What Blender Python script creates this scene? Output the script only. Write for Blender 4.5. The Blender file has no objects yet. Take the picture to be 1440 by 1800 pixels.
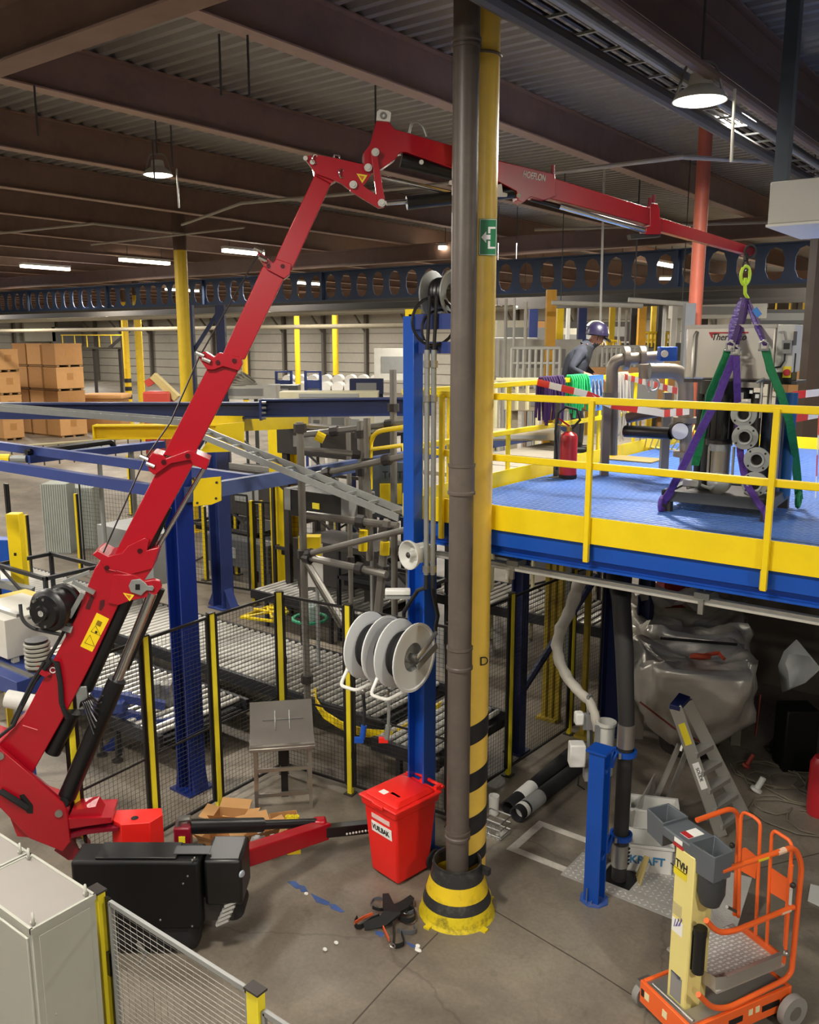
import bpy, bmesh, math, random
from mathutils import Vector, Matrix
random.seed(7)
C = bpy.context.scene.collection
SC = bpy.context.scene
V = Vector
# ---------------------------------------------------------------- camera, world, lamps, exposure
EYE = 5.2; FOC = 1550.0; PITCH = math.atan(300/FOC); YAW = math.radians(37.2)
cam = bpy.data.cameras.new('camera'); camo = bpy.data.objects.new('camera', cam); C.objects.link(camo)
camo.location = (0, 0, EYE); camo.rotation_euler = (math.pi/2-PITCH, 0, YAW)
cam.sensor_fit = 'VERTICAL'; cam.sensor_height = 36; cam.lens = FOC/1800*36; cam.clip_end = 400; cam.clip_start = .05
SC.camera = camo
SC.view_settings.view_transform = 'Standard'; SC.view_settings.look = 'None'
SC.view_settings.gamma = 1; SC.view_settings.use_curve_mapping = False
SC.view_settings.exposure = 0.35
w = bpy.data.worlds.new('world'); SC.world = w; w.use_nodes = True
w.node_tree.nodes['Background'].inputs[0].default_value = (.75, .7, .62, 1)
w.node_tree.nodes['Background'].inputs[1].default_value = .10
def area(x, y, z, sx, sy, e, col=(1, .94, .84)):
    l = bpy.data.lights.new('ceiling_and_fill_light', 'AREA'); l.shape = 'RECTANGLE'; l.size = sx; l.size_y = sy; l.energy = e; l.color = col
    o = bpy.data.objects.new('ceiling_and_fill_light', l); C.objects.link(o); o.location = (x, y, z); return o
for x in (4.7, -4.0, -12.75, -21.5, -30.5, -40, -50, -60, -72, -86, -100):      # hall lamp grid; row behind camera and farthest lamps added to brighten column, walls
    for y in (-5.5, 1.6, 10.95, 20.6, 31, 42, 54, 65):
        if (x > 0 and y > 31) or (x < -31 and y < 11): continue
        e = 300 if y < 28 else 460
        if y < 5: e = 470
        if x == -4.0 and y == 10.95: e = 620
        if x < -28 or y > 60: e = 520
        area(x, y, 7.72, 1.2, .5, e)
# ---------------------------------------------------------------- points from the survey of the photograph
FW = V((-math.sin(YAW), math.cos(YAW), 0)); RT = V((math.cos(YAW), math.sin(YAW), 0)); CAM = V((0, 0, EYE))
def ray(px, py):
    a = (px-720)/FOC; b = -(py-900)/FOC
    cf = math.cos(PITCH)+b*math.sin(PITCH)
    return RT*a + FW*cf + V((0, 0, -math.sin(PITCH)+b*math.cos(PITCH)))
def at_d(px, py, d): r = ray(px, py); return CAM + r*(d/r.dot(FW))
def at_z(px, py, z): r = ray(px, py); return CAM + r*((z-EYE)/r.z)
def at_x(px, py, x): r = ray(px, py); return CAM + r*(x/r.x)
def at_y(px, py, y): r = ray(px, py); return CAM + r*(y/r.y)
def at_p(px, py, p0, n): r = ray(px, py); return CAM + r*((p0-CAM).dot(n)/r.dot(n))
# ---------------------------------------------------------------- materials
def lin(h):
    h = h.lstrip('#'); c = [int(h[i:i+2], 16)/255 for i in (0, 2, 4)]
    return tuple((x/12.92 if x <= .04045 else ((x+.055)/1.055)**2.4) for x in c)+(1,)
MATS = {}
def mat(name, col, rough=.5, metal=0, var=.12, scale=6, bump=0, bscale=40, spec=.5, emit=0, dirt=None, dirt_amt=.35, dscale=3):
    if name in MATS: return MATS[name]
    m = bpy.data.materials.new(name); m.use_nodes = True; MATS[name] = m
    nt = m.node_tree; N = nt.nodes; L = nt.links; b = N['Principled BSDF']
    c = lin(col)
    b.inputs['Roughness'].default_value = rough; b.inputs['Metallic'].default_value = metal
    b.inputs['Specular IOR Level'].default_value = spec
    tc = N.new('ShaderNodeTexCoord')
    if emit:
        b.inputs['Base Color'].default_value = c
        b.inputs['Emission Color'].default_value = c; b.inputs['Emission Strength'].default_value = emit; return m
    no = N.new('ShaderNodeTexNoise'); no.inputs['Scale'].default_value = scale; no.inputs['Detail'].default_value = 5
    L.new(tc.outputs['Object'], no.inputs['Vector'])
    mx = N.new('ShaderNodeMix'); mx.data_type = 'RGBA'
    mx.inputs[6].default_value = tuple(max(0, x*(1-var)) for x in c[:3])+(1,)
    mx.inputs[7].default_value = tuple(min(1, x*(1+var)) for x in c[:3])+(1,)
    L.new(no.outputs['Fac'], mx.inputs[0]); out = mx.outputs[2]
    if dirt:
        n2 = N.new('ShaderNodeTexNoise'); n2.inputs['Scale'].default_value = dscale; n2.inputs['Detail'].default_value = 8; n2.inputs['Roughness'].default_value = .7
        L.new(tc.outputs['Object'], n2.inputs['Vector'])
        mr = N.new('ShaderNodeMapRange'); mr.inputs[1].default_value = .5; mr.inputs[2].default_value = .72; mr.inputs[4].default_value = dirt_amt
        L.new(n2.outputs['Fac'], mr.inputs[0])
        m2 = N.new('ShaderNodeMix'); m2.data_type = 'RGBA'; L.new(mr.outputs[0], m2.inputs[0]); L.new(out, m2.inputs[6]); m2.inputs[7].default_value = lin(dirt); out = m2.outputs[2]
    L.new(out, b.inputs['Base Color'])
    if bump:
        n3 = N.new('ShaderNodeTexNoise'); n3.inputs['Scale'].default_value = bscale; n3.inputs['Detail'].default_value = 4
        L.new(tc.outputs['Object'], n3.inputs['Vector'])
        bp = N.new('ShaderNodeBump'); bp.inputs['Strength'].default_value = bump; bp.inputs['Distance'].default_value = .02
        L.new(n3.outputs['Fac'], bp.inputs['Height']); L.new(bp.outputs[0], b.inputs['Normal'])
    return m
YEL = mat('yellow paint', '#EFD00A', .42, dirt='#8a7436', dirt_amt=.18)
YELC = mat('column yellow paint', '#F4CB55', .38, dirt='#c9a45c', dirt_amt=.35, dscale=2.2)
FYEL = mat('fence yellow', '#E9D62E', .45)
BLUE = mat('blue paint', '#0c4bac', .38, dirt='#2a4a86', dirt_amt=.2)
NAVY = mat('frame blue paint', '#2b3d7c', .45, dirt='#3d4a70', dirt_amt=.25)
DBLUE = mat('dark blue paint', '#163A86', .42)
GBLUE = mat('girder blue', '#3c4c68', .5, dirt='#39424f', dirt_amt=.4)
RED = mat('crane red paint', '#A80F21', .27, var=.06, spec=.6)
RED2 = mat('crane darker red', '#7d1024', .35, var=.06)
BRED = mat('bin red plastic', '#E8231C', .42, var=.05)
BLACK = mat('black paint', '#141416', .38)
BLK2 = mat('matt black cover', '#0a0a0b', .55, spec=.35)
RUB = mat('black rubber', '#1b1b1d', .75)
CHROME = mat('chrome rod', '#D8D8D8', .16, 1, var=.03)
STEEL = mat('steel', '#A9A8A4', .34, .85, var=.1)
STAIN = mat('stainless steel', '#A8A39B', .3, .8, var=.1, bump=.05, bscale=9)
GALV = mat('galvanised steel', '#999c9a', .45, .55, var=.15, scale=12)
ALU = mat('aluminium', '#B9B7B0', .38, .75, var=.08)
GREY = mat('grey paint', '#8c8d8b', .5)
LGREY = mat('light grey paint', '#C9C9C2', .45, var=.03)
WHITE = mat('white plastic', '#E4E3DD', .45, var=.04)
DGREY = mat('dark grey', '#4b4c4e', .5)
PIPE = mat('brown grey pipe', '#5c534c', .42, dirt='#766c62', dirt_amt=.4, dscale=3)
SCAF = mat('scaffold tube', '#8a8780', .42, .6, var=.2)
SALM = mat('salmon primer', '#C4674E', .5)
BEAM = mat('brown beam paint', '#886d60', .55, dirt='#5d4b43', dirt_amt=.5, dscale=1.2)
BEAMF = mat('pinkish flange paint', '#a5897c', .5)
CARD = mat('cardboard', '#B98B57', .75, var=.1)
CARD2 = mat('cardboard dark', '#A27646', .78, var=.1)
WOOD = mat('pallet wood', '#8f6d44', .8)
PURP = mat('violet webbing', '#57378F', .7, var=.25, scale=30, bump=.8, bscale=25)
DPURP = mat('dark violet webbing', '#43255f', .75, var=.2, scale=30)
GREEN = mat('green webbing', '#137a47', .7, var=.25, scale=30, bump=.8, bscale=25)
LGREEN = mat('bright green webbing', '#19B868', .6, var=.12, scale=30)
ORANGE = mat('orange paint', '#F2682A', .38, var=.06)
CREAM = mat('cream yellow paint', '#E8D98A', .42, var=.04)
LIME = mat('lime paint', '#C2E63A', .4)
TRAY = mat('grey plastic tray', '#5b6066', .5)
BROWNST = mat('dark steel', '#3c3836', .5, .3)
SKIN = mat('skin', '#b98468', .6)
PAPER = mat('white label', '#EDECE6', .6, var=.02)
INK = mat('black print', '#17171a', .6, var=0)
DINK = mat('red print', '#b3262c', .6, var=0)
BINK = mat('blue print', '#3f86b8', .6, var=0)
WINK = mat('white print', '#F2F0F0', .5, var=0)
GLOW = mat('lamp tube', '#FFF4E0', emit=11)
GLOW2 = mat('far lamp tube', '#FFF1D4', emit=9)
SIGNG = mat('sign green', '#1c7a4e', .45)
# ---------------------------------------------------------------- mesh builder
LOC = {}
def axes(d, up=V((0, 0, 1))):
    d = V(d).normalized(); up = V(up)
    if abs(d.dot(up.normalized())) > .985: up = V((1, 0, 0)) if abs(d.x) < .9 else V((0, 1, 0))
    s = d.cross(up).normalized(); u = s.cross(d).normalized(); return d, s, u
class MB:
    def __init__(s, M=None): s.v = []; s.f = []; s.M = M
    def add(s, vs, fs):
        o = len(s.v)
        for p in vs: s.v.append(s.M @ V(p) if s.M else V(p))
        for f in fs: s.f.append([i+o for i in f])
        return s
    def bx(s, x0, y0, z0, x1, y1, z1):
        return s.add([(x, y, z) for z in (z0, z1) for x, y in ((x0, y0), (x1, y0), (x1, y1), (x0, y1))],
                     [(3, 2, 1, 0), (4, 5, 6, 7), (0, 1, 5, 4), (1, 2, 6, 5), (2, 3, 7, 6), (3, 0, 4, 7)])
    def box(s, c, sx, sy, sz, ax=None):
        c = V(c); X, Y, Z = ax or (V((1, 0, 0)), V((0, 1, 0)), V((0, 0, 1)))
        return s.add([c+X*(a*sx/2)+Y*(b*sy/2)+Z*(e*sz/2) for e in (-1, 1) for a, b in ((-1, -1), (1, -1), (1, 1), (-1, 1))],
                     [(3, 2, 1, 0), (4, 5, 6, 7), (0, 1, 5, 4), (1, 2, 6, 5), (2, 3, 7, 6), (3, 0, 4, 7)])
    def bar(s, p, q, w, h, up=(0, 0, 1)):
        p = V(p); q = V(q); d, sd, u = axes(q-p, up)
        return s.box((p+q)/2, (q-p).length, w, h, (d, sd, u))
    def tube(s, pts, r, n=8, closed=False, caps=True):
        pts = [V(p) for p in pts]; m = len(pts); rs = r if isinstance(r, (list, tuple)) else [r]*m
        vs = []; fs = []; prev = None
        for i, p in enumerate(pts):
            a = pts[(i-1) % m] if (i > 0 or closed) else p; b = pts[(i+1) % m] if (i < m-1 or closed) else p
            t = (b-a)
            if t.length < 1e-9: t = V((0, 0, 1))
            t.normalize()
            if prev is None: _, sd, u = axes(t)
            else:
                u = prev - t*prev.dot(t)
                u = u.normalized() if u.length > 1e-6 else axes(t)[2]
                sd = t.cross(u)
            prev = u
            k = 1.0
            if 0 < i < m-1:
                c = (p-a).normalized().dot((b-p).normalized()); k = 1/max(.6, math.sqrt((1+c)/2)) if c > -.9 else 1
            for j in range(n):
                an = 2*math.pi*j/n; vs.append(p+(u*math.cos(an)+sd*math.sin(an))*rs[i]*(k if k < 1.2 else 1.2))
        for i in range(m if closed else m-1):
            for j in range(n):
                a = i*n+j; b = i*n+(j+1) % n; c = ((i+1) % m)*n+(j+1) % n; d = ((i+1) % m)*n+j
                fs.append((a, d, c, b))
        if caps and not closed: fs.append(tuple(range(n))); fs.append(tuple(reversed(range((m-1)*n, m*n))))
        return s.add(vs, fs)
    def cyl(s, p, q, r, r2=None, n=16): return s.tube([p, q], [r, r if r2 is None else r2], n)
    def prism(s, poly, ext):
        poly = [V(p) for p in poly]; ext = V(ext); n = len(poly)
        return s.add(poly+[p+ext for p in poly], [tuple(range(n)), tuple(reversed(range(n, 2*n)))]+[(j, i, i+n, j+n) for i, j in ((k, (k+1) % n) for k in range(n))])
    def lathe(s, c, ax, prof, n=20, a0=0, a1=2*math.pi):
        c = V(c); d, sd, u = axes(ax); full = abs(a1-a0-2*math.pi) < 1e-4; k = n if full else n+1
        vs = [c+d*h+(u*math.cos(a0+(a1-a0)*j/n)+sd*math.sin(a0+(a1-a0)*j/n))*r for r, h in prof for j in range(k)]
        fs = []
        for i in range(len(prof)-1):
            for j in range(n):
                fs.append((i*k+j, i*k+(j+1) % k, (i+1)*k+(j+1) % k, (i+1)*k+j))
        return s.add(vs, fs)
    def torus(s, c, ax, R, r, n=20, m=8):
        d, sd, u = axes(ax); c = V(c)
        return s.tube([c+(u*math.cos(2*math.pi*j/n)+sd*math.sin(2*math.pi*j/n))*R for j in range(n)], r, m, closed=True)
    def ball(s, c, r, n=10, m=6, sc=(1, 1, 1)):
        c = V(c)
        vs = [c+V((0, 0, r*sc[2]))]
        for i in range(1, m):
            t = math.pi*i/m
            for j in range(n): a = 2*math.pi*j/n; vs.append(c+V((math.sin(t)*math.cos(a)*r*sc[0], math.sin(t)*math.sin(a)*r*sc[1], math.cos(t)*r*sc[2])))
        vs.append(c-V((0, 0, r*sc[2]))); fs = []
        for j in range(n): fs.append((0, 1+j, 1+(j+1) % n)); fs.append((len(vs)-1, 1+(m-2)*n+(j+1) % n, 1+(m-2)*n+j))
        for i in range(m-2):
            for j in range(n): a = 1+i*n; fs.append((a+j, a+n+j, a+n+(j+1) % n, a+(j+1) % n))
        return s.add(vs, fs)
    def ibeam(s, p, q, h, b, tw=.012, tf=.018, up=(0, 0, 1)):
        p = V(p); q = V(q); d, sd, u = axes(q-p, up); L = (q-p).length; c = (p+q)/2; A = (d, sd, u)
        s.box(c, L, tw, h-2*tf, A); s.box(c+u*(h/2-tf/2), L, b, tf, A); s.box(c-u*(h/2-tf/2), L, b, tf, A); return s
    def ribbon(s, pts, w, t, side):
        """flat band following pts, w wide along side, t thick"""
        pts = [V(p) for p in pts]; side = V(side).normalized(); vs = []; n = len(pts)
        for i, p in enumerate(pts):
            tg = (pts[min(i+1, n-1)]-pts[max(i-1, 0)]).normalized(); sd = (side-tg*side.dot(tg)).normalized(); nn = tg.cross(sd)
            ww = w[i] if isinstance(w, (list, tuple)) else w
            vs += [p+sd*ww/2+nn*t/2, p-sd*ww/2+nn*t/2, p-sd*ww/2-nn*t/2, p+sd*ww/2-nn*t/2]
        fs = [(3, 2, 1, 0), tuple(4*n-4+k for k in range(4))]
        for i in range(n-1):
            for k in range(4): a = 4*i+k; b = 4*i+(k+1) % 4; fs.append((a, b, b+4, a+4))
        return s.add(vs, fs)
    def build(s, name, m, parent=None, smooth=True, bevel=0, loc=None, ang=.6):
        L = LOC[parent.name] if parent is not None else V(loc if loc is not None else (0, 0, 0))
        me = bpy.data.meshes.new(name); me.from_pydata([p-L for p in s.v], [], s.f); 
        ms = m if isinstance(m, (list, tuple)) else [m]
        for x in ms: me.materials.append(x)
        if smooth:
            me.polygons.foreach_set('use_smooth', [True]*len(me.polygons)); me.set_sharp_from_angle(angle=ang)
        me.update()
        bm = bmesh.new(); bm.from_mesh(me); bmesh.ops.recalc_face_normals(bm, faces=bm.faces); bm.to_mesh(me); bm.free()
        o = bpy.data.objects.new(name, me); C.objects.link(o)
        if parent is not None: o.parent = parent
        else: o.location = L
        LOC[o.name] = L
        if bevel:
            b = o.modifiers.new('bevel', 'BEVEL'); b.width = bevel; b.segments = 2; b.limit_method = 'ANGLE'; b.angle_limit = .7
        return o
def tag(o, label=None, cat=None, group=None, kind=None):
    if label: o['label'] = label
    if cat: o['category'] = cat
    if group: o['group'] = group
    if kind: o['kind'] = kind
    return o
def thing(name, label, cat, loc, group=None):
    o = bpy.data.objects.new(name, None); C.objects.link(o); o.location = V(loc); o.empty_display_size = .1; LOC[o.name] = V(loc)
    return tag(o, label, cat, group)
def kids(o): return [x for x in C.objects if x.parent == o]
def copy_tree(o, loc=None, rz=None, label=None, group=None, parent=None, tree=None):
    if tree is None:
        tree = {}
        for x in C.objects:
            if x.parent: tree.setdefault(x.parent.name, []).append(x)
    c = o.copy(); C.objects.link(c)
    if parent: c.parent = parent
    if loc is not None: c.location = loc
    if rz is not None: c.rotation_euler[2] = rz
    if label: c['label'] = label
    if group: c['group'] = group
    for ch in tree.get(o.name, []): copy_tree(ch, parent=c, tree=tree)
    return c
def text(name, s, size, org, right, up, m, parent, depth=.002, align='LEFT', squash=1.0, shear=0, bold=0):
    cu = bpy.data.curves.new(name, 'FONT'); cu.body = s; cu.size = size; cu.extrude = depth; cu.align_x = align; cu.shear = shear; cu.offset = bold
    t = bpy.data.objects.new(name, cu); C.objects.link(t)
    bpy.context.view_layer.update()
    dg = bpy.context.evaluated_depsgraph_get(); me = bpy.data.meshes.new_from_object(t.evaluated_get(dg))
    C.objects.unlink(t); bpy.data.objects.remove(t)
    R = V(right).normalized(); U = V(up); U = (U-R*U.dot(R)).normalized(); Nn = R.cross(U); L = LOC[parent.name]; org = V(org)
    me.materials.clear(); me.materials.append(m)
    for v in me.vertices: c = v.co.copy(); v.co = org+R*(c.x*squash)+U*c.y+Nn*(c.z)-L
    o = bpy.data.objects.new(name, me); C.objects.link(o); o.parent = parent; LOC[o.name] = L; return o
def struct(o): o['kind'] = 'structure'; return o
Z3 = V((0, 0, 1)); XA = V((1, 0, 0)); YA = V((0, 1, 0))
def arc(c, u, v, r, a0, a1, n=6): return [V(c)+V(u)*r*math.cos(a0+(a1-a0)*i/n)+V(v)*r*math.sin(a0+(a1-a0)*i/n) for i in range(n+1)]
def rounded(pts, r, n=4):
    """polyline with rounded corners"""
    pts = [V(p) for p in pts]; out = [pts[0]]
    for i in range(1, len(pts)-1):
        a = (pts[i-1]-pts[i]); b = (pts[i+1]-pts[i]); k = min(r, a.length*.49, b.length*.49); A = pts[i]+a.normalized()*k; B = pts[i]+b.normalized()*k
        for j in range(n+1): t = j/n; out.append(A*(1-t)**2+pts[i]*2*t*(1-t)+B*t*t)
    return out+[pts[-1]]
# ================================================================ the setting
def floor_mat():
    m = bpy.data.materials.new('concrete floor'); m.use_nodes = True; nt = m.node_tree; N = nt.nodes; L = nt.links; b = N['Principled BSDF']
    tc = N.new('ShaderNodeTexCoord')
    def noise(sc, det=6, rough=.6, dist=0):
        n = N.new('ShaderNodeTexNoise'); n.inputs['Scale'].default_value = sc; n.inputs['Detail'].default_value = det; n.inputs['Roughness'].default_value = rough; n.inputs['Distortion'].default_value = dist
        L.new(tc.outputs['Object'], n.inputs['Vector']); return n
    a = noise(.55, 8, .62, .4); r = N.new('ShaderNodeValToRGB'); L.new(a.outputs['Fac'], r.inputs[0])
    r.color_ramp.elements[0].position = .32; r.color_ramp.elements[0].color = lin('#5b5349'); r.color_ramp.elements[1].position = .68; r.color_ramp.elements[1].color = lin('#928879')
    c = noise(2.6, 9, .7, .6); r2 = N.new('ShaderNodeMapRange'); r2.inputs[1].default_value = .56; r2.inputs[2].default_value = .78; r2.inputs[4].default_value = .55; L.new(c.outputs['Fac'], r2.inputs[0])
    mx = N.new('ShaderNodeMix'); mx.data_type = 'RGBA'; L.new(r2.outputs[0], mx.inputs[0]); L.new(r.outputs[0], mx.inputs[6]); mx.inputs[7].default_value = lin('#4a4036')
    s = noise(26, 4, .6); mx2 = N.new('ShaderNodeMix'); mx2.data_type = 'RGBA'; mx2.blend_type = 'OVERLAY'; mx2.inputs[0].default_value = .28
    L.new(mx.outputs[2], mx2.inputs[6]); L.new(s.outputs['Fac'], mx2.inputs[7])
    v = N.new('ShaderNodeTexVoronoi'); v.feature = 'DISTANCE_TO_EDGE'; v.inputs['Scale'].default_value = .33; v.inputs['Randomness'].default_value = 1
    wv = noise(2, 4, .6); ad = N.new('ShaderNodeMixRGB'); ad.blend_type = 'ADD'; ad.inputs[0].default_value = .35; L.new(tc.outputs['Object'], ad.inputs[1]); L.new(wv.outputs['Color'], ad.inputs[2]); L.new(ad.outputs[0], v.inputs['Vector'])
    cr = N.new('ShaderNodeMapRange'); cr.inputs[1].default_value = 0; cr.inputs[2].default_value = .006; cr.inputs[3].default_value = .45; cr.inputs[4].default_value = 0; L.new(v.outputs['Distance'], cr.inputs[0])
    mx3 = N.new('ShaderNodeMix'); mx3.data_type = 'RGBA'; L.new(cr.outputs[0], mx3.inputs[0]); L.new(mx2.outputs[2], mx3.inputs[6]); mx3.inputs[7].default_value = lin('#4a4038')
    L.new(mx3.outputs[2], b.inputs['Base Color'])
    rr = N.new('ShaderNodeMapRange'); rr.inputs[3].default_value = .34; rr.inputs[4].default_value = .6; L.new(c.outputs['Fac'], rr.inputs[0]); L.new(rr.outputs[0], b.inputs['Roughness'])
    bp = N.new('ShaderNodeBump'); bp.inputs['Strength'].default_value = .12; bp.inputs['Distance'].default_value = .01; L.new(s.outputs['Fac'], bp.inputs['Height']); L.new(bp.outputs[0], b.inputs['Normal'])
    return m
struct(MB().bx(-112, -7, -.15, 10, 72, 0).build('floor', floor_mat()))
# corrugated roof deck, ribs along X
DECK = mat('roof deck steel', '#8f8b87', .36, .2, dirt='#7c7773', dirt_amt=.4, dscale=.8)
m = MB(); y = -7.0; prof = []
while y < 72:
    prof += [(y, 8.66), (y+.09, 8.66), (y+.125, 8.72), (y+.215, 8.72)]; y += .25
vs = [(x, py, pz) for x in (-112, 10) for py, pz in prof]; n = len(prof)
m.add(vs, [(i, i+1, n+i+1, n+i) for i in range(n-1)])
m.bx(-112, -7, 8.76, 10, 72, 8.9)
struct(m.build('ceiling', DECK, smooth=False))
for k in range(-2, 33):
    x = -3.4*k
    if x > 8: continue
    t = struct(thing('roof_beam', None, None, (x, 30, 8.1)))
    MB().bx(x-.012, -6.9, 8.118, x+.012, 71.9, 8.642).build('beam_web', BEAM, t, smooth=False)
    MB().bx(x-.11, -6.9, 8.1, x+.11, 71.9, 8.118).build('bottom_flange', BEAMF, t, smooth=False)
    MB().bx(x-.11, -6.9, 8.64, x+.11, 71.9, 8.658).build('top_flange', BEAM, t, smooth=False)
for y0 in (4.6, 22.5, 40.5):
    struct(MB().ibeam((-111, y0, 7.86), (9.9, y0, 7.86), .5, .26, .014, .02).build('trim_%d' % (1+[4.6, 22.5, 40.5].index(y0)), BEAM, smooth=False))
# far walls of panels with posts
WALL = mat('wall panel', '#B5AFA2', .6, dirt='#8f8878', dirt_amt=.3, dscale=.3)
WALLD = mat('wall post', '#5f5a52', .6)
wb = struct(MB().bx(-112, 71.9, 0, 10, 72.1, 8.9).build('wall_back', WALL, smooth=False))
wl = struct(MB().bx(-112.2, -7, 0, -111.9, 72, 8.9).build('wall_left', WALL, smooth=False))
for z in [k*1.0 for k in range(1, 8)]:
    MB().bx(-111.9, 71.84, z-.02, 10, 71.9, z+.02).build('panel_joint', WALLD, wb, smooth=False)
for x in range(-108, 8, 6):
    MB().ibeam((x, 71.6, 0), (x, 71.6, 8.6), .45, .3, .03, .04, up=(0, 1, 0)).build('wall_post', mat('wall steel post', '#6d675e', .55), wb, smooth=False)
    MB().bar((x, 71.4, 6.2), (x, 69.4, 8.2), .15, .2).build('knee_brace', mat('wall steel post', '#6d675e'), wb, smooth=False)
for z in range(1, 8): MB().bx(-111.9, -7, z-.02, -111.84, 71.8, z+.02).build('panel_joint', WALLD, wl, smooth=False)
for y in range(-4, 70, 6): MB().ibeam((-111.6, y, 0), (-111.6, y, 8.6), .45, .3, .03, .04, up=(1, 0, 0)).build('wall_post', mat('wall steel post', '#6d675e'), wl, smooth=False)
# ---------------------------------------------------------------- ceiling lamps
def dome_lamp(p, label):
    p = V(p); t = thing('high_bay_lamp', label, 'lamp', p, 'round high bay lamps')
    MB().lathe(p, Z3, [(0, .22), (.09, .22), (.11, .12), (.2, .06), (.235, 0), (.225, 0), (.19, .05)], 24).build('lamp_shade', LGREY, t)
    MB().lathe(p, Z3, [(0, -.035), (.1, -.03), (.18, -.012), (.215, .004), (.215, .012), (0, .012)], 24).build('lamp_lens', GLOW, t)
    MB().tube(rounded([p+RT*-.21+V((0, 0, .03)), p+RT*-.12+V((0, 0, .32)), p+RT*.12+V((0, 0, .32)), p+RT*.21+V((0, 0, .03))], .08), .012, 6).build('bracket', STEEL, t)
    MB().cyl(p+V((0, 0, .32)), p+V((0, 0, max(.4, 8.7-p.z))), .012, n=6).build('hanger', DGREY, t)
    MB().tube([p+RT*.3+V((0, 0, .1)), p+RT*.31+V((0, 0, -.5))], .014, 6).build('conduit', LGREY, t)
dome_lamp(at_z(1230, 178, 7.25), 'round bright high bay lamp beside the cable tray, above the salmon column')
dome_lamp(at_z(278, 308, 7.8), 'round high bay lamp with a bent bracket above the left yellow column')
def strip_lamp(a, b, label, first=False):
    a = V(a); b = V(b); t = thing('strip_lamp', label, 'lamp', (a+b)/2, 'long strip lamps under the roof'); d = (b-a)
    MB().bar(a+V((0, 0, .14)), b+V((0, 0, .14)), .22, .08).build('housing', WHITE, t)
    MB().bar(a+d*.01+V((0, 0, .05)), b-d*.01+V((0, 0, .05)), .2, .1).build('diffuser', GLOW2, t)
    for k in (.15, .85): MB().cyl(a+d*k+V((0, 0, .18)), V((a.x+d.x*k, a.y+d.y*k, 8.68)), .012, n=5).build('hanger', DGREY, t)
for pa, pb, lb in (((37, 470), (122, 476), 'leftmost long strip lamp under the far roof, at the left edge'), ((211, 459), (297, 466), 'long strip lamp left of the left yellow column'),
                   ((393, 443), (462, 450), 'long strip lamp half behind the upper boom of the crane')):
    strip_lamp(at_z(*pa, 7.9), at_z(*pb, 7.9), lb)
i = 0
for ix, x in enumerate((-40, -30.5, -21.5, -12.75, -4.0)):
    for iy, y in enumerate((31, 42, 54, 64)):
        strip_lamp((x, y, 7.9), (x, y+2.2, 7.9), 'far strip lamp behind the castellated girder, %s row back, %s from the left' % (('first', 'second', 'third', 'fourth')[iy], ('first', 'second', 'third', 'fourth', 'fifth')[ix]))
for px, py in ((700, 447), (775, 438)):
    q = at_z(px, py, 7.9); strip_lamp(q, q+V((0, 1.6, 0)), 'strip lamp close to the left of the brown pipe' if px > 720 else 'yellowish strip lamp between the crane boom and the brown pipe')
for px, py, d, lb in ((938, 519, 33, 'small bright lamp below the girder left of the person'), (1075, 514, 30, 'bright lamp below the girder above the person'), (1178, 492, 40, 'bright lamp seen low through the girder above the actuator'), (1330, 509, 34, 'lamp below the girder right of the hook'), (1215, 538, 36, 'low lamp behind the salmon column'), (1290, 551, 42, 'low lamp just above the tank')):
    q = at_d(px, py, d); strip_lamp(q-RT*.45, q+RT*.45, lb)
# ---------------------------------------------------------------- castellated blue girder and the pipes below
GY = 20.0
gd = thing('castellated_girder', 'long blue overhead girder with a row of oval holes through its web', 'girder', at_y(720, 520, GY))
zt = at_y(720, 468, GY).z; zb = at_y(720, 524, GY).z; hc = (zt-zb); pit = .6
m = MB(); x = -46.0; per = []
def cell(x0, m):
    h = [(.5, .1), (.7, .16), (.82, .36), (.82, .64), (.7, .84), (.5, .9), (.3, .84), (.18, .64), (.18, .36), (.3, .16)]
    hp = [(x0+a*pit, zb+b*hc) for a, b in h]
    oc = [(.5, 0), (1, 0), (1, .3), (1, .7), (1, 1), (.5, 1), (0, 1), (0, .7), (0, .3), (0, 0)]
    op = [(x0+a*pit, zb+b*hc) for a, b in oc]
    n = 10
    hp = [hp[0], hp[1], hp[2], hp[3], hp[4], hp[5], hp[6], hp[7], hp[8], hp[9]]
    for yy in (GY-.008, GY+.008):
        vs = [(a, yy, b) for a, b in hp]+[(a, yy, b) for a, b in op]
        m.add(vs, [(k, (k+1) % n, n+(k+1) % n, n+k) for k in range(n)])
    m.add([(a, yy, b) for yy in (GY-.008, GY+.008) for a, b in hp], [(k, (k+1) % n, n+(k+1) % n, n+k) for k in range(n)])
while x < 8: cell(x, m); x += pit
m.build('web', GBLUE, gd, smooth=False)
MB().bx(-46, GY-.15, zt-.03, 8, GY+.15, zt).build('top_flange', GBLUE, gd, smooth=False)
MB().bx(-46, GY-.15, zb, 8, GY+.15, zb+.03).build('bottom_flange', GBLUE, gd, smooth=False)
MB().bx(-46, GY-.45, zb-.1, 8, GY-.3, zb-.02).build('runway_rail', mat('rail grey', '#4a4641', .5, .2), gd, smooth=False)
for k in range(9):
    xx = -40+5.4*k
    MB().bx(xx-.04, GY-.12, zb+.03, xx+.04, GY-.02, zt-.03).build('stiffener', GBLUE, gd, smooth=False)
tag(MB().cyl((-60, GY-1.4, 5.98), (-11, GY-1.4, 5.98), .07, n=10).build('overhead_pipe', mat('pipe cream', '#a09680', .45), loc=(-20, GY-1.4, 5.98)), 'upper long beige pipe running under the castellated girder', 'pipe')
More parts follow.
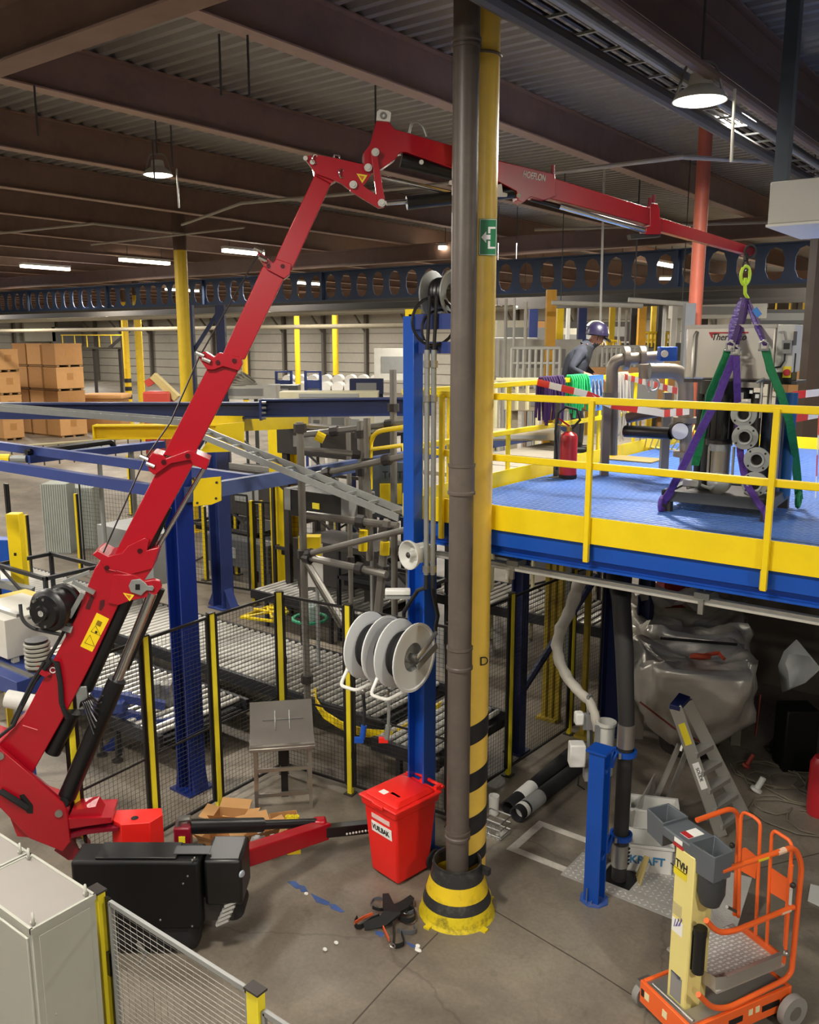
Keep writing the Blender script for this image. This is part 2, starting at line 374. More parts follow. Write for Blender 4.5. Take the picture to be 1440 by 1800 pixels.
tag(MB().cyl((-60, GY+3, 5.7), (-15, GY+3, 5.7), .08, n=10).build('overhead_pipe', mat('pipe cream', '#a09680', .45), loc=(-20, GY+3, 5.7)), 'lower long beige pipe crossing the hall above the carton stacks', 'pipe')
tag(MB().bx(-40, GY+1.2, 6.05, 8, GY+1.4, 6.42).build('support_beam', mat('beam brown dark', '#45413d', .5), loc=(-10, GY+1.2, 6.0)), 'dark grey beam running just below the castellated girder', 'beam')
# sprinkler and service pipes under the roof
PW = mat('service pipe', '#b3aca0', .4)
def svc(pts, r, lab, nm='service_pipe'):
    tag(MB().tube(pts, r, 8).build(nm, PW, loc=pts[0]), lab, 'pipe')
z = 7.75
svc([at_z(320, 395, z), at_z(425, 357, z), at_z(590, 343, z), at_z(985, 302, z)+V((0, 0, 0))], .03, 'thin bent service pipe under the roof behind the crane knuckle')
svc([at_z(0, 410, z), at_z(165, 393, z), at_z(330, 412, z)], .025, 'thin bent service pipe under the far left roof')
svc([at_z(960, 305, z), at_z(1200, 276, z), at_z(1440, 290, z)], .03, 'thin service pipe crossing behind the salmon column')
svc([at_z(940, 404, 7.6), at_z(1350, 391, 7.6)], .03, 'thin service pipe above the castellated girder right of the yellow column')
svc([at_z(160, 430, z), at_z(430, 400, z)], .025, 'thin service pipe above the left strip lamps')
for px, py, lb in ((385, 60, 'left one of a close pair'), (435, 62, 'right one of a close pair'), (660, 150, 'above the white eye plate of the jib'), (268, 245, 'directly left above the left high bay lamp'), (60, 150, 'near the left edge of the photo'), (300, 220, 'right above the left high bay lamp')):
    q = at_z(px, py, 8.1); tag(MB().cyl(q, q+V((0, 0, -.55)), .012, n=6).build('roof_hanger', DGREY, loc=q), 'short dark hanger rod under the roof, '+lb, 'hanger', 'hanger rods under the roof')
# cable tray along Y at right
ct = thing('cable_tray', 'galvanised ladder cable tray under the roof beside the bright lamp', 'cable tray', at_z(1180, 190, 7.7))
xa = at_z(1150, 165, 7.7).x
for dx in (0, .45): MB().bx(xa+dx-.012, -6.5, 7.66, xa+dx+.012, 40, 7.76).build('side_rail', GALV, ct, smooth=False)
m = MB()
for k in range(93): m.bx(xa, -6.4+k*.5, 7.67, xa+.45, -6.37+k*.5, 7.69)
m.build('rungs', GALV, ct, smooth=False)['kind'] = 'stuff'
for k in range(5):
    yy = 5+5*k
    MB().cyl((xa+.22, yy, 7.7), (xa+.22, yy, 8.6), .012, n=5).build('hanger', DGREY, ct)
for k, dx in enumerate((.08, .17, .27, .36)): MB().tube([(xa+dx, -6.5, 7.71), (xa+dx, 40, 7.71)], .022, 6).build('cable', BLACK, ct)
xb = at_z(1290, 250, 7.4).x
for k, (dx, r, col, lb) in enumerate(((0, .07, mat('duct dark', '#4a4846', .5), 'dark round duct'), (.35, .035, GALV, 'thin galvanised pipe'), (.6, .05, mat('pipe brown', '#6b564d', .5), 'brown painted pipe'))):
    tag(MB().cyl((xb+dx, -6.5, 7.45), (xb+dx, 45, 7.45), r, n=10).build('roof_pipe', col, loc=(xb+dx, 10, 7.45)), lb+' running along the right roof beside the cable tray', 'pipe')
tag(MB().ibeam((at_z(1150, 0, 7.9).x, -6.5, 7.85), (at_z(1150, 0, 7.9).x, 40, 7.85), .4, .2).build('crane_rail_beam', mat('beam brown', '#6a5349', .5), loc=(at_z(1150, 0, 7.9).x, 8, 7.85)), 'brown beam below the roof right of the bright lamp', 'beam')
# hanging box at right
p = at_d(1349, 395, 7.6); q = at_d(1352, 320, 7.6)
bx = thing('hanging_unit', 'pale grey box hanging from the roof at the right edge', 'unit', (p.x+.9, p.y+.6, p.z))
MB().bx(p.x, p.y, p.z, p.x+2.2, p.y+1.1, q.z).build('housing', LGREY, bx, bevel=.01)
MB().bx(p.x-.01, p.y-.01, p.z-.02, p.x+2.21, p.y+1.11, p.z).build('bottom_rim', WHITE, bx)
h = at_d(1370, 315, 8.0); tag(MB().box((h.x+.02, h.y, (8.1+q.z)/2), .11, .11, 8.1-q.z).build('hanger_post', mat('post blue grey', '#3c4754', .5), loc=(h.x, h.y, q.z)), 'dark blue grey post hanging above the pale grey box', 'post')
h = at_d(1300, 300, 11); 
# ================================================================ big yellow column, drain pipe and guard
cb = at_z(825, 1572, 0); pb = at_z(803, 1600, 0); CR = .15; PR = .104
col = thing('building_column', 'big round yellow building column with black and yellow hazard stripes near its foot', 'column', cb)
MB().cyl(cb, cb+Z3*8.64, CR, n=32).build('shaft', YELC, col)
MB().cyl(cb, cb+Z3*.015, CR+.06, n=24).build('base_ring', YELC, col)
zb_ = [at_d(838, y, cb.dot(FW)).z for y in (1280, 1362, 1438, 1497)]
hr = RT.copy()
for k, zz in enumerate(zb_):
    m = MB(); n = 32; hgt = .185 if k < 3 else .12; til = .075
    for hh in (0, 1):
        pass
    vs = []
    for i in range(n):
        a = 2*math.pi*i/n; d = RT*math.cos(a)-FW*math.sin(a); zc = zz+til*math.cos(a)
        for r, h in ((CR+.0005, -hgt/2), (CR+.004, -hgt/2), (CR+.004, hgt/2), (CR+.0005, hgt/2)): vs.append(cb.xy.to_3d()+d*r+Z3*(zc+h))
    m.add(vs, [(4*i+j, 4*i+j+1, 4*((i+1) % n)+j+1, 4*((i+1) % n)+j) for i in range(n) for j in range(3)])
    m.build('hazard_stripe', mat('hazard black', '#1d1d20', .5, dirt='#55504a', dirt_amt=.3), col)
# escape sign plate fixed to the column
sc_ = at_d(858, 417, cb.dot(FW)-CR-.012)
sg = thing('escape_sign', 'green escape route sign with a white left arrow on the yellow column', 'sign', sc_)
MB().box(sc_, .142, .004, .285, (RT, FW, Z3)).build('sign_plate', SIGNG, sg, bevel=.001)
fr = sc_-FW*.004
def q2(pts, w=.0015, o=fr): return [o+RT*a+Z3*b for a, b in pts]
m = MB().prism(q2([(-.055, 0), (-.015, .045), (-.015, .018), (.02, .018), (.02, -.018), (-.015, -.018), (-.015, -.045)]), FW*.003)
m.prism(q2([(.0, .03), (.0, .08), (.06, .08), (.06, .065), (.018, .065), (.018, .03)]), FW*.003)
m.prism(q2([(.0, -.03), (.0, -.09), (.06, -.09), (.06, -.075), (.018, -.075), (.018, -.03)]), FW*.003)
m.build('arrow_print', WINK, sg, smooth=False)
for a, b in (((-.068, .138), (.068, .135)), ((-.068, -.135), (.068, -.138)), ((-.068, .138), (-.065, -.138)), ((.065, .138), (.068, -.138))):
    MB().bx(0, 0, 0, 0, 0, 0) if 0 else MB().prism([fr+RT*a[0]+Z3*a[1], fr+RT*b[0]+Z3*a[1], fr+RT*b[0]+Z3*b[1], fr+RT*a[0]+Z3*b[1]], FW*.003).build('border_print', WINK, sg, smooth=False)
lp = at_d(843, 1170, cb.dot(FW)-CR-.006)
text('letter_print', 'D', .115, lp, RT*.9+FW*.25, Z3, INK, col)
# drain pipe
pp = thing('drain_pipe', 'brown grey round drain pipe with sleeved joints in front of the yellow column', 'pipe', pb)
MB().cyl(pb, pb+Z3*8.6, PR, n=28).build('pipe_run', PIPE, pp)
dpp = pb.dot(FW)-PR
for ya, yb in ((818, 872), (1143, 1182), (1468, 1482), (60, 78)):
    z1 = at_d(810, ya, dpp).z; z0 = at_d(810, yb, dpp).z
    MB().lathe(V((pb.x, pb.y, z0)), Z3, [(PR, 0), (PR+.014, .0), (PR+.014, .022), (PR+.007, .03), (PR+.007, z1-z0-.03), (PR+.013, z1-z0-.022), (PR+.013, z1-z0), (PR, z1-z0)], 28).build('sleeve', PIPE, pp)
z0 = at_d(850, 75, dpp).z
MB().torus((cb+pb)/2*V((1, 1, 0)).x if 0 else V((cb.x, cb.y, z0)), Z3, CR+.008, .012, 24).build('clamp_band', mat('clamp brown', '#6f5a3f', .5), pp)
# flared guard around the foot
gdr = thing('column_guard', 'flared rubber guard with yellow and black bands around the foot of the drain pipe', 'guard', pb)
GY2 = mat('guard yellow dirty', '#E0C81e', .55, dirt='#2b2a24', dirt_amt=.85, dscale=9); GYC = mat('guard yellow', '#E6C520', .5, dirt='#4c4630', dirt_amt=.4, dscale=7)
GBK = mat('guard black', '#2a2a2b', .55, dirt='#6f6a62', dirt_amt=.5, dscale=9)
rp = [(.355, 0), (.338, .035), (.318, .14), (.288, .235), (.248, .375), (.222, .5), (.225, .525)]
def seg(r0, r1): return [(r0[0], r0[1]), (r1[0], r1[1]), (r1[0]-.014, r1[1]), (r0[0]-.014, r0[1])]
for nm, a, b, mm in (('dirty_band', rp[0], rp[1], GY2), ('dirty_band', rp[1], rp[2], GY2), ('black_band', rp[2], rp[3], GBK), ('yellow_band', rp[3], rp[4], GYC), ('black_band', rp[4], rp[5], GBK), ('top_rim', rp[5], rp[6], GBK)):
    MB().lathe(pb, Z3, seg(a, b)+[seg(a, b)[0]], 36).build(nm, mm, gdr)
MB().box(pb+RT*.25-FW*.06+Z3*.45, .1, .05, .06).build('lap_joint', GBK, gdr)
for a in (-.5, .9, 2.4):
    MB().box(pb+(RT*math.cos(a)-FW*math.sin(a))*.37+Z3*.008, .06, .06, .016).build('foot_tab', GY2, gdr)
# ================================================================ platform
DK = 3.63; EX = -5.0; FY = 6.55; BY = 14.0; RX = 3.4
def deck_mat():
    m = mat('blue deck plate', '#5880CB', .4, .1, dirt='#7f93c4', dirt_amt=.45, dscale=1.3)
    nt = m.node_tree; N = nt.nodes; L = nt.links; b = N['Principled BSDF']
    tc = N.new('ShaderNodeTexCoord'); sx = N.new('ShaderNodeSeparateXYZ'); L.new(tc.outputs['Object'], sx.inputs[0])
    def saw(o, f, ph):
        a = N.new('ShaderNodeMath'); a.operation = 'MULTIPLY_ADD'; a.inputs[1].default_value = f; a.inputs[2].default_value = ph; L.new(o, a.inputs[0])
        s = N.new('ShaderNodeMath'); s.operation = 'SINE'; L.new(a.outputs[0], s.inputs[0]); return s.outputs[0]
    p = N.new('ShaderNodeMath'); p.operation = 'MULTIPLY'; L.new(saw(sx.outputs[0], 85, 0), p.inputs[0]); L.new(saw(sx.outputs[1], 150, 0), p.inputs[1])
    bp = N.new('ShaderNodeBump'); bp.inputs['Strength'].default_value = .6; bp.inputs['Distance'].default_value = .006
    L.new(p.outputs[0], bp.inputs['Height']); L.new(bp.outputs[0], b.inputs['Normal']); return m
pf = thing('steel_platform', 'raised steel platform with a blue ribbed deck and blue edge beams', 'platform', (EX, FY, DK))
DKM = deck_mat()
for i in range(6):
    for j in range(5):
        x0 = EX+i*1.4; y0 = FY+j*1.49
        MB().bx(x0+.003, y0+.003, DK-.012, x0+1.397, y0+1.487, DK).build('deck_plate', DKM, pf, smooth=False)
m = MB()
for j in range(100):
    yy = FY+.04+j*.0743
    m.bx(EX+.02, yy, DK, RX-.02, yy+.012, DK+.004)
m.build('deck_ribs', DKM, pf, smooth=False)['kind'] = 'stuff'
MB().ibeam((EX, FY+.07, 3.47), (RX, FY+.07, 3.47), .27, .13, .012, .02).build('front_beam', BLUE, pf, smooth=False)
MB().bx(EX, FY-.005, 3.42, RX, FY+.06, 3.6).build('edge_channel', BLUE, pf, smooth=False)
MB().ibeam((EX+.07, FY, 3.47), (EX+.07, BY, 3.47), .27, .13, .012, .02).build('side_beam', BLUE, pf, smooth=False)
for k in range(1, 6): MB().ibeam((EX, FY+k*1.45, 3.5), (RX, FY+k*1.45, 3.5), .2, .1).build('cross_beam', NAVY, pf, smooth=False)
rl = thing('platform_railing', 'yellow railing with toe board along the front edge of the blue platform', 'railing', (EX, FY, DK))
RT_, RM = 4.735, 4.21
for z in (RT_, RM): MB().bx(EX+.05, FY-.06, z-.028, RX, FY-.015, z+.028).build('top_rail' if z > 4.5 else 'mid_rail', YEL, rl, bevel=.006)
MB().bx(EX-.02, FY-.045, 3.57, RX, FY-.03, 3.79).build('toe_board', YEL, rl, smooth=False)
for px, py in ((777, 930), (1031, 985), (1343, 1030)):
    x = at_y(px, py, FY-.06).x
    MB().bx(x-.022, FY-.09, 3.42, x+.022, FY-.05, RT_).build('post', YEL, rl, bevel=.004)
    MB().bx(x-.035, FY-.05, 3.42, x-.02, FY-.006, 3.56).build('post_bracket', YEL, rl)
xl = at_y(742, 900, FY).x
MB().bx(xl-.02, FY-.05, 3.57, xl+.02, FY-.01, RT_).build('corner_post', YEL, rl)
for z in (RT_, RM): MB().bx(xl-.02, FY-.05, z-.028, EX+.06, FY-.015, z+.028).build('end_rail', YEL, rl)
rs = thing('platform_railing', 'yellow side railing hung with slings behind the red fire extinguisher', 'railing', (EX, FY+.1, DK))
XS = EX-.04
for z in (RT_, RM): MB().bx(XS-.025, FY, z-.028, XS+.025, BY-1.0, z+.028).build('top_rail' if z > 4.5 else 'mid_rail', YEL, rs, bevel=.006)
MB().bx(XS-.008, FY, 3.57, XS+.008, BY, 3.79).build('toe_board', YEL, rs, smooth=False)
for k in range(6):
    yy = FY+.8+k*1.16
    MB().bx(XS-.045, yy-.03, 3.5, XS-.02, yy+.03, RT_).build('post', YEL, rs, smooth=False)
rb = thing('platform_railing', 'yellow railing along the far edge of the blue platform behind the pump unit', 'railing', (-1, BY, DK))
for z in (RT_, RM): MB().bx(-2.9, BY-.025, z-.028, RX, BY+.025, z+.028).build('top_rail' if z > 4.5 else 'mid_rail', YEL, rb)
MB().bx(-4.9, BY-.008, 3.6, RX, BY+.008, 3.8).build('toe_board', YEL, rb, smooth=False)
for x in (-2.85, -1.5, 0, 1.5, 3): MB().bx(x-.03, BY-.02, 3.5, x+.03, BY+.02, RT_).build('post', YEL, rb)
# corner post and gantry
bpz = at_d(741, 1500, 8.3); bp = thing('steel_post', 'blue steel corner post under the platform carrying the two hose reels', 'post', (bpz.x, bpz.y, 0))
MB().ibeam((bpz.x, bpz.y, 0), (bpz.x, bpz.y, 3.34), .2, .2, .012, .018, up=(1, 0, 0)).build('shaft', BLUE, bp, smooth=False)
MB().box((bpz.x, bpz.y, .01), .34, .34, .02).build('base_plate', BLUE, bp)
g = thing('gantry_frame', 'blue upright and crossbar above the platform corner carrying an old hose reel', 'frame', at_d(728, 940, 7.95))
gp = at_d(726, 945, 7.95); zt = at_d(726, 556, 7.95).z
MB().bar((gp.x, gp.y, 3.35), (gp.x, gp.y, zt), .14, .12, up=(1, 0, 0)).build('upright', BLUE, g, bevel=.004)
MB().box((gp.x, gp.y, 3.36), .17, .16, .02).build('foot_plate', BLUE, g)
MB().box((gp.x, gp.y, zt+.03), .1, .1, .06).build('end_cap', YEL, g)
zc = at_d(760, 566, 7.95).z
MB().box((gp.x+.27, gp.y, zc), .56, .1, .13).build('crossbar', NAVY, g)
MB().box((gp.x+.27, gp.y+.02, zc-.22), .56, .04, .1).build('lower_bar', NAVY, g)
def reel(c, R, m1, hose, label, group, arm=True, tri=True):
    """hose reel turning about X, c = middle of the near disc"""
    c = V(c); t = thing('hose_reel', label, 'hose reel', c, group)
    dp = [(R*.4, -.02), (R*.42, .012), (R*.9, .022), (R*.93, .034), (R, .034), (R, .02), (R*.93, .016), (R*.42, 0), (R*.4, -.02)]
    MB().lathe(c, XA, dp, 36).build('disc', m1, t)
    MB().lathe(c-XA*.165, -XA, dp, 36).build('disc', m1, t)
    MB().lathe(c-XA*.15, XA, [(R*.66, 0), (R*.7, .03), (R*.66, .045), (R*.7, .06), (R*.66, .08), (R*.7, .1), (R*.66, .13)], 28).build('wound_hose', hose, t)
    cup = [(R*.41, .01), (R*.36, -.05), (R*.2, -.06), (R*.16, -.03), (0, -.03)]
    MB().lathe(c, XA, cup, 28).build('hub_cup', GREY, t); MB().lathe(c-XA*.165, -XA, cup, 28).build('hub_cup', GREY, t)
    MB().cyl(c-XA*.3, c+XA*.06, .035, n=12).build('hub', STEEL, t)
    if arm:
        MB().tube(rounded([c+XA*.05, c+V((.07, .08, .06)), c+V((.06, .3, .17))], .06), .022, 8).build('swivel_arm', STEEL, t)
        m = MB(); 
        MB().box(c+V((.055, .16, -.03)), .012, .34, .06, (XA, V((0, .92, .38)), V((0, -.38, .92)))).build('arm_bracket', GREY, t)
    if tri:
        k = rounded([c+V((-.2, -.1, .05)), c+V((-.2, -.38, -.3)), c+V((.0, -.38, -.3)), c+V((.0, .12, -.3)), c+V((-.2, .1, .05))], .05)
        MB().tube(k, .017, 8).build('guide_frame', WHITE, t)
        MB().box(c+V((-.1, .22, -.05)), .18, .05, .4).build('mount_plate', WHITE, t)
    return t
rc = at_d(725, 1155, 7.85)
RLM = mat('reel pale grey', '#DADCDC', .4, var=.03)
reel(rc, .33, RLM, RUB, 'pale grey hose reel nearest the drain pipe, the front one of two', 'hose reels on the blue post')
reel(rc+V((-.37, .0, 0)), .33, RLM, RUB, 'pale grey hose reel further from the drain pipe, the back one of two', 'hose reels on the blue post')
MB().bx(rc.x-.6, bpz.y-.14, rc.z-.12, rc.x-.02, bpz.y-.1, rc.z+.12).build('reel_bracket', BLUE, bp)
rt2 = at_d(770, 520, 7.9)
reel(rt2+V((.1, .05, .02)), .2, GALV, BLACK, 'old galvanised hose reel on the gantry above the platform corner', None, arm=False, tri=False)
MB().torus(at_d(763, 565, 7.75), XA*.8-YA*.5, .2, .014, 24, 6).build('x', BLACK, g).name = 'hanging_hose_loop'
MB().torus(at_d(775, 580, 7.8), XA*.8-YA*.6, .17, .012, 24, 6).build('hanging_hose_coil', BLACK, g)
for px, lb in ((751, 'left one of the two slim grey conduits down the platform corner'), (763, 'right one of the two slim grey conduits down the platform corner')):
    a = at_d(px, 615, 7.7); b = at_d(px-2, 1010, 7.7)
    t = thing('conduit', lb, 'conduit', b, 'conduits to the hose reels')
    MB().cyl((a.x, a.y, b.z), (a.x, a.y, a.z), .024, n=10).build('tube', GALV, t)
    for yy in (640, 700, 1000): zz = at_d(px, yy, 7.7).z; MB().cyl((a.x, a.y, zz-.03), (a.x, a.y, zz+.03), .034, n=10).build('coupling', STEEL, t)
    e = rc+V((.05, .3, .17)) if px > 755 else rc+V((-.33, .3, .25))
    a0 = V((a.x, a.y, b.z)); MB().tube([a0, a0-Z3*.12, a0.lerp(e, .35)+RT*.0, a0.lerp(e, .7)+RT*(.03 if px > 755 else -.02), e+Z3*.05, e], .019, 8).build('hose', RUB, t)
    MB().tube([V((a.x, a.y, a.z)), V((a.x, a.y, a.z+.2))+RT*.01, V((a.x, a.y, a.z+.45))+RT*.02], .016, 8).build('upper_hose', RUB, t)
# horn loudspeaker and small light
hs = at_d(722, 975, 7.72); h = thing('horn_loudspeaker', 'grey square horn loudspeaker on the blue platform corner', 'loudspeaker', hs)
ax = (-RT*.75-FW*.65).normalized()
MB().lathe(hs, -ax, [(.0, -.02), (.03, -.03), (.035, .05), (.05, .06), (.105, 0), (.125, -.03), (.135, -.03), (.135, -.01), (.06, .12), (.0, .12)], 4*5).build('horn', LGREY, h)
MB().box(hs-ax*.13, .17, .15, .15, axes(ax)).build('driver_box', LGREY, h, bevel=.01)
MB().ball(hs+ax*.02, .03, 10, 6).build('horn_plug', BROWNST, h)
MB().tube([hs-ax*.2, hs-ax*.25-Z3*.15, hs-ax*.3-Z3*.02], .006, 6).build('cable', WHITE, h)
la = at_d(677, 1040, 8.1); lb = at_d(722, 1040, 8.1)
t = thing('wall_light', 'short white tube light on the left of the blue corner post', 'light', (la+lb)/2)
MB().bar(la, lb, .09, .055).build('diffuser', WHITE, t, bevel=.012); MB().bar(la-Z3*.05, lb-Z3*.05, .07, .03).build('tray', GREY, t)
# ================================================================ red spider crane
TIP = at_d(1318, 440, 8.5); B0 = at_d(60, 1450, 7.5)
e1 = (TIP-B0)*V((1, 1, 0)); e1.normalize(); cn = V((e1.y, -e1.x, 0))
if cn.dot(FW) > 0: cn = -cn                      # towards the camera side
def bp_(px, py, off=0): return at_p(px, py, B0+cn*off, cn)
cz = at_z(40, 1500, 0)
cr = thing('spider_crane', 'big red spider crane with a telescopic boom and folding jib reaching over the platform', 'crane', V((B0.x, B0.y, 0)))
def plate(m, pts, off, t): return m.prism([bp_(x, y, off) for x, y in pts], -cn*t)
def pin(m, x, y, off, r, l=.05): c = bp_(x, y, off); m.cyl(c, c+cn*l, r, n=14)
# boom sections, base first
plate(MB(), [(-40, 1290), (0, 1305), (42, 1260), (98, 1152), (133, 1085), (166, 1000), (176, 985), (200, 975), (268, 1000), (250, 1025), (208, 1064), (160, 1168), (117, 1252), (56, 1361), (30, 1400), (-40, 1380)], 0, .3).build('base_boom', RED, cr, bevel=.008)
plate(MB(), [(196, 985), (272, 835), (292, 812), (345, 806), (262, 960), (255, 975)], -.03, .24).build('boom_section', RED, cr, bevel=.006)
plate(MB(), [(287, 800), (366, 645), (376, 630), (421, 640), (422, 645), (338, 806)], -.045, .21).build('boom_section', RED, cr, bevel=.006)
plate(MB(), [(388, 630), (462, 468), (505, 478), (430, 632)], -.06, .18).build('boom_section', RED, cr, bevel=.006)
plate(MB(), [(478, 468), (553, 308), (582, 322), (513, 475)], -.08, .14).build('boom_section', RED, cr, bevel=.006)
# collars with lugs and pins
def collar(name, pts, off, t, pins, r=.022):
    c = plate(MB(), pts, off, t).build(name, RED, cr, bevel=.005)
    m = MB()
    for x, y in pins: pin(m, x, y, off, r, .012)
    return m.build('pin', mat('pin dark', '#4a1018', .4, .4), c)
collar('boom_collar', [(176, 985), (162, 975), (172, 968), (190, 978), (215, 972), (225, 960), (255, 945), (262, 950), (258, 968), (280, 962), (268, 1000), (230, 1010), (205, 1002), (185, 1004)], .02, .34, [(188, 998), (246, 968)])
collar('boom_collar', [(258, 812), (268, 795), (285, 800), (292, 806), (330, 792), (335, 793), (368, 808), (363, 826), (340, 818), (335, 808), (300, 815), (272, 835), (262, 828)], .015, .3, [(288, 812), (330, 801)])
collar('boom_collar', [(347, 622), (360, 618), (376, 628), (384, 620), (424, 628), (426, 640), (420, 652), (392, 644), (376, 650), (364, 650), (354, 636)], 0, .27, [(383, 637), (412, 634)], .02)
collar('boom_collar', [(455, 452), (452, 440), (462, 446), (480, 462), (486, 455), (512, 464), (510, 482), (500, 490), (470, 474)], -.02, .24, [(472, 468), (497, 468)], .018)
for x, y in ((255, 806), (266, 818), (353, 624), (364, 634), (456, 440), (464, 456)): c = bp_(x, y, .02); MB().cyl(c-RT*.04+Z3*.02, c+RT*.03-Z3*.01, .02, n=8).build('guide_roller', CHROME, cr)
m = MB()                                            # seams on the collars
for a, b in (((205, 1003), (236, 1012)), ((186, 1000), (204, 1004)), ((40, 1275), (66, 1283))): m.tube([bp_(*a, .025), bp_(*b, .025)], .004, 4)
m.build('weld_seams', mat('weld light red', '#D8505c', .3), cr)
# lug for the lifting cylinder, plate and hook at the base boom
plate(MB(), [(200, 1010), (235, 1010), (255, 1022), (269, 1019), (281, 1022), (284, 1033), (273, 1047), (229, 1056), (208, 1064), (190, 1060)], .03, .06).build('cylinder_lug', RED, cr, bevel=.004)
hk = plate(MB(), [(226, 1030), (231, 1020), (246, 1018), (256, 1026), (259, 1030), (268, 1030), (271, 1034), (268, 1039), (258, 1038), (254, 1041), (248, 1047), (230, 1041)], .055, .02).build('lock_plate', GALV, cr, bevel=.003)
plate(MB(), [(238, 1027), (246, 1027), (246, 1037), (238, 1037)], .058, .004).build('square_hole', BLACK, hk)
plate(MB(), [(216, 1042), (236, 1046), (228, 1057)], .034, .003).build('warning_triangle', FYEL, cr)
plate(MB(), [(221, 1045), (231, 1047), (227, 1053)], .037, .002).build('warning_symbol', mat('warn orange', '#c96a1a'), cr)
wl_ = plate(MB(), [(170, 1077), (192, 1088), (162, 1146), (141, 1136)], .004, .003).build('warning_label', mat('label yellow', '#F5D21A', .45), cr)
for a, b, c in (((149, 1130), (158, 1116), (166, 1136)), ((160, 1110), (168, 1100), (177, 1118))):
    t = [bp_(*a, .006), bp_(*b, .006), bp_(*c, .006)]
    MB().tube([t[0], t[1], t[2]], .003, 4, closed=True).build('warning_symbol', INK, wl_)
MB().ball(bp_(169, 1111, .006), .012, 8, 5).build('warning_symbol', INK, wl_)
plate(MB(), [(172, 1090), (180, 1094), (176, 1102), (168, 1098)], .0065, .002).build('warning_symbol', mat('label print brown', '#8a6a12'), wl_)
for pts in ([(152, 1062), (160, 1046), (166, 1050), (158, 1072), (150, 1070)], [(176, 1056), (184, 1054), (184, 1064), (178, 1074), (174, 1072)]):
    plate(MB(), pts, .004, .003).build('slot', mat('slot dark red', '#4a0710', .6), cr)
q = plate(MB(), [(87, 1168), (96, 1172), (90, 1192), (80, 1186)], .006, .003).build('round_label', RED2, cr)
MB().torus(bp_(93, 1178, .008), cn, .025, .005, 14, 5).build('round_print', WINK, q)
# hydraulic pieces under the boom
def rod(a, b, ra, mt, nm, off=-.12, n=14): return MB().cyl(bp_(*a, off), bp_(*b, off), ra, n=n).build(nm, mt, cr)
rod((118, 1400), (206, 1195), .082, BLACK, 'lift_cylinder_barrel', .0)
rod((206, 1195), (268, 1042), .045, CHROME, 'lift_cylinder_rod', .0)
rod((112, 1412), (122, 1390), .06, BLACK, 'lift_cylinder_eye', .0)
rod((92, 1322), (128, 1250), .075, BLACK, 'extension_cylinder', -.1)
rod((150, 1210), (262, 962), .07, BLACK, 'extension_cylinder', -.1)
rod((262, 962), (294, 890), .045, BLACK, 'extension_cylinder', -.1)
rod((276, 965), (362, 818), .02, CHROME, 'extension_rod', -.08)
rod((222, 1175), (285, 1035), .03, BLACK, 'guide_tube', -.2)
pv = MB(); pv.box(bp_(145, 1225, -.05), .1, .06, .22, (e1, cn, Z3)); pv.build('valve_block', GALV, cr, bevel=.006)
m = MB()
for k in range(7):
    a = bp_(140+k*3, 1245-k*4, -.03+.02*k); m.tube(rounded([a, a+V((.05, 0, .1-.02*k)), a+V((.12, 0, -.05)), a+V((.2, .0, .04*k-.2))], .08), .009, 6)
m.build('valve_hoses', BLACK, cr)
m = MB()
for k in range(3): m.tube(rounded([bp_(232+k*9, 1010+6*k, -.25), bp_(262+3*k, 905+12*k, -.22), bp_(285, 900-9*k, -.2), bp_(280+5*k, 930, -.18)], .15), .01, 6)
m.build('boom_hoses', RUB, cr)
# winch beside the base boom
wc = bp_(98, 1068, -.02); wn = (cn*.9-e1*.45).normalized()
wi = MB(); wi.lathe(wc-wn*.14, wn, [(0, 0), (.19, 0), (.19, .04), (.165, .05), (.165, .19), (.195, .2), (.195, .24), (.18, .26), (.15, .275), (.14, .31), (.07, .315), (.06, .335), (.0, .335)], 32)
W = wi.build('winch_drum', BLACK, cr)
MB().lathe(wc+wn*.175, wn, [(0, .02), (.028, .02), (.03, 0), (.03, -.01)], 14).build('winch_cap', LGREY, W)
m = MB()
for a in range(9):
    A = a*.7; c = wc+wn*.155+(RT*math.cos(A)+Z3*math.sin(A))*.125; m.cyl(c, c+wn*.03, .013, n=6)
m.build('winch_bolts', STEEL, W)['kind'] = 'stuff'
m = MB().tube(rounded([wc+wn*.1-RT*.24+Z3*.06, wc+wn*.14-RT*.21-Z3*.07, wc+wn*.14-RT*.13-Z3*.15, wc+wn*.1+RT*.1-Z3*.22], .06), .016, 8)
m.build('winch_hoses', mat('hose dark', '#2a2a2c', .5), W)
m = MB(); m.box(bp_(108, 1100, .0), .2, .1, .05, axes(e1+Z3*-.35)); m.build('winch_bracket', GREY, cr)
m = MB(); m.bar(bp_(112, 1023, .04), bp_(158, 1005, .04), .03, .03); m.bar(bp_(128, 1022, .03), bp_(166, 1042, .03), .035, .035); m.bar(bp_(122, 1085, .04), bp_(146, 1042, .04), .03, .04)
m.build('rope_guard', GALV, cr)
sp = at_p(66, 1150, B0-cn*.05, cn)
m = MB(); m.cyl(sp-Z3*.14, sp+Z3*.14, .1, n=18); W2 = m.build('spool', BLACK, cr); m = MB()
for k in range(6): m.torus(sp+Z3*(-.1+.04*k), Z3, .1, .016, 18, 6)
m.build('spool_turns', mat('hose grey', '#8d8a80', .5), W2)
m = MB().tube([bp_(62, 1195, .02), bp_(90, 1160, .03), bp_(100, 1165, .05), bp_(106, 1200, .05), bp_(108, 1235, .05), bp_(118, 1262, .02)], .022, 8); m.build('thick_hose', RUB, cr)
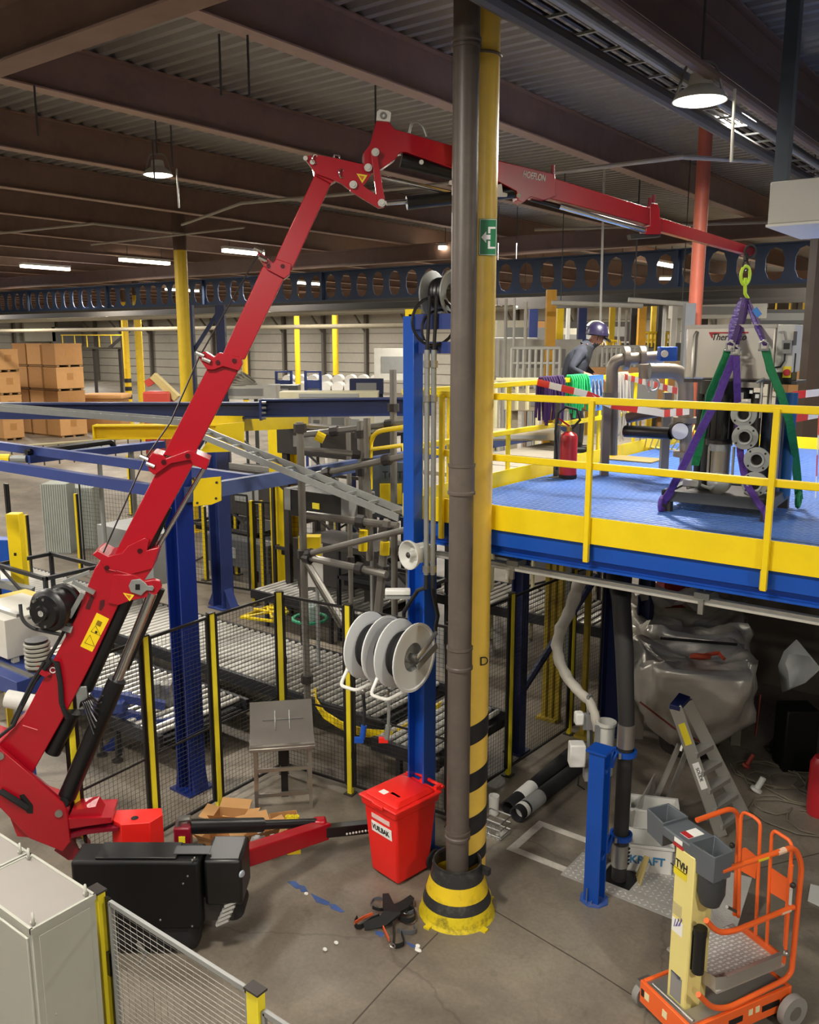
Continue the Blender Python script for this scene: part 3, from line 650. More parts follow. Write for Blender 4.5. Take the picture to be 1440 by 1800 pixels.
m = MB(); m.tube([bp_(28, 1265, .03), bp_(60, 1200, .04), bp_(84, 1160, .03), bp_(118, 1100, .03)], .016, 6); m.tube([bp_(20, 1272, .03), bp_(54, 1203, .05), bp_(78, 1163, .05)], .014, 6); m.tube([bp_(-20, 1310, .03), bp_(24, 1275, .05), bp_(40, 1240, .05)], .016, 6); m.build('side_hoses', RUB, cr)
plate(MB(), [(62, 1158), (72, 1176), (88, 1186), (78, 1190), (64, 1182)], .05, .03).build('red_bracket', RED, cr)
# hoist rope along the boom
MB().tube([bp_(178, 980, -.02), bp_(254, 808, -.05), bp_(300, 742, -.07), bp_(350, 628, -.08), bp_(455, 445, -.1)], .007, 6).build('hoist_rope', BLACK, cr)
# slewing column
plate(MB(), [(-40, 1312), (0, 1316), (112, 1412), (118, 1430), (124, 1480), (110, 1497), (52, 1474), (0, 1420), (-40, 1400)], .1, .05).build('mast_plate', RED, cr, bevel=.006)
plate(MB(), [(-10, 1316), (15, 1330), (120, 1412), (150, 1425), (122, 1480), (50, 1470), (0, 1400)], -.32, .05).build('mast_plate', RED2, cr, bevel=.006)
plate(MB(), [(0, 1390), (118, 1432), (124, 1480), (30, 1470)], .05, .36).build('mast_web', RED, cr)
plate(MB(), [(34, 1398), (42, 1396), (58, 1416), (58, 1430), (48, 1430), (38, 1412)], .104, .004).build('oval_opening', BLACK, cr)
MB().tube([bp_(0, 1390, .12), bp_(24, 1405, .13), bp_(48, 1420, .1)], .028, 8).build('mast_hose', RUB, cr)
m = MB(); pin(m, 104, 1429, .1, .035, .02); pin(m, 1, 1328, .1, .035, .02); m.build('mast_pin', STEEL, cr)
m = MB(); pin(m, 112, 1408, .06, .05, .03); m.build('cylinder_pin', BLACK, cr)
# counterweight arm
plate(MB(), [(112, 1440), (196, 1437), (196, 1446), (114, 1458)], .08, .34).build('arm_top_plate', RED, cr)
plate(MB(), [(126, 1425), (168, 1418), (180, 1436), (118, 1442)], .04, .2).build('arm_web', RED, cr)
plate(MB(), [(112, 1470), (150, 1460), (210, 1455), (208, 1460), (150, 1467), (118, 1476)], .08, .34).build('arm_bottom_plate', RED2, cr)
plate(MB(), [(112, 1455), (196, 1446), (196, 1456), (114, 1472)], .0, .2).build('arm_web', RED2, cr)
cw0 = [(195, 1446), (212, 1452), (262, 1446), (287, 1432), (287, 1420), (250, 1420), (200, 1428)]
cwb = bp_(212, 1452, .1); tops = [at_z(x, y, cwb.z) for x, y in [(196, 1441), (212, 1450), (263, 1446), (286, 1432), (284, 1420), (204, 1424)]]
MB().prism(tops, Z3*-.34).build('counterweight', BRED, cr, bevel=.006)
c = at_z(237, 1438, cwb.z); MB().cyl(c-Z3*.01, c+Z3*.003, .035, n=16).build('lifting_hole', BLACK, cr)
plate(MB(), [(110, 1476), (124, 1470), (148, 1510), (120, 1512), (95, 1495)], 0, .3).build('slew_base', RED2, cr)
m = MB(); 
for k in range(8): c = bp_(140+2*k, 1478+4*k, .06+.02*(k % 3)); m.box(c, .05, .04, .05)
m.build('pipe_fittings', STEEL, cr)['kind'] = 'stuff'
# black chassis with covers, track unit and end module
f0 = at_z(352, 1640, .25); f0d = f0.dot(FW); tz = at_d(362, 1515, f0d).z
xl = at_d(150, 1600, f0d).dot(RT); xr = f0.dot(RT)+.02; hz = tz
def vb(m, r0, r1, d0, d1, z0, z1, ch=0):
    pts = [RT*r+FW*d for r, d in ((r0, d0), (r1, d0), (r1, d1), (r0, d1))]
    m.add([p+Z3*z0 for p in pts]+[p+Z3*z1 for p in pts], [(3, 2, 1, 0), (4, 5, 6, 7), (0, 1, 5, 4), (1, 2, 6, 5), (2, 3, 7, 6), (3, 0, 4, 7)]); return m
vb(MB(), xl-.1, xr, f0d, f0d+.3, .28, hz).build('chassis_cover', BLK2, cr, bevel=.03)
vb(MB(), xl+.1, xr-.2, f0d+.03, f0d+.27, hz, hz+.02).build('cover_lid', BLACK, cr, bevel=.008)
vb(MB(), xl+.1, xr+.28, f0d+.3, f0d+.62, .3, at_d(360, 1488, f0d+.62).z).build('rear_cover', BLK2, cr, bevel=.02)
er = at_d(430, 1560, f0d+.15).dot(RT)
vb(MB(), xr+.02, er, f0d+.05, f0d+.45, hz-.45, hz-.02).build('engine_cover', BLACK, cr, bevel=.03)
vb(MB(), xr-.05, xr+.25, f0d+.1, f0d+.4, .3, hz-.4).build('end_frame', BROWNST, cr)
c = at_d(425, 1536, f0d+.045); MB().lathe(c, -FW*.6+RT*.8, [(0, .012), (.026, .01), (.032, 0)], 16).build('oval_badge', mat('badge', '#c9d4e4', .25, .4), cr)
vb(MB(), xl-.2, xr-.05, f0d+.03, f0d+.25, .02, .34).build('rubber_track', RUB, cr, bevel=.08)
vb(MB(), xl-.2, xr-.05, f0d+.45, f0d+.66, .02, .34).build('rubber_track', RUB, cr, bevel=.08)
m = MB()
lf = at_d(408, 1600, f0d+.1)
for k in range(5):
    m.box(lf+RT*(.0)+Z3*(.09-.045*k)+RT*(-.02*k), .12, .1, .022, (V((RT+Z3*.5).normalized()), FW, (Z3-RT*.5).normalized()))
m.build('track_lugs', mat('silver lug', '#d9d9d6', .3, .5), cr)
MB().cyl(lf+FW*.0+Z3*.01, lf+FW*.2+Z3*.01, .11, n=16).build('drive_wheel', RUB, cr)
m = MB()
for k, (x, y) in enumerate(((338, 1512), (342, 1508), (330, 1540), (322, 1553), (282, 1617), (338, 1628))): c = at_d(x, y, f0d); m.ball(c, .01, 8, 5)
m.build('cover_screws', STEEL, cr)['kind'] = 'stuff'
vb(MB(), xl+.75, xl+1.05, f0d+.08, f0d+.2, hz+.02, hz+.026).build('cover_label', DGREY, cr)
# outrigger leg on the far side: red arm and black beam
oa = at_d(420, 1508, f0d+.55); ob = at_d(572, 1458, f0d+1.5)
leg = MB().bar(oa, ob, .14, .17).build('outrigger_arm', RED, cr, bevel=.01)
c = (oa*.3+ob*.7); lb_ = at_d(517, 1496, c.dot(FW)-.09)
MB().box(lb_, .13, .006, .07, (e1, cn, Z3)).build('outrigger_label', mat('label yellow', '#F5D21A'), cr)
oc = at_d(660, 1452, 8.45); MB().bar(ob-(ob-oa).normalized()*.1, oc, .1, .11).build('outrigger_beam', BLACK, cr, bevel=.006)
od = at_d(330, 1468, f0d+.7); oe = at_d(318, 1446, f0d+.9)
plate(MB(), [(300, 1482), (316, 1450), (330, 1450), (334, 1482)], 0, .1).build('outrigger_hinge', RED, cr) if 0 else None
MB().box(at_d(322, 1468, f0d+.85), .16, .1, .2, (RT, FW, Z3)).build('outrigger_hinge', RED2, cr, bevel=.02)
MB().box(at_d(320, 1476, f0d+.79), .06, .01, .06, (RT, FW, Z3)).build('hinge_label', FYEL, cr)
m = MB(); m.tube([at_d(312, 1458, f0d+.85), at_d(316, 1440, f0d+.85), at_d(335, 1438, f0d+.85)], .03, 8); m.build('hinge_hoses', STEEL, cr)
pa = at_d(332, 1453, f0d+.9); pbb = at_d(462, 1450, f0d+1.25); pc = at_d(562, 1446, f0d+1.5)
MB().cyl(pa, pbb, .07, n=14).build('outrigger_cylinder', BLACK, cr); MB().cyl(pbb, pc, .045, n=12).build('outrigger_rod', BLACK, cr)
MB().box(pc-Z3*.05, .14, .12, .2, (e1, cn, Z3)).build('outrigger_knuckle', RED, cr, bevel=.03)
m = MB()
for k in range(8): c = at_d(610+5.5*k, 1466-.9*k, 8.2); m.ball(c, .012, 8, 5)
m.build('beam_holes', LGREY, cr)['kind'] = 'stuff'
# ---------------------------------------------------------------- jib
def jp(m, pts, off, t): return plate(m, pts, off, t)
jp(MB(), [(533, 275), (555, 272), (587, 277), (640, 289), (660, 298), (655, 304), (640, 326), (618, 336), (600, 322), (575, 312), (556, 305), (546, 292)], .02, .05).build('knuckle_plate', RED, cr, bevel=.003)
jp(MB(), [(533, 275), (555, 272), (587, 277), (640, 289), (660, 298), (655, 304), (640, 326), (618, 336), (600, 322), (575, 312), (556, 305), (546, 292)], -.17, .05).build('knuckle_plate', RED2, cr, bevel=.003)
jp(MB(), [(548, 285), (590, 292), (600, 312), (582, 322), (553, 306)], -.02, .14).build('knuckle_head', RED, cr)
jp(MB(), [(614, 322), (626, 318), (678, 353), (676, 364), (666, 366), (616, 336)], .04, .04).build('link_arm', RED, cr, bevel=.003)
jp(MB(), [(652, 264), (662, 264), (677, 352), (674, 362), (664, 360)], .05, .04).build('link_arm', RED, cr, bevel=.003)
jp(MB(), [(662, 213), (684, 214), (694, 227), (796, 256), (796, 296), (713, 267), (703, 268), (695, 280), (668, 298), (650, 302), (640, 290), (640, 268), (652, 252)], 0, .16).build('jib_root', RED, cr, bevel=.006)
jp(MB(), [(780, 251.5), (880, 283), (976, 306), (978, 345), (955, 352), (934, 346), (920, 356), (910, 352), (908, 336), (870, 316), (780, 291)], 0, .16).build('jib_boom', RED, cr, bevel=.006)
jp(MB(), [(965, 310), (1150, 368), (1152, 398), (965, 348)], -.02, .12).build('jib_section', RED, cr, bevel=.005)
jp(MB(), [(1143, 362), (1147, 358), (1156, 358), (1160, 368), (1162, 412), (1136, 412), (1136, 402), (1143, 398)], .0, .15).build('jib_collar', RED, cr, bevel=.005)
jp(MB(), [(1155, 381), (1318, 432), (1312, 446), (1155, 405)], -.035, .09).build('jib_section', RED, cr, bevel=.004)
c = bp_(1318, 440, -.02); MB().cyl(c-cn*.1, c+cn*.02, .05, n=16).build('jib_head', RED2, cr); MB().torus(bp_(1319, 442, .02), cn, .055, .012, 18, 6).build('head_sheave', BROWNST, cr)
m = MB()
for x, y in ((972, 305), (1142, 362), (1149, 357)): c = bp_(x, y, 0); m.cyl(c, c+Z3*.07, .016, n=8)
m.build('jib_lugs', RED2, cr)
for x, y in ((660, 268), (647, 295), (621, 325), (671, 357)):
    r_ = MB().lathe(bp_(x, y, .05), cn, [(0, .03), (.018, .03), (.02, .02), (.032, .02), (.034, .0)], 16).build('pivot_pin', LGREY, cr)
m = MB()
for x, y in ((537, 278), (549, 285), (912, 344), (793, 321), (741, 285)): m.cyl(bp_(x, y, .02), bp_(x, y, .05), .02, n=10)
m.build('small_pins', LGREY, cr)
for x, y in ((554, 280), (601, 305)): MB().torus(bp_(x, y, .03), (cn+e1).normalized(), .035, .008, 14, 6).build('ring', CHROME, cr)
MB().tube([bp_(586, 279, .0), bp_(588, 273, .0), bp_(597, 274, .0), bp_(598, 281, .0)], .008, 6).build('rope_clip', CHROME, cr)
jp(MB(), [(627, 305), (646, 308), (637, 322)], .024, .003).build('warning_triangle', FYEL, cr); jp(MB(), [(631, 308), (641, 310), (637, 317)], .027, .003).build('warning_symbol', mat('warn orange', '#c96a1a'), cr)
ep = jp(MB(), [(663, 196), (667, 192), (682, 194), (688, 198), (686, 214), (662, 211)], .02, .03).build('eye_plate', WHITE, cr, bevel=.003)
MB().torus(bp_(674, 203, .024), cn, .022, .009, 14, 6).build('eye_ring', GREY, ep)
MB().tube(rounded([bp_(719, 234, -.05), bp_(723, 217, -.05), bp_(733, 214, -.05), bp_(744, 222, -.05), bp_(750, 240, -.05)], .06), .012, 8).build('handle_loop', GALV, cr)
def jr(a, b, r, mt, nm, off=-.08): MB().cyl(bp_(*a, off), bp_(*b, off), r, n=12).build(nm, mt, cr)
jr((670, 311), (800, 340), .02, CHROME, 'jib_cylinder_rod'); jr((679, 357), (746, 352), .022, CHROME, 'jib_cylinder_rod'); jr((715, 357), (910, 336), .06, BLACK, 'jib_cylinder_barrel')
jr((705, 282), (905, 330), .06, BLACK, 'jib_cylinder_barrel', -.1); jr((984, 362), (1140, 406), .028, CHROME, 'jib_ram_rod', -.04); jr((934, 350), (1140, 408), .02, BLACK, 'jib_ram_barrel', -.1)
jp(MB(), [(870, 326), (882, 323), (884, 338), (892, 340), (892, 345), (872, 345)], .02, .04).build('white_bracket', WHITE, cr)
jp(MB(), [(1108, 412), (1162, 408), (1162, 416), (1110, 420)], -.03, .08).build('ram_end', BROWNST, cr)
tp = bp_(919, 311, .004); tr = bp_(960, 319.5, .004)-tp
text('name_print', 'HOEFLON', .078, tp, tr, Z3, WINK, cr, squash=.58, bold=.0012)
tp = bp_(1042, 357, -.016); text('name_print', 'COMPACT', .05, tp, tr, Z3, mat('faint print', '#c7a0a8'), cr) if 0 else None
# chain, master ring of the load
HK = bp_(1311, 455, -.02)
ch = thing('lifting_chain', 'lime green hook and master link hanging from the red jib tip', 'hook', HK)
a = bp_(1312, 446, -.02); z1 = bp_(1311, 470, -.02); z2 = bp_(1310, 498, -.02); z3 = bp_(1310, 516, -.02)
MB().cyl(a, a-Z3*.06, .025, n=10).build('swivel', BROWNST, ch)
def link(c, h, wdt, ax, r): 
    return [c+ax*wdt*math.cos(t)+Z3*h*math.sin(t) for t in [2*math.pi*k/16 for k in range(16)]]
MB().tube(link((a+z1)/2-Z3*.05, .05, .028, e1, 0), .01, 6, closed=True).build('shackle', BROWNST, ch)
MB().tube(link((z1+z2)/2, .085, .045, e1, 0), .015, 8, closed=True).build('master_link', LIME, ch)
MB().tube([z2+Z3*.05, z2, z3+e1*.0, z3-Z3*.04+e1*.03, z3-Z3*.06], .016, 8).build('hook_body', LIME, ch)
SL = z3-Z3*.05
# ================================================================ pump unit on its skid
SO = V((-3.05, 7.93, DK)); ca, sa = math.cos(.07), math.sin(.07); U = V((ca, sa, 0)); W_ = V((-sa, ca, 0)); SM = Matrix.Translation(SO) @ Matrix.Rotation(.07, 4, 'Z')
def lp(px, py, b): return at_p(px, py, SO+W_*b, W_)
def ll(px, py, b): d = lp(px, py, b)-SO; return (d.dot(U), d.z)          # local a, h in the plane at depth b
SW, SD = .98, .85
un = thing('pump_unit', 'pump and tank unit on a dark steel skid slung from the crane hook', 'pump unit', SO+U*.5+W_*.4)
SK = mat('skid grey', '#4f5153', .5, .2)
def M_(): return MB(SM)
for a0, a1, b0, b1 in ((0, SW, 0, .07), (0, SW, SD-.07, SD), (0, .07, 0, SD), (SW-.07, SW, 0, SD)): M_().bx(a0, b0, .1, a1, b1, .2).build('skid_beam', SK, un, bevel=.004)
for a in (0, SW-.09):
    for b in (0, SD-.09): M_().bx(a, b, 0, a+.09, b+.09, .1).build('skid_foot', BROWNST, un)
M_().bx(.07, .07, .16, SW-.07, SD-.07, .18).build('skid_plate', BROWNST, un)
TB = .34
a0, ht = ll(1207, 572, TB); a1, _ = ll(1366, 572, TB); _, hb = ll(1280, 668, TB)
M_().bx(a0, TB, hb, a1, .85, ht).build('tank', mat('tank steel', '#cbc5bb', .32, .55, var=.06, bump=.04, bscale=5), un, bevel=.02)
M_().bx(a0-.005, TB-.005, ht-.03, a1+.005, .86, ht+.004).build('tank_rim', STAIN, un)
M_().bx(a0, TB+.02, hb-.03, a1+.2, .84, hb).build('tank_support', BROWNST, un)
a2, _ = ll(1398, 580, TB); _, hcb = ll(1380, 655, TB)
cbx = M_().bx(a1+.004, TB, hcb, a2, .72, ht+.0).build('control_cabinet', LGREY, un, bevel=.008)
M_().bx(a1, TB+.02, hcb-.1, a2, .6, hcb).build('cabinet_foot', BLACK, un)
def lbox(px0, py0, px1, py1, b, t, nm, m, par=un, bev=0):
    x0, z1 = ll(px0, py0, b); x1, z0 = ll(px1, py1, b); return M_().bx(x0, b, z0, x1, b+t, z1).build(nm, m, par, bevel=bev)
lbox(1375, 598, 1391, 622, TB-.05, .05, 'switch_box', GREY, cbx, .004); lbox(1378, 603, 1388, 614, TB-.054, .006, 'screen', BLACK, cbx)
lbox(1377, 644, 1390, 664, TB-.01, .01, 'switch_plate', FYEL, cbx)
p = lp(1383, 655, TB-.03); MB().cyl(p, p+W_*.02, .03, n=14).build('main_switch', DINK, cbx)
M_().tube([V((a, TB-.03, h)) for a, h in (ll(1380, 622, TB-.03), ll(1379, 634, TB-.03), ll(1372, 645, TB-.03), ll(1362, 646, TB-.03))], .008, 6).build('cable', BLACK, cbx)
M_().tube([V((a, TB-.03, h)) for a, h in (ll(1381, 598, TB-.03), ll(1378, 582, TB-.03), ll(1369, 584, TB-.03))], .006, 6).build('cable', GREY, cbx)
M_().bx(a2-.002, .3, ht-.18, a2+.01, .4, ht-.06).build('side_switch', DGREY, cbx)
M_().bx(a2-.002, .42, ht-.42, a2+.006, .46, ht-.25).build('side_switch', BLACK, cbx)
M_().tube([V((ll(1222, 580, TB-.03)[0], TB-.03, ll(1222, 665, TB-.03)[1])), V((ll(1222, 580, TB-.03)[0], TB-.03, ll(1222, 590, TB-.03)[1])), V((ll(1226, 580, TB-.01)[0], TB-.01, ll(1226, 583, TB-.01)[1]))], .016, 8).build('overflow_pipe', STAIN, un)
tp = lp(1250, 596, TB-.006); te = lp(1312, 598, TB-.006)
L_ = (te-tp).length
text('name_print', 'Thermeco', .085, tp-Z3*.01, U, Z3, INK, un, squash=L_/.36, shear=.25)
M_().bx(ll(1247, 585, TB)[0], TB-.008, ll(1247, 585.5, TB)[1]-.004, ll(1316, 585, TB)[0], TB, ll(1247, 585, TB)[1]+.006).build('logo_bar', DINK, un)
MB().prism([lp(1247, 586, TB-.008), lp(1252, 585, TB-.008), lp(1253, 594, TB-.008), lp(1251, 594, TB-.008)], W_*.006).build('logo_stem', DINK, un)
# pump, motor and vessels
def vc(px, y0, y1, b, r, nm, m, n=20, par=un):
    x, z0 = ll(px, y1, b); _, z1 = ll(px, y0, b); return M_().cyl((x, b, z0), (x, b, z1), r, n=n).build(nm, m, par)
mo = vc(1264, 690, 770, .33, .15, 'pump_motor', BLACK); vc(1264, 668, 692, .33, .165, 'motor_cap', BLACK); vc(1264, 768, 782, .33, .12, 'motor_flange', BROWNST)
m = M_(); x, z0 = ll(1264, 768, .33); _, z1 = ll(1264, 700, .33)
for k in range(16):
    t = 2*math.pi*k/16; m.box((x+.155*math.cos(t), .33+.155*math.sin(t), (z0+z1)/2), .012, .012, z1-z0)
m.build('motor_ribs', BLACK, mo)['kind'] = 'stuff'
lbox(1236, 700, 1250, 730, .2, .08, 'terminal_box', BLK2)
pb2 = vc(1265, 790, 835, .28, .085, 'pump_body', STAIN); vc(1265, 780, 792, .28, .1, 'pump_head', GALV); vc(1265, 833, 850, .28, .1, 'pump_base', GALV)
for dx in (-24, 24): vc(1265+dx*.9, 785, 845, .22, .012, 'tie_bolt', STEEL, 8, pb2)
p = lp(1262, 850, .15); MB().lathe(p, -W_, [(0, .04), (.06, .03), (.1, 0), (.1, -.1), (0, -.1)], 20).build('pump_end_cap', GALV, un)
vc(1350, 720, 862, .4, .1, 'pressure_vessel', mat('vessel navy', '#20283a', .35)); x, z = ll(1355, 720, .4)
vc(1378, 690, 870, .55, .055, 'blue_column', mat('filter blue', '#16548f', .4)); vc(1366, 690, 875, .6, .08, 'blue_vessel', mat('filter blue', '#16548f'))
vc(1360, 724, 850, .25, .03, 'riser_pipe', STAIN)
vc(1318, 690, 870, .36, .05, 'manifold_pipe', BROWNST); vc(1240, 700, 860, .5, .06, 'black_tank', BLACK); vc(1300, 672, 700, .4, .12, 'black_tank', BLACK); vc(1225, 690, 850, .55, .04, 'black_tank', BLACK)
for px, py in ((1308, 728), (1310, 768), (1331, 808), (1327, 851)):
    c = lp(px, py, .12); r = 22.5*(c.dot(FW))/1570
    f = MB().lathe(c, -W_, [(r*.44, -.04), (r*.44, .028), (r*.6, .03), (r*.62, .016), (r, .014), (r, -.012), (r*.5, -.014)], 28).build('flange', GALV, un)
    MB().cyl(c+W_*.02, c+W_*.26, r*.55, n=16).build('stub_pipe', BROWNST, f)
    MB().lathe(c, -W_, [(0, -.02), (r*.45, -.02)], 20).build('bore', BLACK, f)
    m = MB()
    for k in range(4): t = .7+k*math.pi/2; q = c-W_*.013+(U*math.cos(t)+Z3*math.sin(t))*r*.82; m.cyl(q, q-W_*.004, r*.09, n=8)
    m.build('bolt_holes', BLACK, f)['kind'] = 'stuff'
for a, b in (((1335, 735), (1340, 672)), ((1352, 725), (1358, 670)), ((1330, 672), (1345, 665))):
    M_().tube([V((ll(*a, .2)[0], .2, ll(*a, .2)[1])), V((ll(*b, .22)[0], .22, ll(*b, .22)[1]))], .012, 8).build('small_pipe', STEEL, un)
lbox(1302, 672, 1335, 682, .2, .2, 'valve_manifold', STEEL); lbox(1300, 690, 1306, 702, .18, .02, 'white_tag', WHITE); lbox(1318, 686, 1323, 692, .18, .02, 'white_tag', WHITE); lbox(1328, 693, 1334, 700, .18, .02, 'white_tag', WHITE)
M_().tube([V((.2, .12, .22)), V((.3, .2, .25)), V((.42, .1, .24)), V((.5, .2, .3))], .014, 8).build('skid_hose', GREY, un)
lbox(1200, 842, 1228, 858, .12, .1, 'small_pump', STEEL, un, .01)
M_().tube([V((ll(1225, 838, .3)[0], .3, ll(1225, 838, .3)[1])), V((ll(1245, 838, .3)[0], .3, ll(1245, 838, .3)[1]))], .025, 8).build('suction_pipe', STAIN, un)
# ---------------------------------------------------------------- slings to the hook
def sling(nm, pts, w, m, lb, cat='sling', grp=None, side=RT):
    P = [V(p) for p in pts]; out = []
    for i in range(len(P)-1):
        for k in range(4): out.append(P[i].lerp(P[i+1], k/4))
    out.append(P[-1]); ws = [w*(1+.05*math.sin(i*1.9)) for i in range(len(out))]
    o = MB().ribbon(out, ws, .018, side).build(nm, m, loc=P[0]); return tag(o, lb, cat, grp)
k1 = lp(1286, 606, .1); k2 = lp(1345, 606, .1); k3 = lp(1296, 624, .12)
def up(nm, a, b, lb, w=.09):
    t = thing(nm, lb, 'sling', a); MB().ribbon([a, a.lerp(b, .3)+RT*.004, a.lerp(b, .6), b], [w*.5, w*.95, w, w*.5], .02, RT).build('webbing', PURP, t)
    MB().ribbon([a-FW*.02, a.lerp(b, .5)-FW*.03+RT*.012, b-FW*.02], w*.35, .012, RT).build('webbing', DPURP, t); return t
up('round_sling', SL+RT*-.01, k1, 'thick violet round sling from the hook to the left shackle of the pump unit', .13)
up('round_sling', SL+RT*.02, k2, 'violet round sling from the hook to the right shackle of the pump unit', .06)
up('round_sling', SL+RT*.0-FW*.03, lp(1294, 612, .12), 'violet round sling from the hook to the middle shackle of the pump unit', .06)
for k, (px, py, b, lb) in enumerate(((1284, 610, .09, 'left'), (1343, 609, .09, 'right'), (1293, 618, .1, 'middle'))):
    c = lp(px, py, b); t = thing('shackle', 'steel bow shackle joining slings above the pump unit, the '+lb+' one', 'shackle', c, 'shackles of the lifting slings')
    MB().tube([c+Z3*.05+U*.02, c+Z3*.055, c+Z3*.03-U*.035, c-Z3*.03-U*.03], .009, 6).build('bow', STEEL, t); MB().tube([c+Z3*.05, c+Z3*.03+U*.035, c-Z3*.03+U*.03], .009, 6).build('bow', STEEL, t); MB().cyl(c-Z3*.03-U*.045, c-Z3*.03+U*.045, .01, n=8).build('shackle_pin', STEEL, t)
sling('web_sling', [lp(1282, 614, .14), lp(1272, 640, .12), lp(1250, 690, .14), lp(1234, 760, .2), lp(1222, 818, .25)], .075, GREEN, 'green web sling running down behind the left side of the pump unit')
sling('web_sling', [lp(1346, 614, .14), lp(1355, 650, .12), lp(1372, 690, .13), lp(1388, 740, .25), lp(1398, 800, .55), lp(1405, 878, .87)], .07, GREEN, 'green web sling running down to the far right corner of the skid')
sling('web_sling', [lp(1291, 626, .08), lp(1272, 672, .02), lp(1262, 700, -.03), lp(1225, 770, -.06), lp(1196, 830, -.07), lp(1176, 868, -.05), lp(1165, 884, -.03)], .07, PURP, 'violet web sling from the middle shackle to the near left corner of the skid')
sling('web_sling', [lp(1294, 626, .08), lp(1296, 672, .05), lp(1297, 720, .2), lp(1302, 800, .2), lp(1312, 850, .13), lp(1332, 882, -.03), lp(1350, 907, -.03)], .06, PURP, 'violet web sling passing behind the flanges to the near right corner of the skid')
for px, py, b, m, lb in ((1164, 886, -.03, PURP, 'violet sling wrapped around the near left skid corner'), (1349, 904, -.02, PURP, 'violet sling wrapped around the near right skid corner'), (1404, 878, .8, GREEN, 'green sling wrapped around the far right skid corner')):
    c = lp(px, py, b); tag(MB().torus(c, U, .065, .022, 14, 8).build('sling_loop', m, loc=c), lb, 'sling')
tag(MB().box(lp(1331, 549, .4), .05, .015, .08, (axes(V((1, 0, .8))))).build('sling_tag', mat('tag blue', '#2f7fd8', .4), loc=lp(1331, 549, .4)), 'small blue tag on the violet sling below the hook', 'tag')
# ---------------------------------------------------------------- pipework standing left of the pump unit
px_ = thing('pipework', 'grey steel pipework with an elbow, round valve and blue actuator left of the tank', 'pipework', at_z(1185, 845, DK))
dd = 9.9
GP = mat('pipe steel grey', '#8f877c', .42, .5)
def dp(x, y, o=0): return at_d(x, y, dd+o)
MB().tube(rounded([dp(1142, 652), dp(1206, 652), dp(1206, 745)], .22, 6), .085, 14).build('elbow_pipe', GP, px_)
MB().cyl(dp(1206, 745), dp(1206, 852), .07, n=14).build('lower_pipe', GP, px_)
for y in (738, 798): c = dp(1206, y); MB().cyl(c-Z3*.03, c+Z3*.03, .14, n=20).build('flange', GP, px_)
c = dp(1195, 758, -.12); MB().cyl(c+FW*.16, c, .1, n=20).build('valve_body', BROWNST, px_); MB().cyl(c, c-FW*.02, .09, n=20).build('gauge_face', WHITE, px_)
MB().tube(rounded([dp(1076, 700, .6), dp(1076, 632, .6), dp(1120, 630, .6), dp(1165, 627, .6)], .2, 6), .07, 12).build('upper_pipe', GP, px_)
c = dp(1100, 630, .6); MB().cyl(c-RT*.03, c+RT*.03, .14, n=18).build('flange', GP, px_); c = dp(1128, 628, .6); MB().cyl(c-RT*.03, c+RT*.03, .13, n=18).build('flange', GP, px_); MB().cyl(dp(1137, 640, .3), dp(1137, 665, .3), .09, n=14).build('tee_pipe', GP, px_)
MB().box(dp(1173, 622, .2), .2, .14, .16, (RT, FW, Z3)).build('actuator', BLUE, px_, bevel=.015); c = dp(1168, 622, .12); MB().cyl(c, c-FW*.02, .04, n=14).build('position_dial', LGREY, px_)
MB().tube([dp(1080, 690, .6), dp(1078, 800, .6)], .05, 10).build('riser', GP, px_)
MB().cyl(dp(1100, 758, .4), dp(1180, 762, -.05), .07, n=12).build('black_pipe', BLACK, px_); MB().cyl(dp(1102, 735, .5), dp(1165, 722, .3), .06, n=12).build('suction_pipe', mat('pipe dark brown', '#5b4a42', .5), px_)
for x in (1065, 1170): MB().box((dp(x, 690, .5)+dp(x, 835, .5))/2, .09, .09, (dp(x, 690, .5)-dp(x, 835, .5)).length, (RT, FW, Z3)).build('support_post', mat('post grey brown', '#7b7468', .5), px_)
MB().tube([dp(1135, 668, .3), dp(1146, 668, .3), dp(1146, 682, .3), dp(1140, 688, .3)], .012, 6).build('drain_tap', WHITE, px_)
c = dp(1148, 676, .2); MB().torus(c, FW, .07, .012, 14, 6).build('ring_valve', LGREY, px_)
# mat, cable bundle on the deck
c = at_z(1105, 808, DK)
mt_ = tag(MB().bx(c.x-.4, c.y-.2, DK, c.x+.4, c.y+.25, DK+.02).build('rubber_mat', mat('mat tan', '#8d7b4e', .7), loc=(c.x, c.y, DK), bevel=.005), 'crumpled yellow and grey mat lying on the blue deck beside the left railing', 'mat')
c = at_z(1140, 795, DK); m = MB()
for k in range(9):
    a = V((c.x-.3+.03*k, c.y+.5, DK+.02)); m.tube([a, a+V((.05*k, -.3, .02)), a+V((.08*k+.1, -.6, .25+.02*k)), a+V((.1*k, -.9, .3))], .01, 5)
tag(m.build('cable_bundle', mat('cable yellow grey', '#c9b56a', .5), loc=c), 'loose bundle of pale yellow cables on the deck beside the pipework', 'cables', kind='stuff')
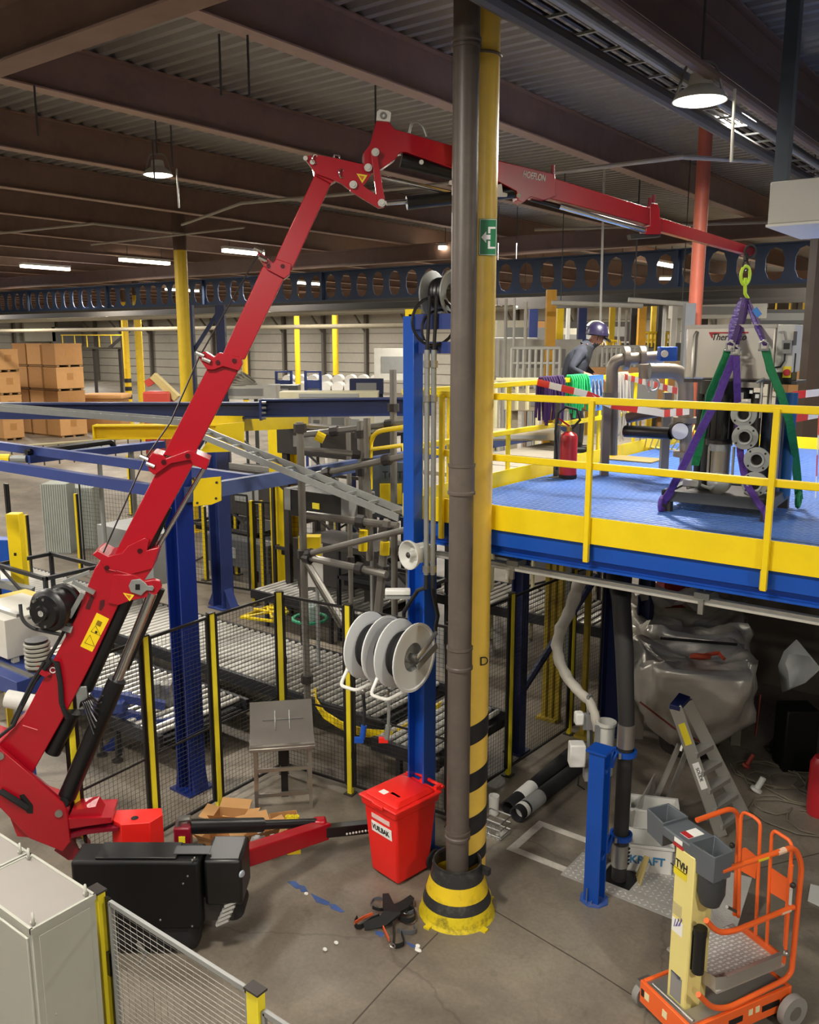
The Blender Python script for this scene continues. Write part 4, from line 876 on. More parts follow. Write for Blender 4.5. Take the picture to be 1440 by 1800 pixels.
# ---------------------------------------------------------------- fire extinguisher
eb = at_z(998, 841, DK); ex = thing('fire_extinguisher', 'red fire extinguisher standing on the blue deck by the side railing', 'fire extinguisher', eb)
MB().lathe(eb, Z3, [(0, 0), (.1, 0), (.105, .02), (.105, .05)], 24).build('base_skirt', RUB, ex)
MB().lathe(eb, Z3, [(.1, .04), (.1, .47), (.09, .51), (.06, .535), (.03, .55), (0, .555)], 28).build('cylinder', mat('extinguisher red', '#B5202A', .35), ex)
MB().cyl(eb+Z3*.55, eb+Z3*.6, .03, n=12).build('valve', mat('brass', '#b99647', .35, .8), ex)
MB().bar(eb+Z3*.61, eb+Z3*.7-RT*.13, .03, .02).build('lever', RED, ex); MB().bar(eb+Z3*.6, eb+Z3*.63-RT*.14, .03, .015).build('handle', mat('brass', '#b99647'), ex)
MB().tube([eb+Z3*.58+RT*.03, eb+Z3*.68+RT*.12, eb+Z3*.8+RT*.08, eb+Z3*.83-RT*.05, eb+Z3*.76-RT*.13, eb+Z3*.55-RT*.16, eb+Z3*.3-RT*.14, eb+Z3*.1-RT*.13], .014, 8).build('hose', RUB, ex)
MB().bx(eb.x-.2, eb.y+.02, DK, eb.x-.14, eb.y+.06, DK+.9).build('stand', DGREY, ex); MB().bx(eb.x-.2, eb.y-.1, DK, eb.x+.02, eb.y+.1, DK+.01).build('stand_foot', DGREY, ex)
# ---------------------------------------------------------------- slings and ropes draped over the side railing
def drape(nm, px0, px1, ytop, ybot, m, n, lb, r=.016, cat='sling'):
    a = at_x(px0, ytop, XS); b = at_x(px1, ytop, XS); zb = at_x((px0+px1)/2, ybot, XS).z
    t = thing(nm, lb, cat, (a+b)/2)
    for k in range(n):
        y = a.y+(b.y-a.y)*(k+.5)/n; dz = random.uniform(-.06, .1); s = random.uniform(.0, .02)
        zz = max(zb+dz, 3.85); sh = random.uniform(-.08, .08)
        pts = [V((XS+.045+s, y+sh, zz)), V((XS+.05+s, y+sh*.5, (zz+RT_)/2)), V((XS+.045, y, RT_)), V((XS+.02, y, RT_+.045)), V((XS-.02, y, RT_+.045)), V((XS-.045, y, RT_)), V((XS-.05-s, y-sh*.5, (zz+RT_)/2)), V((XS-.05-s, y-sh, zz+.05))]
        MB().tube(pts, r, 6).build('strand', m, t)
    return t
drape('round_sling', 950, 988, 672, 738, DPURP, 9, 'bunch of dark violet slings draped over the side railing', .02)
drape('round_sling', 999, 1030, 664, 726, LGREEN, 8, 'bunch of bright green slings draped over the side railing', .02)
drape('rope', 1072, 1102, 656, 770, mat('rope grey', '#9b968c', .7), 14, 'bundle of grey ropes hanging over the side railing near the pipework', .011, 'rope')
a = at_x(1031, 660, XS); b = at_x(1057, 657, XS); zb = at_x(1044, 722, XS).z
bs = thing('blue_sheet', 'blue plastic sheet with a black strap over the side railing', 'sheet', (a+b)/2)
MB().bx(XS+.03, a.y, zb, XS+.036, b.y, RT_+.035).build('front_flap', mat('sheet blue', '#4b82bf', .5, bump=.3, bscale=6), bs); MB().bx(XS-.036, a.y, zb+.15, XS-.03, b.y, RT_+.035).build('back_flap', mat('sheet blue', '#4b82bf'), bs); MB().bx(XS-.036, a.y, RT_+.03, XS+.036, b.y, RT_+.036).build('fold', mat('sheet blue', '#4b82bf'), bs)
m = MB()
for k in range(3): y = a.y+(b.y-a.y)*(.25+.25*k); m.tube([V((XS+.05, y, RT_-.02)), V((XS+.05, y+.07, RT_-.2)), V((XS+.05, y-.02, RT_-.36)), V((XS+.05, y-.07, RT_-.15))], .012, 6, closed=True)
m.build('strap', mat('strap grey', '#c6c6c6', .5), bs)
# ---------------------------------------------------------------- barrier tape
def tape(pts, lb, w=.075, seg=.14):
    pts = [V(p) for p in pts]; t = thing('barrier_tape', lb, 'tape', pts[0]); MB().ribbon(pts, w, .002, Z3).build('white_band', mat('tape white', '#f0eeea', .45), t)
    m = MB()
    for i in range(len(pts)-1):
        d = pts[i+1]-pts[i]; n = max(1, int(d.length/(seg*2)))
        for k in range(n):
            m.ribbon([pts[i]+d*((k+.0)/n), pts[i]+d*((k+.5)/n)], w*1.01, .004, Z3)
    m.build('red_blocks', mat('tape red', '#e23030', .45), t)['kind'] = 'stuff'
tape([at_x(945, 672, XS+.06), at_d(1032, 693, 9.6), at_d(1075, 712, 9.4), at_d(1168, 727, 9.2), lp(1212, 722, .5)], 'red and white barrier tape from the violet slings to the pump unit')
tape([at_x(1098, 662, XS+.04), at_d(1150, 676, 11), at_d(1200, 690, 9.9)], 'red and white barrier tape from the side railing to the elbow pipe')
tape([at_d(1392, 695, 8.9), at_d(1440, 690, 9.2), at_d(1480, 688, 9.4)], 'red and white barrier tape leading right from the control cabinet', seg=.2)
tape([lp(1400, 735, .87), at_d(1440, 728, 8.8), at_d(1480, 724, 9)], 'lower red and white barrier tape leading right from the green sling', seg=.2)
tape([at_d(1440, 730, 8.2), at_d(1437, 800, 8.1), at_d(1434, 875, 8.0)], 'loose end of barrier tape hanging at the right edge of the platform', .05)
# ================================================================ person bending over beyond the side railing
pd = 12.9
def pq(x, y, o=0): return at_d(x, y, pd+o)
scd = thing('scaffold_deck', 'grating walkway beyond the side railing where the person stands', 'walkway', (XS-1, 10, DK-.1))
m = MB()
for k in range(2, 8): MB().bx(XS-1.75, 6.9+k*1.0, DK-.08, XS-.12, 7.86+k*1.0, DK-.03).build('deck_board', mat('scaffold board', '#9c9484', .6), scd)
hip = pq(1003, 682); zf = DK-.03
pts = {'pelvis': hip, 'waist': pq(1003, 662), 'chest': pq(1015, 636), 'upchest': pq(1025, 618), 'neck': pq(1037, 606), 'head0': pq(1045, 602), 'head1': pq(1051, 594)}
person = thing('person', 'person in a dark grey sweater and striped safety helmet bending forward beyond the side railing', 'person', V((hip.x, hip.y, zf)))
verts = []; edges = []; rad = []
def vtx(p, r, par=None):
    verts.append(V(p)-LOC[person.name]); rad.append(r)
    if par is not None: edges.append((par, len(verts)-1))
    return len(verts)-1
pel = vtx(pts['pelvis'], .16); wa = vtx(pts['waist'], .165, pel); che = vtx(pts['chest'], .2, wa); uc = vtx(pts['upchest'], .18, che); nk = vtx(pts['neck'], .075, uc); h0 = vtx(pts['head0'], .09, nk); h1 = vtx(pts['head1'], .112, h0); vtx(pts['head1']+RT*.075-Z3*.07, .062, h1); vtx(pq(1052, 582), .075, h1)
for sgn in (-1, 1):
    o = sgn*.1; hp = vtx(pq(1006, 694, o), .1, pel); kn = vtx(pq(1016+4*sgn, 738, o*1.2), .072, hp); an = vtx(V((pq(1014+5*sgn, 780, o*1.3)).xy.to_3d())+Z3*(zf+.1), .05, kn)
    hl = vtx(V(pq(1014+5*sgn, 780, o*1.3).xy.to_3d())+Z3*(zf+.055), .05, an); vtx(V(pq(1014+5*sgn, 780, o*1.3).xy.to_3d())+RT*.2+Z3*(zf+.045), .042, hl)
    so = sgn*.19; sh = vtx(pq(1021, 620, so*.8), .085, uc); el = vtx(pq(1004 if sgn < 0 else 1030, 648, so*1.5), .058, sh); wr = vtx(pq(1030 if sgn < 0 else 1048, 659 if sgn < 0 else 662, so*1.2), .036, el)
    d = RT*.08-Z3*.02; pw = verts[wr]+LOC[person.name]; pa_ = vtx(pw+d, .038, wr)
    for q, (s1, l) in enumerate(((-1.5, .055), (-.5, .075), (.5, .08), (1.5, .07))):
        f1 = vtx(pw+d+RT*l*.6+FW*s1*.02-Z3*.02, .01, pa_); vtx(pw+d+RT*l-Z3*.06+FW*s1*.02, .009, f1)
    vtx(pw+d*.7-FW*.05-Z3*.04, .011, pa_)
me = bpy.data.meshes.new('body'); me.from_pydata(verts, edges, []); bo = bpy.data.objects.new('body', me); C.objects.link(bo)
sk = bo.modifiers.new('skin', 'SKIN'); ss = bo.modifiers.new('sub', 'SUBSURF'); ss.levels = 2; ss.render_levels = 2
for i, v in enumerate(me.skin_vertices[0].data): v.radius = (rad[i], rad[i]); v.use_root = (i == 0)
bpy.context.view_layer.update(); dg = bpy.context.evaluated_depsgraph_get(); nm = bpy.data.meshes.new_from_object(bo.evaluated_get(dg)); C.objects.unlink(bo); bpy.data.objects.remove(bo)
SWE = mat('sweater', '#363a45', .85, bump=.3, bscale=60); TRO = mat('trousers', '#1e1f24', .85)
nm.materials.clear()
for x in (SWE, TRO, SKIN, BLK2): nm.materials.append(x)
hl_ = [v for v in verts]; off = LOC[person.name]; zh = pts['neck'].z
for p_ in nm.polygons:
    c = p_.center+off; p_.use_smooth = True
    p_.material_index = 2 if (c.z > zh+.015 and (c-pts['head1']).length < .26) else (1 if c.z < hip.z+.03 else 0)
    if c.z < zf+.13: p_.material_index = 3
    for wv in (pq(1030, 659, -.23)+RT*.09, pq(1048, 662, .23)+RT*.09):
        if (c-wv).length < .14 and c.z > hip.z: p_.material_index = 2
body = bpy.data.objects.new('body', nm); C.objects.link(body); body.parent = person; LOC[body.name] = off
hd = pts['head1']+V((0, 0, .05))-RT*.01; hup = (pq(1050, 570)-pts['head0']).normalized(); hf = (RT*.86-FW*.2-Z3*.35).normalized()
M4 = lambda c: c
hel = MB().lathe(hd+hup*.0, hup, [(.15, -.02), (.165, -.01), (.163, .03), (.15, .09), (.11, .145), (.055, .175), (0, .18)], 24).build('helmet', mat('helmet dark violet', '#241f3a', .35), person)
MB().ribbon([hd+hf*.1, hd+hf*.21-hup*.03], .2, .012, FW).build('helmet_peak', BLACK, person)
for k in (-1.6, -.6, .4):
    ptsb = [hd+hup*(.182*math.sin(t))+hf*(.168*math.cos(t))+FW*(-.055*k-.02) for t in [math.pi*(.12+.76*j/8) for j in range(9)]]
    MB().ribbon(ptsb, .03, .01, FW).build('helmet_stripe', mat('helmet stripe', '#e3e6c4', .4), hel)
MB().box(pts['head1']+hf*.105+hup*.0, .04, .15, .035, axes(hf)).build('safety_glasses', mat('glasses', '#cfd6d8', .1), person)
MB().ball(pts['head1']+hf*.105-hup*.05, .018, 8, 6).build('nose', SKIN, person)
for s_ in (-1, 1): MB().ball(pts['head1']+FW*.09*s_-hup*.02, .025, 8, 6, (.6, .5, 1.2)).build('ear', SKIN, person)
MB().box(pts['head1']+hf*.092-hup*.085, .02, .05, .012, axes(hf)).build('mouth', mat('lips', '#8f5348', .6), person)
nd = (pts['head0']-pts['upchest']).normalized(); MB().lathe(pts['neck']-nd*.03, nd, [(.115, -.05), (.1, 0), (.092, .05), (.08, .05)], 20).build('collar', SWE, person)
m = MB(); m.tube([hd-hup*.0+FW*-.12, pts['neck']+hf*.09+hup*.01, hd+FW*.12], .006, 5); m.build('chin_strap', BLACK, person)
VST = mat('vest black', '#17181c', .8); nm.materials.append(VST); tc_ = pts['chest']
for p_ in nm.polygons:
    c = p_.center+off
    if p_.material_index == 0 and (c-tc_).dot(RT) > .1 and c.z < pts['neck'].z and c.z > hip.z+.05: p_.material_index = 4
# ================================================================ grey cabinets and near fence, bottom left
CAB = mat('cabinet paint', '#a8a89e', .5, var=.03, dirt='#b7ad97', dirt_amt=.25, dscale=2); CABT = mat('cabinet top', '#8d8883', .55, var=.04)
HC = 2.0
for k, (x0, x1, lb) in enumerate(((-5.0, -4.3, 'pale grey switch cabinet beside the near yellow fence post, the right one of two'), (-5.75, -5.02, 'pale grey switch cabinet at the left edge, the left one of two'))):
    t = thing('switch_cabinet', lb, 'cabinet', ((x0+x1)/2, 2.4, 0), 'switch cabinets')
    MB().bx(x0, 2.2, .1, x1, 2.6, HC-.02).build('body', CAB, t, bevel=.006); MB().bx(x0+.02, 2.22, 0, x1-.02, 2.58, .1).build('plinth', DGREY, t)
    MB().bx(x0+.012, 2.212, HC-.02, x1-.012, 2.588, HC).build('roof_plate', CABT, t, smooth=False)
    for (a, b, c, d) in ((x0, 2.195, x1, 2.212), (x0, 2.588, x1, 2.605), (x0, 2.195, x0+.012, 2.605), (x1-.012, 2.195, x1+.004, 2.605)): MB().bx(a, b, HC-.03, c, d, HC+.004).build('rim', CAB, t)
    MB().bx(x1, 2.24, .14, x1+.004, 2.56, HC-.06).build('side_panel', CAB, t, bevel=.002)
    MB().bx(x0+.03, 2.185, .14, x1-.03, 2.2, HC-.06).build('door', CAB, t, bevel=.004)
    for a in (x0+.04, x1-.04):
        for b in (2.235, 2.565): m = MB().torus((a, b, HC+.035), V((.5, .9, 0)), .026, .008, 16, 8); m.cyl((a, b, HC), (a, b, HC+.015), .016, n=10); m.build('lifting_eye', CAB, t)
    MB().ball((x1+.006, 2.3, 1.4), .007, 8, 5).build('screw', CABT, t)
MESHW = mat('fence wire light', '#8d8b84', .5, .2); MESHB = mat('fence wire black', '#1d1b1a', .55)
def mesh_panel(par, a, b, z0, z1, wm, sv, sh, r, frame=None, fr=.02, sub='mesh_infill'):
    a = V(a); b = V(b); d = (b-a); L_ = d.length; d.normalize(); nn = d.cross(Z3); m = MB()
    def wire(p, q):
        ax, s1, s2 = axes(q-p); k = [p+(s1*math.cos(t)+s2*math.sin(t))*r for t in (0, 2.1, 4.2)]; k2 = [x+(q-p) for x in k]
        m.add(k+k2, [(0, 1, 4, 3), (1, 2, 5, 4), (2, 0, 3, 5)])
    n = int(L_/sv)
    for i in range(1, n): p = a+d*(i*L_/n); wire(V((p.x, p.y, z0)), V((p.x, p.y, z1)))
    n = int((z1-z0)/sh)
    for i in range(1, n): z = z0+i*(z1-z0)/n; wire(V((a.x, a.y, z))+nn*r*1.6, V((b.x, b.y, z))+nn*r*1.6)
    o = m.build(sub, wm, par, smooth=False); o['kind'] = 'stuff'
    if frame:
        for p, q in ((V((a.x, a.y, z0)), V((b.x, b.y, z0))), (V((a.x, a.y, z1)), V((b.x, b.y, z1)))): MB().bar(p, q, fr, fr*1.3).build('panel_rail', frame, par)
        for p in (a, b): MB().bar(V((p.x, p.y, z0)), V((p.x, p.y, z1)), fr, fr, up=d).build('panel_stile', frame, par)
    return o
def fence_post(p, h, label, group, d=XA, blk=1, w=.06):
    p = V(p); t = thing('fence_post', label, 'fence post', (p.x, p.y, 0), group); nn = d.cross(Z3)
    MB().bar(p, V((p.x, p.y, h)), .055, w, up=d).build('post', FYEL, t, bevel=.003)
    if blk:
        for s in (-1, 1): q = p+d*s*(w/2+.014); MB().bar(V((q.x, q.y, .1)), V((q.x, q.y, h-.0)), .03, .026, up=d).build('black_edge', BLACK, t)
    MB().box((p.x, p.y, h+.006), .07, w+.02, .012, (nn, d, Z3)).build('post_cap', BROWNST, t); MB().box((p.x, p.y, .006), .12, .12, .012, (nn, d, Z3)).build('foot_plate', BROWNST, t)
    for z in (.5, 1.45) if blk else (): q = p+d*(w/2+.02); MB().box((q.x, q.y, z), .04, .05, .08, (nn, d, Z3)).build('clip', BLACK, t)
    return t
fy = 2.69; fx0 = at_y(171, 1566, fy).x; fx1 = at_y(449, 1742, fy).x
hf = at_y(171, 1566, fy).z; hf2 = at_y(449, 1738, fy).z; HF = (hf+hf2)/2
fence_post((fx0, fy, 0), HF, 'near yellow fence post standing against the grey cabinet', 'near fence posts', XA, 0, .085)
fence_post((fx1, fy, 0), HF, 'near yellow fence post at the bottom edge, right end of the pale mesh', 'near fence posts', XA, 0, .085)
fp = thing('mesh_fence', 'near fence of pale wire mesh between two yellow posts', 'fence', ((fx0+fx1)/2, fy, 0))
mesh_panel(fp, (fx0+.13, fy, 0), (fx1-.06, fy, 0), .15, HF-.03, MESHW, .06, .034, .0017, GREY, .022)
MB().bx(fx0+.055, fy+.012, .1, fx0+.095, fy+.03, HF-.03).build('black_frame', BLACK, fp)
MB().bx(fx0+.1, fy+.008, .1, fx0+.135, fy+.024, HF-.04).build('hinge_rail', LGREY, fp)
MB().tube([at_y(228, 1665, fy)+YA*.05, at_y(236, 1680, fy)+YA*.06, at_y(244, 1690, fy)+YA*.05, at_y(232, 1705, fy)+YA*.05], .012, 6).build('padlock_chain', STEEL, fp)
MB().box((fx0+.06, fy+.02, HF*.75), .03, .04, .16).build('hinge', BLACK, fp)
fp = thing('mesh_fence', 'near mesh fence starting at the bottom edge right of the yellow end post', 'fence', (fx1+.6, fy, 0))
mesh_panel(fp, (fx1+.06, fy, 0), (fx1+1.2, fy, 0), .15, HF-.1, MESHW, .06, .034, .0017, GREY, .022)
# ================================================================ orange personnel lift, bottom right
LO = V((-2.02, 5.93, 0)); lx = V((.888, -.46, 0)); ly = V((.46, .888, 0)); LM = Matrix(((lx.x, ly.x, 0, LO.x), (lx.y, ly.y, 0, LO.y), (0, 0, 1, 0), (0, 0, 0, 1)))
def ML(): return MB(LM)
def LX(px, py, x): return at_p(px, py, LO+lx*x, lx)
def LY(px, py, y): return at_p(px, py, LO+ly*y, ly)
lf = thing('personnel_lift', 'orange push around personnel lift with a cream mast and grey tray', 'lift', LO+lx*.1+ly*.4)
MT = 1.53
ML().bx(0, 0, .22, .19, .15, MT).build('mast', CREAM, lf, bevel=.006)
ML().bx(.02, .15, .25, .17, .22, MT-.15).build('inner_mast', mat('mast inner', '#cfc17c', .45), lf)
ML().bx(.19, .005, .22, .196, .06, MT-.02).build('mast_edge', CREAM, lf)
tr = ML()
o_ = [(-.37, .02), (-.1, -.03), (.1, -.035), (.34, .005), (.33, .21), (.1, .27), (-.1, .27), (-.37, .24)]
def tray_part(nm, pts, z0, z1, m=TRAY, inset=.03):
    n = len(pts); cxx = sum(p[0] for p in pts)/n; cyy = sum(p[1] for p in pts)/n
    bt = [(cxx+(x-cxx)*(1-inset*2), cyy+(y-cyy)*(1-inset*3)) for x, y in pts]; M = ML()
    M.add([(x, y, z1) for x, y in pts]+[(x, y, z0) for x, y in bt]+[(cxx+(x-cxx)*.9, cyy+(y-cyy)*.86, z1) for x, y in pts]+[(cxx+(x-cxx)*.82, cyy+(y-cyy)*.74, z0+.02) for x, y in bt],
          [(i, (i+1) % n, n+(i+1) % n, n+i) for i in range(n)]+[(i, 2*n+i, 2*n+(i+1) % n, (i+1) % n) for i in range(n)]+[(2*n+i, 3*n+i, 3*n+(i+1) % n, 2*n+(i+1) % n) for i in range(n)]+[tuple(3*n+i for i in range(n)), tuple(n+i for i in range(n-1, -1, -1))])
    return M.build(nm, m, lf, bevel=.004)
tray_part('tray_bin', [(-.38, .04), (-.15, .0), (-.15, .25), (-.37, .25)], 1.43, 1.63)
tray_part('tray_bin', [(.13, .0), (.36, .02), (.35, .21), (.13, .25)], 1.42, 1.63)
ML().bx(-.155, .0, 1.53, .14, .25, 1.61).build('tray_centre', TRAY, lf, bevel=.012)
ML().bx(-.02, .05, 1.61, .07, .2, 1.614).build('tray_label', PAPER, lf); ML().bx(-.02, .05, 1.613, .07, .1, 1.616).build('label_red', DINK, lf)
ML().lathe((.25, .12, 1.43), (0, 0, -1), [(.1, 0), (.1, .16), (.07, .25), (0, .27)], 18).build('control_pod', mat('pod dark', '#3a3c3e', .55), lf)
zf1 = LY(1190, 1516, -.004).z
text('name_print', 'TVH', .095, LO+lx*.012-ly*.005+Z3*(LY(1179, 1514, 0).z), lx, Z3, INK, lf, squash=.66)
MB().add([], [])
def ldec(px0, py0, px1, py1, m, nm, e=.002):
    a = LY(px0, py0, -.002); b = LY(px1, py1, -.002); zl = LY(px0, py1, -.002).z; xa = (a-LO).dot(lx); xb = (b-LO).dot(lx)
    return ML().bx(xa, -.001-e, zl, xb, -.0005, a.z).build(nm, m, lf, smooth=False)
ldec(1179, 1516, 1208, 1518, INK, 'name_line'); ldec(1185, 1520, 1208, 1534, FYEL, 'yellow_label'); ldec(1184, 1478, 1202, 1484, DINK, 'red_label'); ldec(1186, 1470, 1200, 1478, PAPER, 'white_label')
ldec(1184, 1583, 1198, 1605, mat('sticker tan', '#c6b987'), 'sticker'); ldec(1182, 1610, 1200, 1634, PAPER, 'sticker'); ldec(1180, 1706, 1197, 1750, GREY, 'plate'); ldec(1180, 1704, 1197, 1710, mat('plate navy', '#2b3860'), 'plate_band')
m = MB()
for k in range(5): a = LY(1185+2.5*k, 1628, -.004); m.bar(a, a+Z3*.07+lx*.03*(1 if k % 2 else .4), .004, .006)
m.build('sticker_print', mat('sticker violet', '#6a63a8'), lf)['kind'] = 'stuff'
ML().cyl((.235, .06, .62), (.235, .06, .93), .045, n=16).build('document_tube', BLACK, lf); ML().cyl((.235, .06, .93), (.235, .06, .985), .05, n=16).build('tube_cap', BLACK, lf); ML().bx(.19, .02, .63, .205, .1, .95).build('tube_bracket', BLACK, lf)
# chassis
ORM = ORANGE
ML().bx(-.2, -.09, .1, .36, -.06, .29).build('chassis_front', ORM, lf, bevel=.006); ML().bx(-.2, .9, .1, .36, .93, .29).build('chassis_rear', ORM, lf, bevel=.006)
ML().bx(.33, -.06, .1, .36, .9, .29).build('chassis_side', ORM, lf, bevel=.006); ML().bx(-.2, -.06, .1, -.17, .9, .29).build('chassis_side', ORM, lf, bevel=.006)
for y0, y1 in ((.06, .2), (.28, .42), (.62, .8)): ML().bx(.3605, y0, .17, .363, y1, .22).build('slot', BLACK, lf)
ML().bx(-.18, -.0945, .17, -.15, -.0905, .23).build('slot', BLACK, lf)
for y in (.02, .48, .55): ML().bx(.3605, y, .19, .364, y+.04, .24).build('label', mat('label cream', '#e8dfb0'), lf)
for x in (-.14, .06): ML().bx(x, -.094, .17, x+.05, -.091, .23).build('label', mat('label cream', '#e8dfb0'), lf)
ML().bx(-.17, -.06, .26, .33, .9, .275).build('chassis_deck', ALU, lf); ML().bx(.21, -.05, .275, .33, .14, .3).build('step_plate', ALU, lf); ML().cyl((-.12, -.03, .29), (.32, -.03, .3), .014, n=10).build('release_bar', STEEL, lf)
for (x, y, r, nm) in ((-.25, .0, .1, 'caster'), (.32, -.2, .07, 'caster'), (.42, .88, .13, 'wheel'), (-.24, .88, .13, 'wheel')):
    wv = ML().cyl((x-.03, y, r), (x+.03, y, r), r, n=22).build(nm, mat('wheel grey', '#8e8b86', .6), lf); ML().cyl((x-.036, y, r), (x+.036, y, r), r*.45, n=14).build('hub', STEEL, wv)
ML().bx(-.27, -.06, .18, -.2, .05, .24).build('caster_bracket', STEEL, lf)
# basket floor and rails
DPL = mat('checker plate', '#b3b0aa', .42, .25, bump=.35, bscale=55)
ML().bx(-.24, .2, .43, .3, .9, .45).build('basket_floor', DPL, lf)
m = ML()
for i in range(15):
    for j in range(15):
        x = -.22+i*.036; y = .24+j*.0445; s = .014*(1 if (i+j) % 2 else -1); m.add([(x-s*.5-.004, y-.014, .45), (x+s*.5-.004+.004, y-.014+.004, .45), (x+s*.5+.006, y+.014, .4535), (x-s*.5, y+.012, .4535)], [(0, 1, 2, 3)])
m.build('tread_pattern', mat('tread bright', '#dedcd6', .35, .2), lf)['kind'] = 'stuff'
m = ML(); k = [(.2, .2), (.28, .14), (.33, .2)]
ML().add([(.05, .17, .45), (.2, .17, .45), (.28, .2, .45), (.31, .28, .45), (.31, .85, .45), (.05, .17, .56), (.2, .17, .56), (.28, .2, .56), (.31, .28, .56), (.31, .85, .56)], [(0, 1, 6, 5), (1, 2, 7, 6), (2, 3, 8, 7), (3, 4, 9, 8)]).build('kick_plate', ALU, lf)
ML().bx(.285, .28, .55, .32, .86, .565).build('kick_lip', ALU, lf)
def rail(pts, r=.019, nm='guard_rail', rad=.08): MB().tube(rounded(pts, rad), r, 10).build(nm, ORANGE, lf)
xr_ = .335
rail([LX(a, b, xr_) for a, b in ((1268, 1531), (1398, 1488), (1410, 1520), (1406, 1560), (1392, 1708), (1380, 1722), (1280, 1772), (1252, 1772), (1228, 1748))], .021)
rail([LX(a, b, xr_) for a, b in ((1242, 1618), (1262, 1640), (1290, 1637), (1395, 1594))], .021)
yl = MB().cyl(LX(1330, 1511, xr_), LX(1349, 1505, xr_), .0225, n=10).build('yellow_band', FYEL, lf); MB().cyl(LX(1366, 1499, xr_), LX(1380, 1494, xr_), .0225, n=10).build('label_band', mat('label peach', '#e8c3a8'), lf); MB().cyl(LX(1372, 1604, xr_), LX(1388, 1598, xr_), .0225, n=10).build('label_band', mat('label peach', '#e8c3a8'), lf)
xl_ = -.36
rail([LX(a, b, xl_) for a, b in ((1225, 1442), (1284, 1421), (1297, 1428), (1299, 1460), (1292, 1608))], .021)
rail([LX(a, b, xl_) for a, b in ((1301, 1485), (1298, 1612))], .014, 'rail_post'); rail([LX(a, b, xr_-.03) for a, b in ((1392, 1520), (1381, 1668))], .014, 'rail_post')
yg = .9
rail([LY(a, b, yg) for a, b in ((1328, 1649), (1334, 1522), (1337, 1446), (1326, 1436), (1308, 1427), (1303, 1436), (1301, 1484), (1299, 1607))], .014, 'gate_frame', .05)
rail([LY(a, b, yg) for a, b in ((1348, 1661), (1354, 1522), (1357, 1466), (1362, 1460), (1388, 1477), (1393, 1488), (1384, 1585), (1380, 1663))], .014, 'gate_frame', .05)
MB().prism([LY(a, b, yg) for a, b in ((1305, 1491), (1310, 1490), (1333, 1508), (1328, 1545), (1303, 1531))], ly*.006).build('gate_panel', ORANGE, lf); MB().prism([LY(a, b, yg) for a, b in ((1356, 1526), (1388, 1547), (1383, 1586), (1354, 1569))], ly*.006).build('gate_panel', ORANGE, lf)
MB().bar(LY(1306, 1632, yg), LY(1380, 1690, yg), .02, .07).build('rear_toe_bar', ORANGE, lf)
for a, b in ((1394, 1556), (1382, 1676), (1287, 1486)): MB().ball(LX(a, b, xr_-.01 if a > 1300 else xl_), .024, 10, 6).build('latch_knob', BROWNST if b < 1600 else STEEL, lf)
MB().cyl(LX(1391, 1562, .33), LX(1389, 1590, .33), .012, n=8).build('gas_strut', LGREY, lf); MB().cyl(LX(1278, 1594, xl_+.05), LX(1298, 1604, xl_), .014, n=8).build('latch_bar', STEEL, lf)
# ================================================================ red bin
BA = -.165; bx_ = V((math.cos(BA), math.sin(BA), 0)); by_ = V((-math.sin(BA), math.cos(BA), 0)); BC = V((-4.905, 6.315, 0))
BMt = Matrix.Translation(BC) @ Matrix.Rotation(BA, 4, 'Z')
bn = thing('wheelie_bin', 'red wheelie bin lettered VUILBAK between the crane outrigger and the striped column', 'bin', BC)
def fr_(m, z0, w0, d0, z1, w1, d1): return m.add([(a*w/2, b*d/2, z) for z, w, d in ((z0, w0, d0), (z1, w1, d1)) for a, b in ((-1, -1), (1, -1), (1, 1), (-1, 1))], [(3, 2, 1, 0), (4, 5, 6, 7), (0, 1, 5, 4), (1, 2, 6, 5), (2, 3, 7, 6), (3, 0, 4, 7)])
fr_(MB(BMt), .02, .39, .43, .8, .47, .56).build('body', BRED, bn, bevel=.025)
fr_(MB(BMt), .74, .49, .58, .82, .515, .6).build('body_rim', BRED, bn, bevel=.015)
fr_(MB(BMt), .82, .54, .63, .845, .54, .63).build('lid', BRED, bn, bevel=.012)
fr_(MB(BMt), .845, .48, .55, .885, .38, .42).build('lid_dome', BRED, bn, bevel=.02)
MB(BMt).bx(-.05, -.33, .81, .1, -.3, .845).build('lid_grip', BRED, bn, bevel=.006)
MB(BMt).cyl((-.24, .36, .86), (.24, .36, .86), .018, n=12).build('handle', BRED, bn)
for x in (-.2, 0, .2): MB(BMt).bx(x-.02, .28, .83, x+.02, .37, .88).build('hinge_lug', BRED, bn)
for x in (-.2, .2): wq = MB(BMt).cyl((x-.025, .26, .1), (x+.025, .26, .1), .1, n=20).build('wheel', RUB, bn); MB(BMt).cyl((x-.03, .26, .1), (x+.03, .26, .1), .04, n=12).build('hub', GREY, wq)
MB(BMt).cyl((-.2, .26, .1), (.24, .26, .1), .014, n=8).build('axle', STEEL, bn)
def bface(x, z, o=.0): t = (z-.02)/.78; d = .43+(.56-.43)*t; return BMt @ V((x, -d/2-.003-o, z))
def blab(x0, z0, x1, z1, nm, m): 
    return MB().prism([bface(x0, z0), bface(x1, z0), bface(x1, z1), bface(x0, z1)], -by_*.003).build(nm, m, bn, smooth=False)
blab(-.13, .49, .16, .605, 'white_sign', PAPER); blab(-.12, .64, .14, .69, 'white_sign', mat('label pinkish', '#e6c9c2'))
upv = (bface(0, .7)-bface(0, .5)).normalized()
text('word_print', 'VUILBAK', .078, bface(-.12, .52, .005), bx_, upv, INK, bn, squash=.8, bold=.0008); text('word_print', 'RESTAFVAL', .04, bface(-.12, .677, .005), bx_, upv, mat('print rust', '#9c5a50'), bn, squash=.9) if 0 else None
